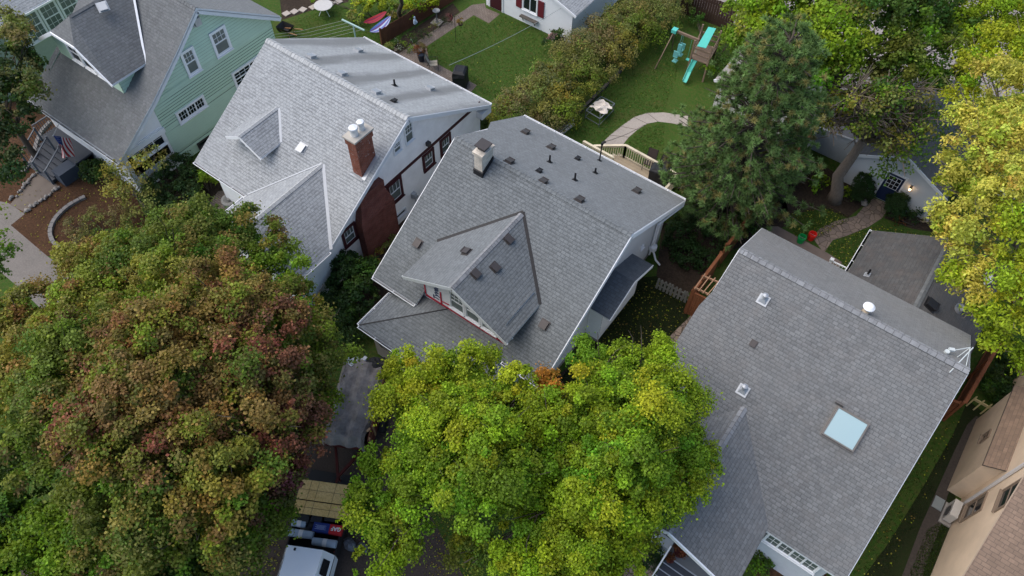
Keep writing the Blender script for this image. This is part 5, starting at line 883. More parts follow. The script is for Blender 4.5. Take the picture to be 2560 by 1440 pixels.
shrub('bronze low plants in the mulch behind the curved edging', [(190, 570, .3, 32, 'br'), (240, 560, .4, 36, 'ol'), (220, 610, .3, 32, 'br'), (290, 545, .4, 34, 'br'), (330, 560, .5, 34, 'ol'), (270, 600, .4, 34, 'mg'), (340, 600, .5, 40, 'mg')], leaf=.08, per=40, fill=.8)
shrub('big dark green bush at the foot of the white stucco house', [(870, 670, 1.3, 44, 'dg'), (900, 700, 1.2, 50, 'mg'), (860, 715, 1.0, 44, 'dg'), (900, 750, .9, 46, 'dg'), (850, 750, .7, 40, 'dg'), (925, 668, .8, 24, 'mg')], leaf=.12, per=75)
shrub('yellowing plant beside the brick chimney base', [(945, 645, .5, 18, 'yb'), (955, 665, .4, 16, 'o'), (965, 620, .4, 14, 'ol'), (985, 600, .3, 12, 'ol')], leaf=.08, per=50)
shrub('dark undergrowth at the trailer end of the bungalow', [(880, 840, .4, 34, 'dg'), (915, 820, .3, 26, 'mg'), (850, 800, .6, 36, 'dg')], leaf=.1)
SP = [(1290, 285, 60), (1335, 262, 66), (1365, 215, 66), (1400, 245, 58), (1415, 180, 66), (1445, 205, 62), (1465, 135, 62), (1500, 165, 60), (1515, 95, 60), (1550, 125, 56), (1560, 60, 56), (1600, 85, 52), (1610, 25, 52), (1645, 50, 48), (1660, -5, 48), (1250, 300, 34), (1690, 10, 40), (1420, 290, 34), (1375, 300, 40)]
hs = [(x, y, 1.1, r_*.95, ('br', 'ol', 'br', 'yb', 'ol', 'gr')[i % 6]) for i, (x, y, r_) in enumerate(SP)]
shrub('long olive brown hedge running between the two back yards', hs, name='hedge', cat='hedge', leaf=.10, clump=.3, per=85, fill=1.2, mixin=('g', .15), spread=1.1)
shrub('flowering bush with pale pink blooms by the white garage', [(1385, 108, .6, 24, 'dg'), (1395, 95, .8, 18, 'mg')], leaf=.11, mixin=('pk', .25))
shrub('low white flowering plants beside the paver walk', [(1000, 112, .25, 16, 'mg'), (1020, 118, .2, 12, 'g'), (985, 118, .2, 14, 'ol'), (1028, 100, .2, 10, 'mg')], leaf=.07, mixin=('w', .3), per=50)
shrub('dark flower clumps along the cedar board fence', [(1045, 92, .3, 12, 'dg'), (1065, 85, .3, 10, 'mg'), (1085, 70, .2, 10, 'ol'), (1115, 50, .2, 10, 'dg')], leaf=.07, per=40)
shrub('yellow green ornamental grasses behind the hammocks', [(905, 22, .7, 26, 'y'), (950, 8, .8, 26, 'yg'), (890, 40, .4, 20, 'ol'), (1035, 20, .8, 28, 'yg'), (1060, 0, .8, 30, 'y'), (985, 30, .4, 22, 'ol'), (800, -8, .5, 22, 'yg')], leaf=.12, per=50)
shrub('dark round shrub beside the white porch post', [(1622, 1390, .7, 32, 'dg'), (1630, 1380, .9, 26, 'dg')], leaf=.05, clump=.14, per=90, fill=1.3)
shrub('green low shrub in the bay bed of the skylight house', [(1900, 1400, .4, 24, 'mg'), (1885, 1425, .4, 22, 'g'), (1920, 1420, .3, 16, 'mg')], leaf=.09)
shrub('rounded evergreen left of the navy door', [(2157, 466, .75, 29, 'dg'), (2155, 480, .55, 29, 'dg'), (2158, 452, 1.0, 20, 'dg')], name='boxwood', leaf=.06, clump=.14, per=80, fill=1.2)
shrub('rounded evergreen right of the navy door', [(2240, 512, .7, 28, 'dg'), (2236, 526, .5, 28, 'dg'), (2244, 500, .95, 18, 'dg')], name='boxwood', leaf=.06, clump=.14, per=80, fill=1.2)
shrub('large leaved hosta in the bed left of the leaning trunk', [(2047, 460, .25, 20, 'mg'), (2035, 475, .2, 14, 'g'), (2060, 448, .2, 12, 'g')], name='hosta', leaf=.24, clump=.3, per=16, fill=.8, aspect=.45)
shrub('bright hosta right of the leaning trunk', [(2108, 482, .3, 15, 'yg'), (2114, 498, .2, 14, 'g')], name='hosta', leaf=.2, clump=.26, per=18, fill=.8, aspect=.45)
shrub('dark undergrowth beneath the pine', [(1700, 590, .4, 44, 'dg'), (1745, 560, .5, 44, 'dg'), (1790, 600, .5, 40, 'dg'), (1720, 640, .3, 40, 'dg'), (1840, 570, .4, 40, 'mg'), (1880, 540, .4, 34, 'dg'), (1670, 540, .5, 30, 'dg'), (1760, 650, .3, 30, 'dg'), (1920, 500, .5, 34, 'dg')], leaf=.1, per=50)
shrub('dark ivy bank beyond the cedar fence at right', [(2500, 950, .3, 50, 'dg'), (2540, 900, .5, 50, 'dg'), (2520, 1000, .2, 36, 'dg'), (2460, 970, .2, 30, 'mg'), (2590, 960, .4, 60, 'dg')], leaf=.11, per=55)
shrub('spiky ornamental grass beside the cedar fence', [(1975, 445, .6, 18, 'mg'), (1970, 430, .8, 14, 'ol')], name='ornamental_grass', leaf=.3, clump=.3, per=40, aspect=.12)
shrub('dark growth at the foot of the white house rear corner', [(1205, 310, .5, 20, 'dg'), (1215, 296, .4, 14, 'mg'), (1198, 325, .5, 16, 'dg')], leaf=.09)
shrub('vine and yellow flowers by the deck corner', [(1700, 470, .5, 14, 'mg'), (1698, 490, .4, 12, 'g')], leaf=.08, mixin=('y', .25))
shrub('dark border plants by the grey garage wall', [(2290, 545, .3, 22, 'dg'), (2330, 560, .3, 20, 'br'), (2380, 560, .4, 26, 'dg'), (2250, 555, .2, 14, 'st'), (2410, 570, .4, 24, 'mg')], leaf=.09, per=40)
shrub('leafy shrub beside the swing tower', [(1800, 90, .8, 22, 'mg'), (1815, 120, .7, 20, 'g'), (1790, 140, .6, 16, 'mg'), (1740, 40, .6, 16, 'mg'), (1800, 160, .9, 22, 'mg'), (1770, 175, .8, 16, 'g'), (1820, 185, .8, 22, 'mg'), (1755, 130, 1.0, 11, 'mg')], leaf=.12, per=45)
# --- grass blades, fallen leaves
def in_poly(P, poly):
    x, y = P[:, 0], P[:, 1]; r_ = np.zeros(len(P), bool); j = len(poly)-1
    for i in range(len(poly)):
        xi, yi = poly[i]; xj, yj = poly[j]; c = ((yi > y) != (yj > y)) & (x < (xj-xi)*(y-yi)/(yj-yi+1e-9)+xi); r_ ^= c; j = i
    return r_
def ground_pts(poly, n):
    q = np.array(poly, float); P = rng.uniform(q.min(0), q.max(0), (n, 2)); P = P[in_poly(P, poly)]; d = FW*FPX+RT*(P[:, :1]-1280)-UP*(P[:, 1:]-720); t = -CAMZ/d[:, 2:]; return EYE+d*t
LAWNS = [([(1070, 118), (1184, 42), (1222, 62), (1255, 40), (1440, 105), (1380, 190), (1290, 280), (1235, 300), (1195, 215), (1070, 140)], 9000, 1.), ([(1400, 330), (1480, 250), (1560, 170), (1680, 30), (1700, 60), (1690, 200), (1660, 280), (1590, 290), (1500, 360)], 9000, 1.), ([(1555, 370), (1600, 325), (1660, 308), (1660, 420), (1590, 370)], 1500, 1.), ([(700, 60), (800, 30), (960, 0), (1010, 60), (940, 110), (760, 110)], 4500, 1.),
         ([(1560, 720), (1640, 700), (1720, 760), (1690, 830), (1640, 880), (1500, 860), (1480, 840)], 3000, .35), ([(1950, 540), (2060, 515), (2130, 545), (2040, 600), (1990, 590)], 2500, .8), ([(2090, 600), (2200, 560), (2300, 590), (2170, 590), (2120, 670), (2065, 625)], 2500, .8), ([(2230, 1240), (2340, 1090), (2410, 1020), (2370, 1130), (2280, 1320), (2220, 1440), (2130, 1440)], 3000, .35), ([(2370, 1300), (2330, 1440), (2270, 1440), (2320, 1320)], 2500, .5)]  # lowest tones paint shade into the blades of the side strips
Vs, Cs = [], []
for poly, n, tn in LAWNS:
    P = ground_pts(poly, int(n*1.7)); k = len(P); d = rng.normal(0, .5, (k, 3)); d[:, 2] = 1; d /= np.linalg.norm(d, axis=1)[:, None]; L = rng.uniform(.04, .10, k)[:, None]; s_ = rdir(k)*A(1, 1, 0)*rng.uniform(.012, .03, k)[:, None]
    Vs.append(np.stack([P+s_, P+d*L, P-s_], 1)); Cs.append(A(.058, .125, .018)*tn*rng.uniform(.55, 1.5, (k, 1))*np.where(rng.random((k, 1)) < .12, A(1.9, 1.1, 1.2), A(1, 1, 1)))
o = raw_mesh('grass_blades', np.concatenate(Vs), np.concatenate(Cs), LEAF, None); tag(o, 'short green grass of the lawns', 'grass', kind='stuff')
Ps, Cs = [], []
for poly, n in ((LAWNS[4][0], 260), (LAWNS[5][0], 200), (LAWNS[6][0], 260), (LAWNS[7][0], 170), (LAWNS[1][0], 60), (LAWNS[0][0], 60), ([(520, 1280), (700, 1180), (700, 1440), (520, 1440)], 300), ([(1080, 1270), (1180, 1270), (1180, 1440), (1060, 1440)], 160), ([(20, 480), (330, 460), (360, 640), (100, 640)], 200)):
    P = ground_pts(poly, n*2)+A(0, 0, .035); Ps.append(P); Cs.append(np.array([PAL[('y', 'Y', 'yb', 'o')[i % 4]] for i in range(len(P))]))
P = np.concatenate(Ps); Nn = rdir(len(P), .6); o = leaf_mesh('fallen_leaves', P, Nn, rng.uniform(.05, .1, len(P)), np.concatenate(Cs), LEAF, None); tag(o, 'scattered yellow leaves fallen on the grass and mulch', 'leaves', kind='stuff')
# ================================================================== yard and street things
Z = A(0, 0, 1)
# --- porch deck and steps of the mint house
m_ = MB(); m_.box((-37.25, 8.95, .82), (-34.1, 10.0, .92)); m_.box((-37.2, 9.0, 0), (-34.15, 9.95, .82)); m_.build('porch_deck', DECKG, H1)
m_ = MB()
for i in range(5): m_.box((-36.9, 8.95-.26*(i+1), 0), (-34.9, 8.95-.26*i-.0, .80-.16*i)); m_.box((-36.92, 8.95-.26*(i+1)-.03, .80-.16*i), (-34.88, 8.95-.26*i-.035, .835-.16*i))
m_.build('porch_steps', DECKG, H1)
RG = plain('grey_rail_paint', (.13, .145, .165), .5)
for x in (-36.95, -35.9, -34.85):
    m_ = MB(); m_.beam((x, 8.95, 1.72), (x, 7.68, .95), .06, .05); m_.box((x-.04, 7.62, 0), (x+.04, 7.72, 1.0)); m_.box((x-.04, 8.9, .9), (x+.04, 9.0, 1.8))
    if x < -36.5:
        for i in range(9): t = i/8; m_.beam((x, 8.93-1.25*t, .8-.75*t), (x, 8.93-1.25*t, 1.7-.75*t), .025, .025, up=(1, 0, 0))
    m_.build('stair_handrail', RG, H1)
m_ = MB(); m_.beam((-37.22, 9.0, 1.75), (-37.22, 9.95, 1.75), .06, .05)
for i in range(7): m_.beam((-37.22, 9.02+i*.14, .9), (-37.22, 9.02+i*.14, 1.75), .03, .03, up=(1, 0, 0))
m_.build('porch_railing', RG, H1)
m_ = MB(); m_.box((-34.82, 7.95, 0), (-34.15, 9.9, .8)); m_.build('porch_skirt', plain('slate_blue_panel', (.06, .075, .10), .6), H1)
# --- flag on a short pole
fp0 = A(-36.1, 9.95, 1.9); fp1 = at(133, 340, 2.75); ft = thing('flag', 'red, white and blue striped flag hanging by the grey porch steps', 'flag', fp0)
m_ = MB(); m_.tube([fp0, fp1], .018, 8); m_.lathe(fp1, [(.01, -.02), (.035, .02), (.01, .06)], 8); m_.build('pole', GALV, ft)
a0 = fp1-unit(fp1-fp0)*.05; a1 = at(172, 345, 2.15); mb = MB(); NS, NV = 13, 10
def fpnt(i, j):
    s_, v = i/NS, j/NV; p = a0+(a1-a0)*s_; return p+A(.10*math.sin(s_*9+v*2)*(.3+v), .12*math.sin(s_*7+v*3)*(.2+v)-.25*v, -1.15*v)+(A(.25, 0, 0)*v*(1-s_))
for i in range(NS):
    for j in range(NV): mb.face([fpnt(i, j), fpnt(i+1, j), fpnt(i+1, j+1), fpnt(i, j+1)], 2 if (i < 7 and j < 4) else (0 if i % 2 == 0 else 1))
mb.build('cloth', [plain('flag_red', (.36, .025, .035), .8), plain('flag_white', (.62, .6, .58), .8), plain('flag_blue', (.025, .045, .17), .8)], ft)
m_ = MB()
for i in range(4):
    for j in range(3): c = (fpnt(1+i*1.5 if False else 1+i, j+.5)+fpnt(2+i, j+.5))/2; m_.lathe(c+A(.0, -.012, .0), [(.022, 0), (.022, .004)], 5, axis=(.1, -.8, .5))
m_.build('stars', plain('flag_white', (.62, .6, .58)), ft)
# --- stone edgings
def edging(label, px, n, mat, w_=.2, h=.14, L=.26, name='garden_edging'):
    P = [at(*q) for q in px]; d = [0]
    for a, b_ in zip(P, P[1:]): d.append(d[-1]+np.linalg.norm(b_-a))
    f = lambda s_: np.array([np.interp(s_, d, [p[k] for p in P]) for k in range(3)]); m_ = MB(); k = int(d[-1]/L)
    for i in range(k):
        a, b_ = f((i+.03)*d[-1]/k), f((i+.95)*d[-1]/k); m_.beam(a+Z*h/2, b_+Z*h/2, w_*rng.uniform(.9, 1.05), h*rng.uniform(.95, 1.05))
    o = m_.build(name, mat); return tag(o, label, 'edging')
BLK = plain('edging_block', (.20, .19, .185), .9, var=.25, scale=4)
edging('curved grey block edging around the mulch beside the porch steps', [(128, 306), (105, 330), (93, 360), (88, 385), (82, 405), (60, 432), (30, 446), (-20, 452)], 0, BLK, L=.32)
edging('curved pale block edging in the front mulch bed', [(215, 494), (190, 506), (165, 522), (142, 545), (129, 568), (127, 590), (135, 608), (152, 622)], 0, plain('pale_block', (.21, .20, .19), .9, var=.25, scale=4), L=.3)
edging('dark timber edging at the right foot of the long hedge', [(1388, 338), (1430, 300), (1470, 262), (1510, 222), (1560, 170)], 0, GREYW, w_=.16, h=.2, L=1.6)
edging('brown curved edging of the small bed beside the hedge', [(1292, 230), (1296, 215), (1310, 200), (1340, 184)], 0, plain('rusty_edging', (.14, .085, .055), .9), w_=.05, h=.1, L=.25)
# --- rocks along the front walk
rk0 = None
def rock(p, s_, label, group):
    global rk0
    if rk0 is None: m_ = MB(); m_.blob((0, 0, .05), (.1, .08, .07), n=8, m_=5, jit=.3); rk0 = m_.build('rock', plain('field_stone', (.27, .25, .23), .9, var=.35, scale=9)); o = rk0
    else: o = rk0.copy(); COL.objects.link(o)
    o.location = [float(q) for q in p]; o.rotation_euler = (0, 0, rng.uniform(0, 6)); o.scale = (s_*rng.uniform(.8, 1.3), s_*rng.uniform(.8, 1.2), s_); tag(o, label, 'rock', group)
for a, b_, n in (((150, 470), (60, 534), 16), ((96, 430), (26, 506), 12)):
    for i in range(n): t = (i+.5)/n; q = np.array(a)+(np.array(b_)-np.array(a))*t+rng.normal(0, 1.5, 2); rock(at(*q), rng.uniform(.7, 1.3), 'small pale rock along the edge of the front walk', 'rocks lining the front walk')
rock(at(2158, 512), 2.2, 'round pale stone at the end of the flagstone walk by the navy door', None)
# --- stone fire ring on the paver apron
m_ = MB(); c = at(577, 508); m_.lathe(c, [(.42, 0), (.42, .3), (.30, .34), (.12, .22), (.1, .36), (.01, .36)], 24); tag(m_.build('stone_fountain', plain('fountain_stone', (.22, .22, .21), .8, var=.2, scale=5)), 'round grey stone basin on the pavers at the white house corner', 'fountain')
# --- back yard of the mint house
t_ = thing('patio_table', 'round white mesh table standing on the lawn', 'table', at(813, 36)); c = at(813, 36)
m_ = MB(); m_.lathe(c+Z*.66, [(.02, 0), (.58, 0), (.58, .03), (.03, .035)], 28); m_.build('table_top', plain('mesh_top', (.50, .49, .47), .6, var=.2, scale=14), t_); m_ = MB()
for k in range(3): a = k*2.1; m_.tube([c+Z*.66, c+A(math.cos(a)*.4, math.sin(a)*.4, 0)], .02, 6)
m_.build('leg_frame', WHITE, t_)
for i, (x, y) in enumerate(((716, 34), (736, 29), (757, 24), (783, 18), (806, 14), (828, 9), (846, 4))):
    p = at(x, y, .03); m_ = MB(); m_.obox(p, (1, .12*(i % 3-1), 0), (-.12*(i % 3-1), 1, 0), Z, .42, .42, .06); tag(m_.build('stepping_stone', plain('pale_stone', (.40, .355, .31), .9, var=.2, scale=5)), 'square pale stepping stone along the vegetable bed', 'stepping stone', 'stepping stones by the vegetable bed')
t_ = thing('wheelbarrow', 'black wheelbarrow with wooden handles beside the mint house', 'wheelbarrow', at(716, 86)); c = at(718, 86); ux, uy = unit(A(1, .15, 0)), unit(A(-.15, 1, 0))
m_ = MB(); q = [c+ux*x+uy*y+Z*z for x, y, z in ((-.45, -.35, .62), (.45, -.32, .6), (.45, .32, .6), (-.45, .35, .62))]; b_ = [c+ux*x+uy*y+Z*.3 for x, y in ((-.2, -.2), (.3, -.2), (.3, .2), (-.2, .2))]
for i in range(4): m_.face([b_[i], b_[(i+1) % 4], q[(i+1) % 4], q[i]]); m_.face([b_[(i+1) % 4]*1.0+Z*.01, b_[i]+Z*.01, q[i]*1.0+Z*.01-(q[i]-c)*.02, q[(i+1) % 4]+Z*.01-(q[(i+1) % 4]-c)*.02])
m_.face(b_); m_.build('tray', BLACK, t_); m_ = MB()
for s_ in (-.24, .24): m_.beam(c+ux*-.3+uy*s_*.6+Z*.28, c+ux*1.1+uy*s_*1.3+Z*.55, .045, .045); m_.tube([c+ux*.35+uy*s_+Z*.32, c+ux*.4+uy*s_], .018, 6)
m_.build('handle_frame', plain('handle_wood', (.38, .20, .09), .6), t_); m_ = MB(); m_.lathe(c-ux*.55+Z*.2-uy*.04, [(.12, 0), (.2, 0), (.2, .08), (.12, .08)], 16, axis=uy); m_.build('wheel', BLACK, t_)
def hammock(label, a, b_, sag, wid, cols):
    a, b_ = np.asarray(a), np.asarray(b_); t_ = thing('hammock', label, 'hammock', (a+b_)/2*A(1, 1, 0)); d = unit((b_-a)*A(1, 1, 0)); sd_ = np.cross(Z, d); m_ = MB(); n = 14
    def pt(i, j): t = .12+.76*i/n; e = math.sin(math.pi*i/n)**.6; return a+(b_-a)*t+sd_*(j-3.5)/7*wid*e-Z*(sag*4*t*(1-t)-.14*((j-3.5)/3.5)**2*e)
    for i in range(n):
        for j in range(7): m_.face([pt(i, j), pt(i+1, j), pt(i+1, j+1), pt(i, j+1)], j % len(cols)); m_.face([pt(i, j)-Z*.006, pt(i, j+1)-Z*.006, pt(i+1, j+1)-Z*.006, pt(i+1, j)-Z*.006], j % len(cols))
    m_.build('bed', cols, t_); m_ = MB(); m_.tube([a, pt(0, 3.5)], .012, 5); m_.tube([b_, pt(n, 3.5)], .012, 5); m_.build('rope', GREYW, t_)
trk0 = at(1003, 50); 
hammock('red hammock slung under the backyard tree', at(898, 54, .9), at(975, 18, 1.4), .45, .6, [plain('hammock_red', (.32, .03, .04), .8), plain('hammock_maroon', (.16, .02, .05), .8)])
hammock('blue and violet striped hammock slung under the backyard tree', at(915, 78, .9), at(984, 26, 1.5), .55, .7, [plain('hammock_blue', (.10, .17, .42), .8), plain('hammock_pale', (.42, .48, .6), .8), plain('hammock_violet', (.15, .06, .2), .8)])
bs = at(1003, 50); T11 = [(1010, -70, 5, 60, 'g'), (960, -60, 5, 50, 'yg'), (1060, -60, 5, 55, 'g')]
tree('backyard_tree', 'dark bare trunk rising behind the two hammocks', bs, at(1000, -60, 5), T11, r0=.15, clump=.4, leaf=.18, per=60, fill=.7)
t_ = thing('clothesline_post', 'pale green T shaped clothesline post with lines on the lawn', 'clothesline', at(890, 98)); h = 2.0; a, b_ = at(855, 49, h), at(911, 76, h); c = (a+b_)/2; c[2] = 0
m_ = MB(); m_.tube([c+(a+b_)*0, c+Z*h], .045, 8); m_.beam(a, b_, .08, .08); m_.build('post', plain('faded_green_paint', (.36, .50, .48), .6), t_); m_ = MB()
for i in range(5): p = a+(b_-a)*(.08+.21*i); m_.tube([p, p+A(-3.0, -4.2, -.1)*.5+A(0, 0, -.12), p+A(-3.0, -4.2, 0)], .007, 4, cap=False)
m_.build('line', plain('white_cord', (.5, .5, .48), .7), t_)
# --- back yard of the white house
def board_fence(label, a, b_, h, mat, step=.14, name='board_fence', rails=True, cap=None, gap=.01, lean=.0):
    a, b_ = np.asarray(a, float), np.asarray(b_, float); a[2] = b_[2] = 0; d = b_-a; L = np.linalg.norm(d); d /= L; sd_ = np.cross(Z, d); t_ = thing(name, label, 'fence', (a+b_)/2); m_ = MB(); k = int(L/step)
    for i in range(k): c = a+d*(i+.5)*L/k; hh = h+rng.normal(0, .012); m_.obox(c+Z*hh/2, d, sd_, Z, L/k-gap, .02, hh)
    m_.build('boards', mat, t_)
    m_ = MB()
    for z in ((.35, h-.3) if rails else ()): m_.beam(a+Z*z+sd_*.03, b_+Z*z+sd_*.03, .04, .09)
    if cap: m_.beam(a+Z*(h+.03), b_+Z*(h+.03), cap, .04)
    n = max(2, int(L/2.3)+1)
    m_.build('rails', mat, t_)
    for i in range(n): m_ = MB(); p = a+d*L*i/(n-1)+sd_*.05; m_.box(p-A(.05, .05, 0), p+A(.05, .05, h+.06)); m_.build('post', mat, t_)
    return t_
board_fence('reddish brown board fence along the paver walk', at(957, 112), at(1150, -8), 1.1, woodm('red_stained_boards', (.15, .062, .034), (6, 6, 1)), .12)
t_ = thing('bird_bath', 'grey metal bird bath on a small square slab', 'bird bath', at(1093, 58)); c = at(1093, 56); m_ = MB(); m_.obox(c+Z*.02, (1, .1, 0), (-.1, 1, 0), Z, .62, .62, .05); m_.build('slab', CONC, t_)
m_ = MB(); m_.lathe(c+Z*.04, [(.12, 0), (.04, .08), (.035, .7), (.08, .74), (.24, .82), (.23, .84), (.05, .78)], 16); m_.build('bowl_stand', plain('pewter', (.16, .17, .18), .5, .4), t_)
t_ = thing('garden_ornament', 'small pale blue ornament on a stake before the reddish fence', 'ornament', at(1040, 76)); c = at(1040, 78); m_ = MB(); m_.tube([c, c+Z*.55], .012, 6); m_.build('stake', BLACK, t_); m_ = MB(); m_.lathe(c+Z*.5, [(.05, 0), (.12, .08), (.1, .3), (.03, .42), (.06, .46), (.05, .54), (.01, .57)], 10); m_.blob(c+A(.12, 0, .75), (.1, .02, .07)); m_.build('figure', plain('pale_blue', (.42, .52, .66), .5), t_)
t_ = thing('hanging_basket_stand', 'black shepherd hook holding two hanging flower baskets', 'plant stand', at(1140, 108)); c = at(1140, 106); m_ = MB(); top = c+Z*1.9
m_.tube([c, top], .015, 6); e1, e2 = top+A(-.38, -.05, -.12), top+A(.38, .08, -.12); m_.tube([top-Z*.1, top+A(-.2, 0, .1), e1], .011, 6); m_.tube([top-Z*.1, top+A(.2, .05, .1), e2], .011, 6); m_.build('hook', BLACK, t_)
for e, cc in ((e1, 'p'), (e2, 'o')):
    m_ = MB(); m_.lathe(e-Z*.45, [(.05, 0), (.14, .08), (.17, .17), (.15, .17)], 12); 
    for k in range(3): m_.tube([e, e-Z*.28+A(math.cos(k*2.1)*.16, math.sin(k*2.1)*.16, 0)], .005, 4)
    bk = m_.build('basket', plain('basket_brown', (.08, .05, .035), .8), t_); foliage('flowers', bk, [(e-Z*.2, .2, cc)], clump=.12, leaf=.07, per=40)
t_ = thing('potted_plant', 'tall dark pot with a spiky russet plant on the patio', 'potted plant', at(1054, 152)); c = at(1054, 152); m_ = MB(); m_.lathe(c, [(.16, 0), (.24, .5), (.25, .52), (.21, .52), (.2, .42), (.01, .42)], 4*4); m_.build('pot', plain('dark_glaze', (.022, .03, .045), .3), t_)
foliage('leaves', t_, [(c+Z*.85, .3, 'st'), (c+Z*1.1, .2, 'rb')], clump=.2, leaf=.22, per=40, aspect=.2)
def chair(label, c, yaw, fab, fr, name='patio_chair', group=None):
    t_ = thing(name, label, 'chair', c, group); u = A(math.cos(yaw), math.sin(yaw), 0); v = A(-math.sin(yaw), math.cos(yaw), 0); Pp = lambda x, y, z: np.asarray(c)+u*x+v*y+Z*z
    m_ = MB(); m_.slab([Pp(-.25, -.25, .44), Pp(.25, -.25, .44), Pp(.23, .22, .40), Pp(-.23, .22, .40)], .03); m_.build('seat', fab, t_); m_ = MB(); m_.slab([Pp(-.24, .22, .42), Pp(.24, .22, .42), Pp(.23, .42, 1.0), Pp(-.23, .42, 1.0)], .03, down=(0, 0, -1)); m_.slab([Pp(-.24, .24, .42), Pp(-.23, .44, 1.0), Pp(.23, .44, 1.0), Pp(.24, .24, .42)], .02); m_.build('backrest', fab, t_)
    for s_ in (-.27, .27):
        m_ = MB(); m_.tube([Pp(s_, -.3, .02), Pp(s_, -.28, .64), Pp(s_, .3, .66)], .015, 6); m_.tube([Pp(s_, .36, .02), Pp(s_, .2, .42), Pp(s_*.9, .44, 1.02)], .015, 6); m_.build('arm_frame', fr, t_)
SLING = plain('beige_sling', (.36, .32, .25), .8)
chair('beige sling patio chair with black frame beside the covered grill', at(1084, 172), 2.3, SLING, BLACK)
def covered_grill(label, c, yaw, h=1.15, L=.75, W=.5):
    t_ = thing('covered_grill', label, 'grill', c); u = A(math.cos(yaw), math.sin(yaw), 0); v = A(-math.sin(yaw), math.cos(yaw), 0); m_ = MB(); lev = [(0.02, 1.0), (.3, .98), (.75, .97), (.85, 1.0), (h-.1, .92), (h, .62)]; prev = None
    for z, s_ in lev:
        ring = [np.asarray(c)+u*a*L*s_+v*b_*W*s_+Z*z+rng.normal(0, .012, 3) for a, b_ in ((-1, -1), (-.3, -1.06), (.4, -1.0), (1, -1), (1.05, 0), (1, 1), (.3, 1.05), (-.4, 1.02), (-1, 1), (-1.04, 0))]
        if prev:
            for i in range(10): m_.face([prev[i], prev[(i+1) % 10], ring[(i+1) % 10], ring[i]])
        prev = ring
    m_.face(prev); cv = m_.build('cover', plain('black_cover', (.020, .021, .023), .55), t_); m_ = MB(); m_.beam(np.asarray(c)-u*L*.95+v*W*1.02+Z*.5, np.asarray(c)+u*L*.95+v*W*1.02+Z*.5, .015, .03); m_.build('strap', BLACK, cv)
covered_grill('tall black covered grill on the patio of the white house', at(1152, 212), 2.0, 1.2, .45, .38)
# --- overhead wires
def wire(label, pts, r_=.012, mat=None): m_ = MB(); m_.tube(pts, r_, 5); return tag(m_.build('overhead_wire', mat or plain('wire_grey', (.30, .33, .32), .6)), label, 'wire')
p0 = onY(1123, 163, 21.0); p1 = onY(1442, -5, 36); pts = [p0+(p1-p0)*t-Z*.25*4*t*(1-t) for t in np.linspace(0, 1, 10)]; wire('pale overhead wire above the lawn of the white house', pts)
p1 = onY(1655, 282, 34); pts = [MAST+(p1-MAST)*t-Z*.3*4*t*(1-t) for t in np.linspace(0, 1, 10)]+[onY(1760, 215, 38)]; wire('dark service cable from the bungalow mast toward the pine', pts, .012, BLACK)
# --- back yard of the bungalow: framed fire table, planks, play set, deck
t_ = thing('fire_table', 'square metal framed table with a crumpled beige cloth on the grass', 'table', at(1500, 285)); h = .62; cs_ = [at(1502, 241, h), at(1537, 259, h), at(1500, 297, h), at(1465, 276, h)]
m_ = MB()
for i in range(4): m_.beam(cs_[i], cs_[(i+1) % 4], .045, .03); m_.beam(cs_[i], cs_[i]*A(1, 1, 0), .035, .035, up=(1, 0, 0)); m_.beam(cs_[i]*A(1, 1, 0)+Z*.15, cs_[(i+1) % 4]*A(1, 1, 0)+Z*.15, .03, .03); m_.beam(cs_[i], sum(cs_)/4, .02, .015)
m_.build('frame', plain('slate_metal', (.16, .18, .19), .5, .3), t_); cc = sum(cs_)/4+A(.05, 0, 0); m_ = MB(); ng = 12; u, v = unit(cs_[1]-cs_[0]), unit(cs_[3]-cs_[0])
hgt = lambda x, y: .02+.16*max(0, 1-abs(x)*1.6)*(.6+.4*math.sin(5*x+7*y))+.05*math.sin(9*y+3*x)
pc = lambda i, j: cc+u*(.95*(i/ng-.5)+.1*math.sin(j*.9))*(.95)+v*(1.3*(j/ng-.5)+.07*math.sin(i*1.3))*.62+Z*(hgt(i/ng-.5, j/ng-.5)+.03)
for i in range(ng):
    for j in range(ng): m_.face([pc(i, j), pc(i+1, j), pc(i+1, j+1), pc(i, j+1)])
m_.build('cloth', plain('beige_canvas', (.72, .65, .57), .9), t_, smooth=False)
for a, b_ in (((1396, 333), (1434, 303)), ((1403, 337), (1435, 312))):
    m_ = MB(); m_.beam(at(*a)+Z*.06, at(*b_)+Z*.06, .12, .1); tag(m_.build('timber_plank', plain('white_plank', (.58, .56, .53), .7)), 'long white timber lying behind the bungalow roof', 'timber', 'white timbers on the grass')
TEAL = plain('teal_plastic', (.10, .52, .44), .4); TIM = woodm('swing_timber', (.24, .17, .12), (5, 5, 2))
t_ = thing('swing_set', 'wooden swing set with teal plastic slide and glider', 'swing set', at(1740, 150)); b0_, b1_ = at(1687, 76, 2.2), at(1748, 101, 2.2); m_ = MB(); m_.beam(b0_, b1_, .1, .14); dd = unit((b1_-b0_)*A(1, 1, 0)); sd_ = np.cross(Z, dd)
for s_ in (-1.1, 1.1): m_.beam(b0_, b0_*A(1, 1, 0)+sd_*s_-dd*.3, .055, .055)
m_.build('beam_frame', TIM, t_)
tw = [at(1755, 72, 2.2), at(1800, 88, 2.2), at(1778, 128, 2.2), at(1735, 112, 2.2)]; m_ = MB()
for q in tw: m_.beam(q*A(1, 1, 0), q+Z*.3, .09, .09, up=(1, 0, 0))
for i in range(4): m_.beam(tw[i]-Z*.2, tw[(i+1) % 4]-Z*.2, .04, .12); m_.beam(tw[i]-Z*.55, tw[(i+1) % 4]-Z*.55, .03, .1)
m_.slab([q-Z*.9 for q in tw], .06); m_.build('tower', TIM, t_)
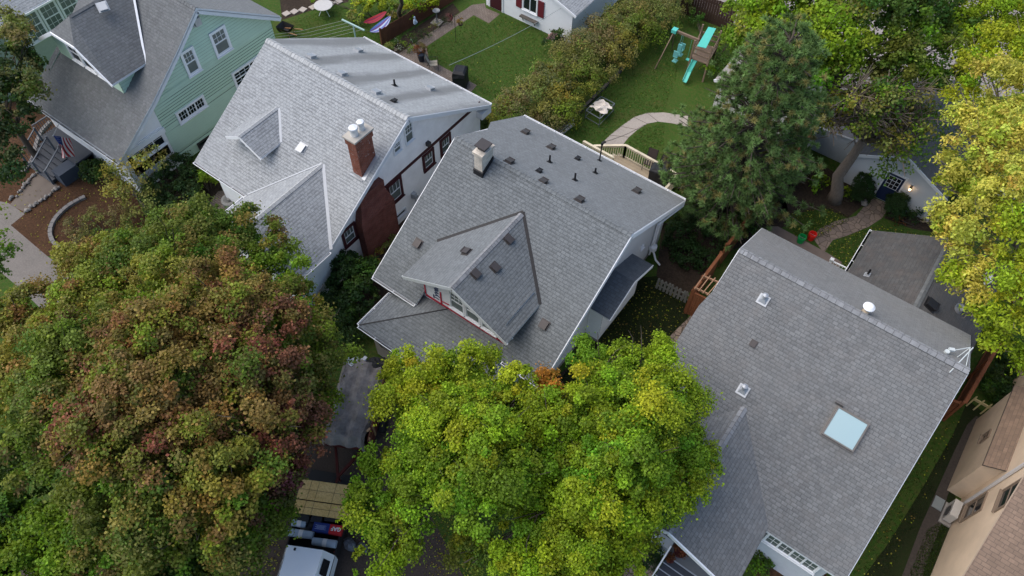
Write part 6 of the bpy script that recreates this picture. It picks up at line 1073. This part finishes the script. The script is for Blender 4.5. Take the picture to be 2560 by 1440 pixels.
m_ = MB(); u = unit(tw[1]-tw[0]); m_.slab([at(1771, 67, 2.5), at(1790, 71, 2.5), at(1765, 120, 2.3), at(1743, 115, 2.3)], .03); m_.build('canopy', TEAL, t_)
m_ = MB(); s0, s1, s2_ = at(1738, 150, 1.2), at(1722, 180, .5), at(1711, 205, .2); sd2 = np.cross(Z, unit(s2_-s0)); 
for a, b_ in ((s0, s1), (s1, s2_)):
    m_.slab([a-sd2*.17, a+sd2*.17, b_+sd2*.17, b_-sd2*.17], .03); m_.beam(a+sd2*.19+Z*.05, b_+sd2*.19+Z*.05, .03, .1); m_.beam(a-sd2*.19+Z*.05, b_-sd2*.19+Z*.05, .03, .1)
m_.build('slide', TEAL, t_); g_ = b0_+dd*.55; m_ = MB()
for s_ in (-.3, .3): m_.tube([g_+sd_*s_*.4, g_+sd_*s_-Z*1.3], .01, 5)
m_.obox(g_-Z*1.35, sd_, dd, Z, 1.0, .25, .05); m_.obox(g_-Z*1.05, sd_, dd, Z, .1, .25, .6)
for s_ in (-.45, .45): m_.obox(g_+sd_*s_-Z*1.15, sd_, dd, Z, .05, .3, .4); m_.obox(g_+sd_*s_*.75-Z*1.7, sd_, dd, Z, .3, .28, .05); m_.tube([g_+sd_*s_*.8-Z*1.35, g_+sd_*s_*.8-Z*1.7], .015, 5)
m_.build('glider', plain('pale_teal', (.16, .45, .43), .4), t_); g_ = b0_+dd*1.35; m_ = MB()
for s_ in (-.2, .2): m_.tube([g_+dd*s_, g_+dd*s_-Z*1.5], .008, 5)
m_.obox(g_-Z*1.52, dd, sd_, Z, .5, .2, .04); m_.build('swing', TEAL, t_); m_ = MB(); m_.obox(b0_, dd, sd_, Z, .3, .34, .2); m_.build('bracket', TEAL, t_)
board_fence('dark stained board fence at the top beside the alley', at(1698, 30), at(1825, 76), 1.7, woodm('dark_fence', (.062, .035, .026), (6, 6, 1)), .16)
# deck behind the bungalow
dk = thing('wooden_deck', 'pale timber deck with railings and steps behind the bungalow', 'deck', (-10.6, 25, 0)); DZ = .75; m_ = MB(); ye = 26.75
for i in range(18): y = 23.4+i*.19; m_.box((-12.1, y, DZ-.04), (-8.75, y+.18, DZ))
m_.box((-12.1, 23.4, DZ-.25), (-8.75, 26.8, DZ-.06)); m_.build('floor', woodm('deck_boards', (.38, .31, .22), (4, 4, 4)), dk)
m_ = MB()
for i in range(4): m_.box((-12.1-.3*(i+1), 25.3, 0), (-12.1-.3*i-.005, 26.75, DZ-.18*(i+1)+.04))
m_.build('steps', PALEW, dk)
def rail(name, a, b_, h=.9, n=None):
    a, b_ = np.asarray(a), np.asarray(b_); m_ = MB(); m_.beam(a+Z*h, b_+Z*h, .13, .04); m_.beam(a+Z*(h-.1), b_+Z*(h-.1), .04, .08); m_.beam(a+Z*.1, b_+Z*.1, .04, .08); L = np.linalg.norm(b_-a); k = n or int(L/.13)
    for i in range(k+1): p = a+(b_-a)*i/k; m_.beam(p+Z*.1, p+Z*(h-.05), .035, .035, up=(1, 0, 0))
    for p in (a, b_): m_.box(p-A(.05, .05, DZ if p[2] > .5 else 0), p+A(.05, .05, h))
    return m_.build(name, PALEW, dk)
ra = at(1565, 363, DZ+.9)-Z*.9; rb = at(1647, 408, DZ+.9)-Z*.9; rc = at(1695, 437, DZ+.9)-Z*.9
rail('railing', ra, rb); rail('railing', rb, rc); rd = at(1660, 475, DZ+.9)-Z*.9; rail('railing', rc, rd)
sa = at(1460, 353, .95)-Z*.9; sb = at(1533, 393, 1.6)-Z*.9; rail('stair_railing', sa, sb); rail('stair_railing', at(1485, 364, .95)-Z*.9, ra)
chair('brown sling deck chair against the deck railing', at(1622, 418, DZ)+A(.0, -.05, 0), .2, plain('brown_sling', (.06, .045, .04), .8), BLACK, 'deck_chair')
chair('second dark deck chair nearest the pine', at(1648, 432, DZ)+A(.05, -.1, 0), -.1, plain('dark_sling', (.035, .03, .03), .8), BLACK, 'deck_chair')
covered_grill('black covered grill at the near end of the deck', at(1645, 452, DZ), .2, 1.0, .5, .36)
# --- fences between the plots
CED = woodm('cedar_fence', (.23, .085, .038), (6, 6, 1))
board_fence('orange cedar privacy fence by the pine', (-4.4, 23.9, 0), (-4.3, 34, 0), 1.75, CED, .14, cap=.14); board_fence('cedar fence section along the skylight house side yard', (-4.42, 20.6, 0), (-4.4, 23.3, 0), 1.75, CED, .14, cap=.14)
t_ = thing('garden_gate', 'cedar gate with a small lattice arbor against the skylight house', 'gate', (-3.9, 20.2, 0)); m_ = MB(); q = [at(1737, 719, 2.1), at(1757, 690, 2.1), at(1802, 708, 2.1), at(1775, 738, 2.1)]
m_.beam(q[0], q[3], .05, .1); m_.beam(q[1], q[2], .05, .1)
for i in range(4): t = (i+.15)/3.6; a = q[0]+(q[3]-q[0])*t; b_ = q[1]+(q[2]-q[1])*t; e = unit(b_-a)*.12; m_.beam(a-e+Z*.06, b_+e+Z*.06, .04, .05)
m_.build('arbor', woodm('new_cedar', (.40, .24, .15), (6, 6, 2)), t_); m_ = MB(); a, b_ = q[0]*A(1, 1, 0), q[3]*A(1, 1, 0); d = unit(b_-a)
for p in (q[0], q[1]): m_.box(p*A(1, 1, 0)-A(.05, .05, 0), p+A(.05, .05, 0))
for i in range(8): c = a+(b_-a)*(i+.5)/8; m_.obox(c+Z*.85, d, np.cross(Z, d), Z, np.linalg.norm(b_-a)/8-.01, .03, 1.7)
m_.beam(a+Z*1.75, b_+Z*1.75, .08, .06); m_.build('gate_panel', CED, t_)
def picket(label, a, b_, h, mat, step, w_, rails, tilt=0., name='picket_fence'):
    a, b_ = np.asarray(a)*A(1, 1, 0), np.asarray(b_)*A(1, 1, 0); L = np.linalg.norm(b_-a); d = (b_-a)/L; sd_ = np.cross(Z, d); t_ = thing(name, label, 'fence', (a+b_)/2); m_ = MB(); k = int(L/step)
    for i in range(k+1):
        c = a+d*L*i/k; hh = h*rng.uniform(.95, 1.03); tp = c+Z*hh+d*rng.normal(0, tilt); m_.beam(c+Z*.05, tp, w_, .025, up=sd_); m_.beam(tp, tp+Z*.06, w_*.5, .02, up=sd_)
    m_.build('pickets', mat, t_); m_ = MB()
    for z in rails: m_.beam(a+Z*z+sd_*.03, b_+Z*z+sd_*.03, .035, .09)
    m_.build('rails', mat, t_)
picket('weathered grey picket fence in the shade beside the bungalow', at(1640, 722), at(1728, 766), .85, plain('grey_picket', (.20, .19, .165), .9, var=.3, scale=8), .17, .12, (.3, .65), .03)
picket('pale yellow picket fence closing the passage by the tan house', at(2414, 1016, 0), at(2467, 1046, 0), .95, plain('yellow_picket', (.56, .46, .22), .8), .27, .06, (.72, .66), .0)
board_fence('long cedar privacy fence behind the tan house passage', (7.3, 22.4, 0), (7.95, 30.5, 0), 1.75, CED, .14, cap=.14)
board_fence('short cedar fence return between the two houses', (6.05, 22.3, 0), (7.2, 22.45, 0), 1.5, CED, .14, cap=.12)
# --- small things by the skylight house
def bucket(label, c, mat):
    t_ = thing('bucket', label, 'bucket', c); m_ = MB(); m_.lathe(c, [(.16, 0), (.19, .30), (.21, .30), (.21, .34), (.20, .42), (.175, .42), (.15, .04), (.01, .04)], 18); m_.build('pail', mat, t_); m_ = MB(); m_.tube([np.asarray(c)+A(math.cos(a)*.2, math.sin(a)*.04-.1*abs(math.sin(a)), .40+.0*a) for a in np.linspace(0, math.pi, 9)], .006, 5); m_.build('handle', GALV, t_)
bucket('green plastic bucket on the slab behind the skylight house', at(2000, 604, .01), plain('bucket_green', (.015, .36, .09), .4)); bucket('red plastic bucket on the slab behind the skylight house', at(2026, 597, .01), plain('bucket_red', (.80, .03, .02), .4))
for c, s_, lab in ((A(-.9, 11.0, .45), 1.3, 'larger dark red potted plant on the grey porch'), (A(-1.05, 10.35, .45), .9, 'smaller dark red potted plant at the grey porch edge')):
    pass
for px_, z_, s_, lab in (((1697, 1384), .45, .28, 'larger dark red potted plant on the skylight house porch'), ((1673, 1402), .45, .17, 'smaller dark red potted plant on the skylight house porch')):
    c = at(*px_, z_); t_ = thing('potted_plant', lab, 'potted plant', c); m_ = MB(); m_.lathe(c, [(s_*.6, 0), (s_*.85, s_*1.1), (s_*.9, s_*1.15), (s_*.75, s_*1.15), (.01, s_)], 14); m_.build('pot', plain('dark_red_pot', (.09, .025, .022), .5), t_); foliage('leaves', t_, [(c+Z*s_*1.5, s_*.85, 'st')], clump=.12, leaf=.07, per=50)
t_ = thing('air_conditioner', 'white outdoor heat pump unit against the tan house wall', 'air conditioner', at(2370, 1285)); c = A(8.72, 18.35, .35); m_ = MB(); m_.box(c-A(.15, .38, .12), c+A(.15, .38, .5)); m_.build('casing', plain('beige_casing', (.50, .47, .43), .5), t_); m_ = MB(); m_.lathe(c+A(-.155, -.1, .18), [(.22, 0), (.22, .02), (.18, .03)], 20, axis=(-1, 0, 0))
for i in range(9): m_.beam(c+A(-.18, -.33, -.05+i*.058), c+A(-.18, .14, -.05+i*.058), .008, .008)
m_.build('fan_grille', DBROWN, t_); m_ = MB()
for i in range(14): m_.beam(c+A(-.13, -.35+i*.053, .506), c+A(.13, -.35+i*.053, .506), .012, .01)
m_.build('top_ribs', plain('rib_beige', (.44, .41, .37), .5), t_); m_ = MB(); m_.box(c-A(.2, .45, .35), c+A(.25, .5, -.25)); m_.build('base_pad', CONC, t_); m_ = MB(); m_.box(c+A(-.62, .0, -.34), c+A(-.24, .55, -.3)); m_.build('splash_block', plain('grey_plastic', (.2, .22, .22), .6), t_)
# --- pickup truck with its load
fw_ = unit(A(.48, -.88, 0)); sw_ = A(.88, .48, 0); sw_ = unit(np.cross(fw_, Z))*-1; O = A(-10.27, 2.03, 0)+fw_*.0
P = lambda f, s_, z: O+fw_*f+sw_*s_+Z*z
WT = plain('truck_white', (.88, .90, .92), .25, spec=.5, var=.02); TY = plain('tyre_black', (.018, .018, .018), .8)
tr = thing('pickup_truck', 'white pickup truck under the trees, its bed loaded with roofing material', 'pickup truck', O+fw_*.6)
m_ = MB(); m_.slab([P(0, -.66, 1.9), P(0, .66, 1.9), P(1.7, .62, 1.93), P(1.7, -.62, 1.93)], .04)
for s_ in (-1, 1):
    m_.face([P(-.06, .93*s_, 1.12), P(-.0, .66*s_, 1.88), P(1.7, .62*s_, 1.9), P(2.35, .9*s_, 1.15)]); m_.face([P(-.06, .95*s_, .55), P(-.06, .95*s_, 1.12), P(2.35, .95*s_, 1.15), P(2.35, .95*s_, .55)])
m_.face([P(-.06, -.93, .5), P(-.06, .93, .5), P(-.06, .93, 1.12), P(-.06, -.93, 1.12)]); m_.slab([P(2.35, -.93, 1.15), P(2.35, .93, 1.15), P(3.5, .88, 1.05), P(3.5, -.88, 1.05)], .6); cab = m_.build('cab', WT, tr)
m_ = MB(); m_.face([P(-.07, -.85, 1.15), P(-.07, .85, 1.15), P(-.01, .62, 1.84), P(-.01, -.62, 1.84)]); m_.build('rear_window', PANE, cab)
m_ = MB(); m_.face([P(1.75, -.6, 1.88), P(1.75, .6, 1.88), P(2.36, .86, 1.17), P(2.36, -.86, 1.17)]); m_.build('windscreen', PANE, cab)
for s_ in (-1, 1):
    m_ = MB(); m_.face([P(.22, .875*s_, 1.30), P(.25, .725*s_, 1.76), P(.80, .715*s_, 1.78), P(.82, .865*s_, 1.30)]); m_.face([P(.92, .865*s_, 1.30), P(.92, .715*s_, 1.78), P(1.62, .69*s_, 1.80), P(1.95, .86*s_, 1.32)]); m_.build('side_window', PANE, cab)
m_ = MB(); m_.obox(P(.12, -.35, 1.94), fw_, sw_, Z, .09, .07, .05); m_.build('roof_fitting', BLACK, cab)
m_ = MB()
for s_ in (-1, 1): m_.obox(P(-1.25, .92*s_, .85), fw_, sw_, Z, 2.3, .06, .6)
m_.obox(P(-1.25, 0, .6), fw_, sw_, Z, 2.3, 1.8, .06); m_.obox(P(-2.42, 0, .85), fw_, sw_, Z, .06, 1.84, .58); m_.build('bed', plain('black_bed', (.016, .017, .019), .5), tr)
for f in (-1.5, 2.6):
    for s_ in (-.85, .85): m_ = MB(); m_.lathe(P(f, s_-.12, .38), [(.2, 0), (.37, 0), (.38, .12), (.37, .24), (.2, .24)], 20, axis=sw_); m_.build('wheel', TY, tr)
for s_ in (-.86, .86): m_ = MB(); m_.obox(P(-.18, s_*1.04, 1.0), fw_, sw_, Z, .05, .08, .16); k = plain('tail_light_red', (.5, .06, .03), .3); m_.build('tail_light', k, tr)
m_ = MB(); m_.obox(P(1.5, 1.08, 1.25), fw_, sw_, Z, .12, .22, .18); m_.obox(P(1.5, -1.08, 1.25), fw_, sw_, Z, .12, .22, .18); m_.build('mirror', BLACK, tr)
OSB = ground_mix('strand_board', ((.70, .47, .17), (.78, .55, .24), (.54, .34, .12)), 1.6, 14, .3, .005, rough=.7)
for i, (f0, f1) in enumerate(((-1.32, -1.82), (-1.86, -2.62))):
    m_ = MB(); z = 1.42+.03*i; m_.slab([P(f0, -1.0, z), P(f0, 1.22, z), P(f1, 1.22, z), P(f1, -1.0, z)], .03)
    o = m_.build('strand_board', OSB); tag(o, ('narrow sheet of yellow strand board nearest the truck cab', 'wide sheet of yellow strand board at the truck tailgate')[i], 'board')
    m_ = MB()
    for t in (.18, .32, .62, .92): s_ = -1.0+2.22*t; m_.beam(P(f0-.005, s_, z+.002), P(f1+.005, s_, z+.002), .012, .003)
    m_.beam(P((f0+f1)/2, -1.0, z+.003), P((f0+f1)/2, 1.22, z+.003), .012, .003); m_.build('printed_lines', plain('board_ink', (.12, .07, .035), .8), o)
for i in range(3): m_ = MB(); s_ = -.55+.5*i; m_.obox(P(-1.6-.1*i, s_, 1.2), fw_, sw_, Z, 1.2, .42, .3); tag(m_.build('shingle_bundle', plain('dark_wrap', (.03, .032, .036), .5)), 'dark wrapped bundle under the strand board in the truck bed', 'bundle', 'bundles under the strand board')
RB = plain('membrane_blue_grey', (.30, .37, .45), .5)
for i, (f, s0, s1, zz) in enumerate(((-.62, -.98, -.02, 1.25), (-.42, .02, .92, 1.25), (-1.0, -.95, -.4, 1.22))):
    t_ = thing('membrane_roll', ('blue grey roofing roll with a white band at the left of the truck bed', 'blue grey roofing roll right behind the truck cab', 'short blue grey roll tucked beside the dark bag')[i], 'roll', P(f, s0, zz-.15)); m_ = MB(); m_.lathe(P(f, s0, zz), [(.03, 0), (.14, 0), (.145, .02), (.145, s1-s0-.02), (.14, s1-s0), (.03, s1-s0)], 18, axis=sw_); m_.build('roll', RB, t_)
    m_ = MB(); m_.lathe(P(f, (s0+s1)/2-.06, zz), [(.148, 0), (.149, .01), (.149, .15), (.148, .16)], 18, axis=sw_); m_.build('paper_band', plain('paper_white', (.62, .62, .62), .7), t_)
t_ = thing('roofing_package', 'navy and red roofing package lying across the truck bed', 'package', P(-.88, .55, 1.2)); m_ = MB(); m_.obox(P(-.92, .22, 1.28), fw_, sw_, Z, .34, .62, .2); m_.build('navy_wrap', plain('navy_wrap', (.022, .04, .17), .4), t_); m_ = MB(); m_.obox(P(-.92, .78, 1.28), fw_, sw_, Z, .345, .48, .205); m_.build('red_wrap', plain('red_wrap', (.45, .025, .03), .4), t_)
lettering(t_, 'GAF', P(-1.0, .98, 1.386), -sw_, fw_, .2, plain('white_print', (.7, .7, .7), .5), 'printed_letters', .008)
m_ = MB()
for j in range(5): m_.obox(P(-.99+.035*j, .2, 1.383), fw_, sw_, Z, .012, .3 if j % 2 else .42, .003)
m_.build('printed_lines', plain('pale_blue_print', (.35, .42, .6), .5), t_)
m_ = MB(); m_.blob(P(-.75, -.35, 1.1), (.28, .25, .18), jit=.2); m_.blob(P(-1.05, -.2, 1.1), (.25, .3, .2), jit=.2); tag(m_.build('tool_bag', plain('bag_black', (.02, .02, .022), .6)), 'lumpy black bag in the truck bed behind the rolls', 'bag')
m_ = MB(); q = at(875, 1362, .25); m_.blob(q, (.3, .22, .3), jit=.25); m_.blob(q+A(.45, .2, -.05), (.25, .2, .22), jit=.25); tag(m_.build('debris_bag', plain('grey_plastic_bag', (.10, .11, .13), .4)), 'grey plastic debris bag beside the pickup', 'bag')
# --- dump trailer with tarpaulin
ca = [at(810, 1082, 1.6), at(915, 1102, 1.6), at(957, 925, 1.6), at(868, 898, 1.6)]; Oc = sum(ca)/4*A(1, 1, 0); ta = unit(((ca[2]+ca[3])-(ca[0]+ca[1]))*A(1, 1, 0)); tb_ = unit(np.cross(ta, Z)); Lh, Wh = 1.72, .95
Q = lambda a, b_, z: Oc+ta*a+tb_*b_+Z*z
tl = thing('dump_trailer', 'dark red dump trailer with slatted wooden sides beside the bungalow porch', 'trailer', Oc); DRD = plain('dark_red_steel', (.085, .018, .016), .5)
m_ = MB(); m_.obox(Q(0, 0, .62), ta, tb_, Z, 2*Lh, 2*Wh, .12)
for s_ in (-1, 1): m_.obox(Q(0, s_*Wh, .85), ta, tb_, Z, 2*Lh, .06, .4)
m_.obox(Q(-Lh, 0, .85), ta, tb_, Z, .06, 2*Wh, .4); m_.obox(Q(Lh, 0, .85), ta, tb_, Z, .06, 2*Wh, .4); m_.build('bed', DRD, tl)
m_ = MB(); hitch = at(845, 1192, .5); m_.beam(Q(-Lh, -.55, .55), hitch, .1, .12); m_.beam(Q(-Lh, .55, .55), hitch, .1, .12); m_.beam(hitch, hitch-ta*.25, .09, .09); m_.beam(hitch, hitch*A(1, 1, 0), .06, .06, up=(1, 0, 0)); m_.build('tongue', DRD, tl)
for i in range(7):
    m_ = MB(); a = -Lh+.1+i*.55; m_.obox(Q(a, Wh+.05, 1.25), ta, tb_, Z, .09, .05, .9); m_.build('stake', woodm('stake_wood', (.30, .19, .10), (5, 5, 2)), tl)
for z in (1.15, 1.42, 1.62): m_ = MB(); m_.obox(Q(0, Wh+.0, z), ta, tb_, Z, 2*Lh, .03, .14); m_.build('side_slat', woodm('red_slat', (.16, .055, .03), (5, 5, 2)), tl)
for s_ in (-1, 1):
    for a in (-.35, .45): m_ = MB(); m_.lathe(Q(a, s_*(Wh+.08)-.1*0, .36), [(.18, 0), (.35, 0), (.36, .1), (.35, .2), (.18, .2)], 18, axis=tb_*s_); m_.build('wheel', TY, tl)
m_ = MB(); na, nb_ = 26, 16
bump_ = lambda a, b_: .05*math.sin(a*1.3+b_*1.3)+.045*math.sin(b_*6.1+a*1.1)+.02*math.sin(a*2.3-b_*11+1)+.022*math.sin(a*6-b_*4)+.018*math.sin(a*11+b_*9)+.014*math.sin(a*17-b_*5+2)+.10*(1-b_*b_)
def tp(i, j):
    a = -1.12+2.12*i/na; b_ = -1.12+2.12*j/nb_; z = 1.62+bump_(a*1.5, b_)-max(0, abs(b_)-.92)*2.3-max(0, -a-.98)*3.0; return Q(a*Lh+.05*math.sin(j*1.1), b_*Wh*(.98 if b_ < 0 else .86-.08*math.sin(i*.5)), z)
for i in range(na):
    for j in range(nb_): m_.face([tp(i, j), tp(i+1, j), tp(i+1, j+1), tp(i, j+1)])
k = N('grey_tarp'); pp = k.mapping(k.pos(), (1, 1, .4)); f1 = k.noise(pp, 2.3, 5, .65); f2 = k.noise(pp, 7, 4, .7); k.col(k.mix(k.ramp(f1, .35, .7), (.16, .138, .125, 1), (.29, .26, .24, 1))); k.bump(k.math('ADD', f1, k.math('MULTIPLY', f2, .5)), .9, .12); k.b.inputs['Roughness'].default_value = .5
tag(m_.build('tarpaulin', k.m, None, True), 'wrinkled grey tarpaulin covering the loaded trailer', 'tarpaulin')
for i, (a, b_, s_, cc) in enumerate(((1.78, .45, .3, 'k'), (1.85, .75, .26, 'k'), (1.7, .15, .2, 'k'))): m_ = MB(); m_.blob(Q(a, b_, 1.55), (s_*1.2, s_, s_*.8), jit=.3); tag(m_.build('rubbish_bag', plain('bag_black', (.02, .02, .022))), 'black rubbish bag on the far end of the trailer', 'bag', 'rubbish bags on the trailer')
for i in range(9):
    m_ = MB(); p = Q(1.62+rng.uniform(-.12, .25), -.75+rng.uniform(0, .75), 1.55+rng.uniform(0, .2)); d = rdir(1, -.3)[0]; m_.obox(p, d, np.cross(d, Z), np.cross(d, np.cross(d, Z)), rng.uniform(.15, .4), rng.uniform(.06, .16), .03); tag(m_.build('siding_scrap', plain('white_scrap', (.55, .57, .6), .5)), 'white siding scrap sticking out at the far end of the trailer', 'scrap', 'siding scraps on the trailer')
for i in range(5):
    m_ = MB(); p = Q(-1.2+i*.6+rng.uniform(-.1, .1), Wh-.1, 1.55+rng.uniform(0, .12)); d = unit(ta+rng.normal(0, .5, 3)); m_.obox(p, d, np.cross(d, Z), Z, rng.uniform(.12, .25), .09, .04); tag(m_.build('debris_piece', plain('white_scrap', (.55, .57, .6)) if i % 2 else plain('pale_wood_scrap', (.42, .30, .18), .8)), 'small debris piece wedged along the right side of the trailer', 'scrap', 'debris along the trailer side')
m_ = MB(); q = [at(765, 1200, .03), at(875, 1222, .03), at(880, 1190, .03), at(780, 1172, .03)]; m_.slab(q, .03); tag(m_.build('rubber_mat', plain('rubber_black', (.022, .024, .027), .8)), 'black mat on the ground between the truck and the trailer', 'mat')
for o in bpy.data.objects:
    for k_ in ('_o',):
        if k_ in o: del o[k_]
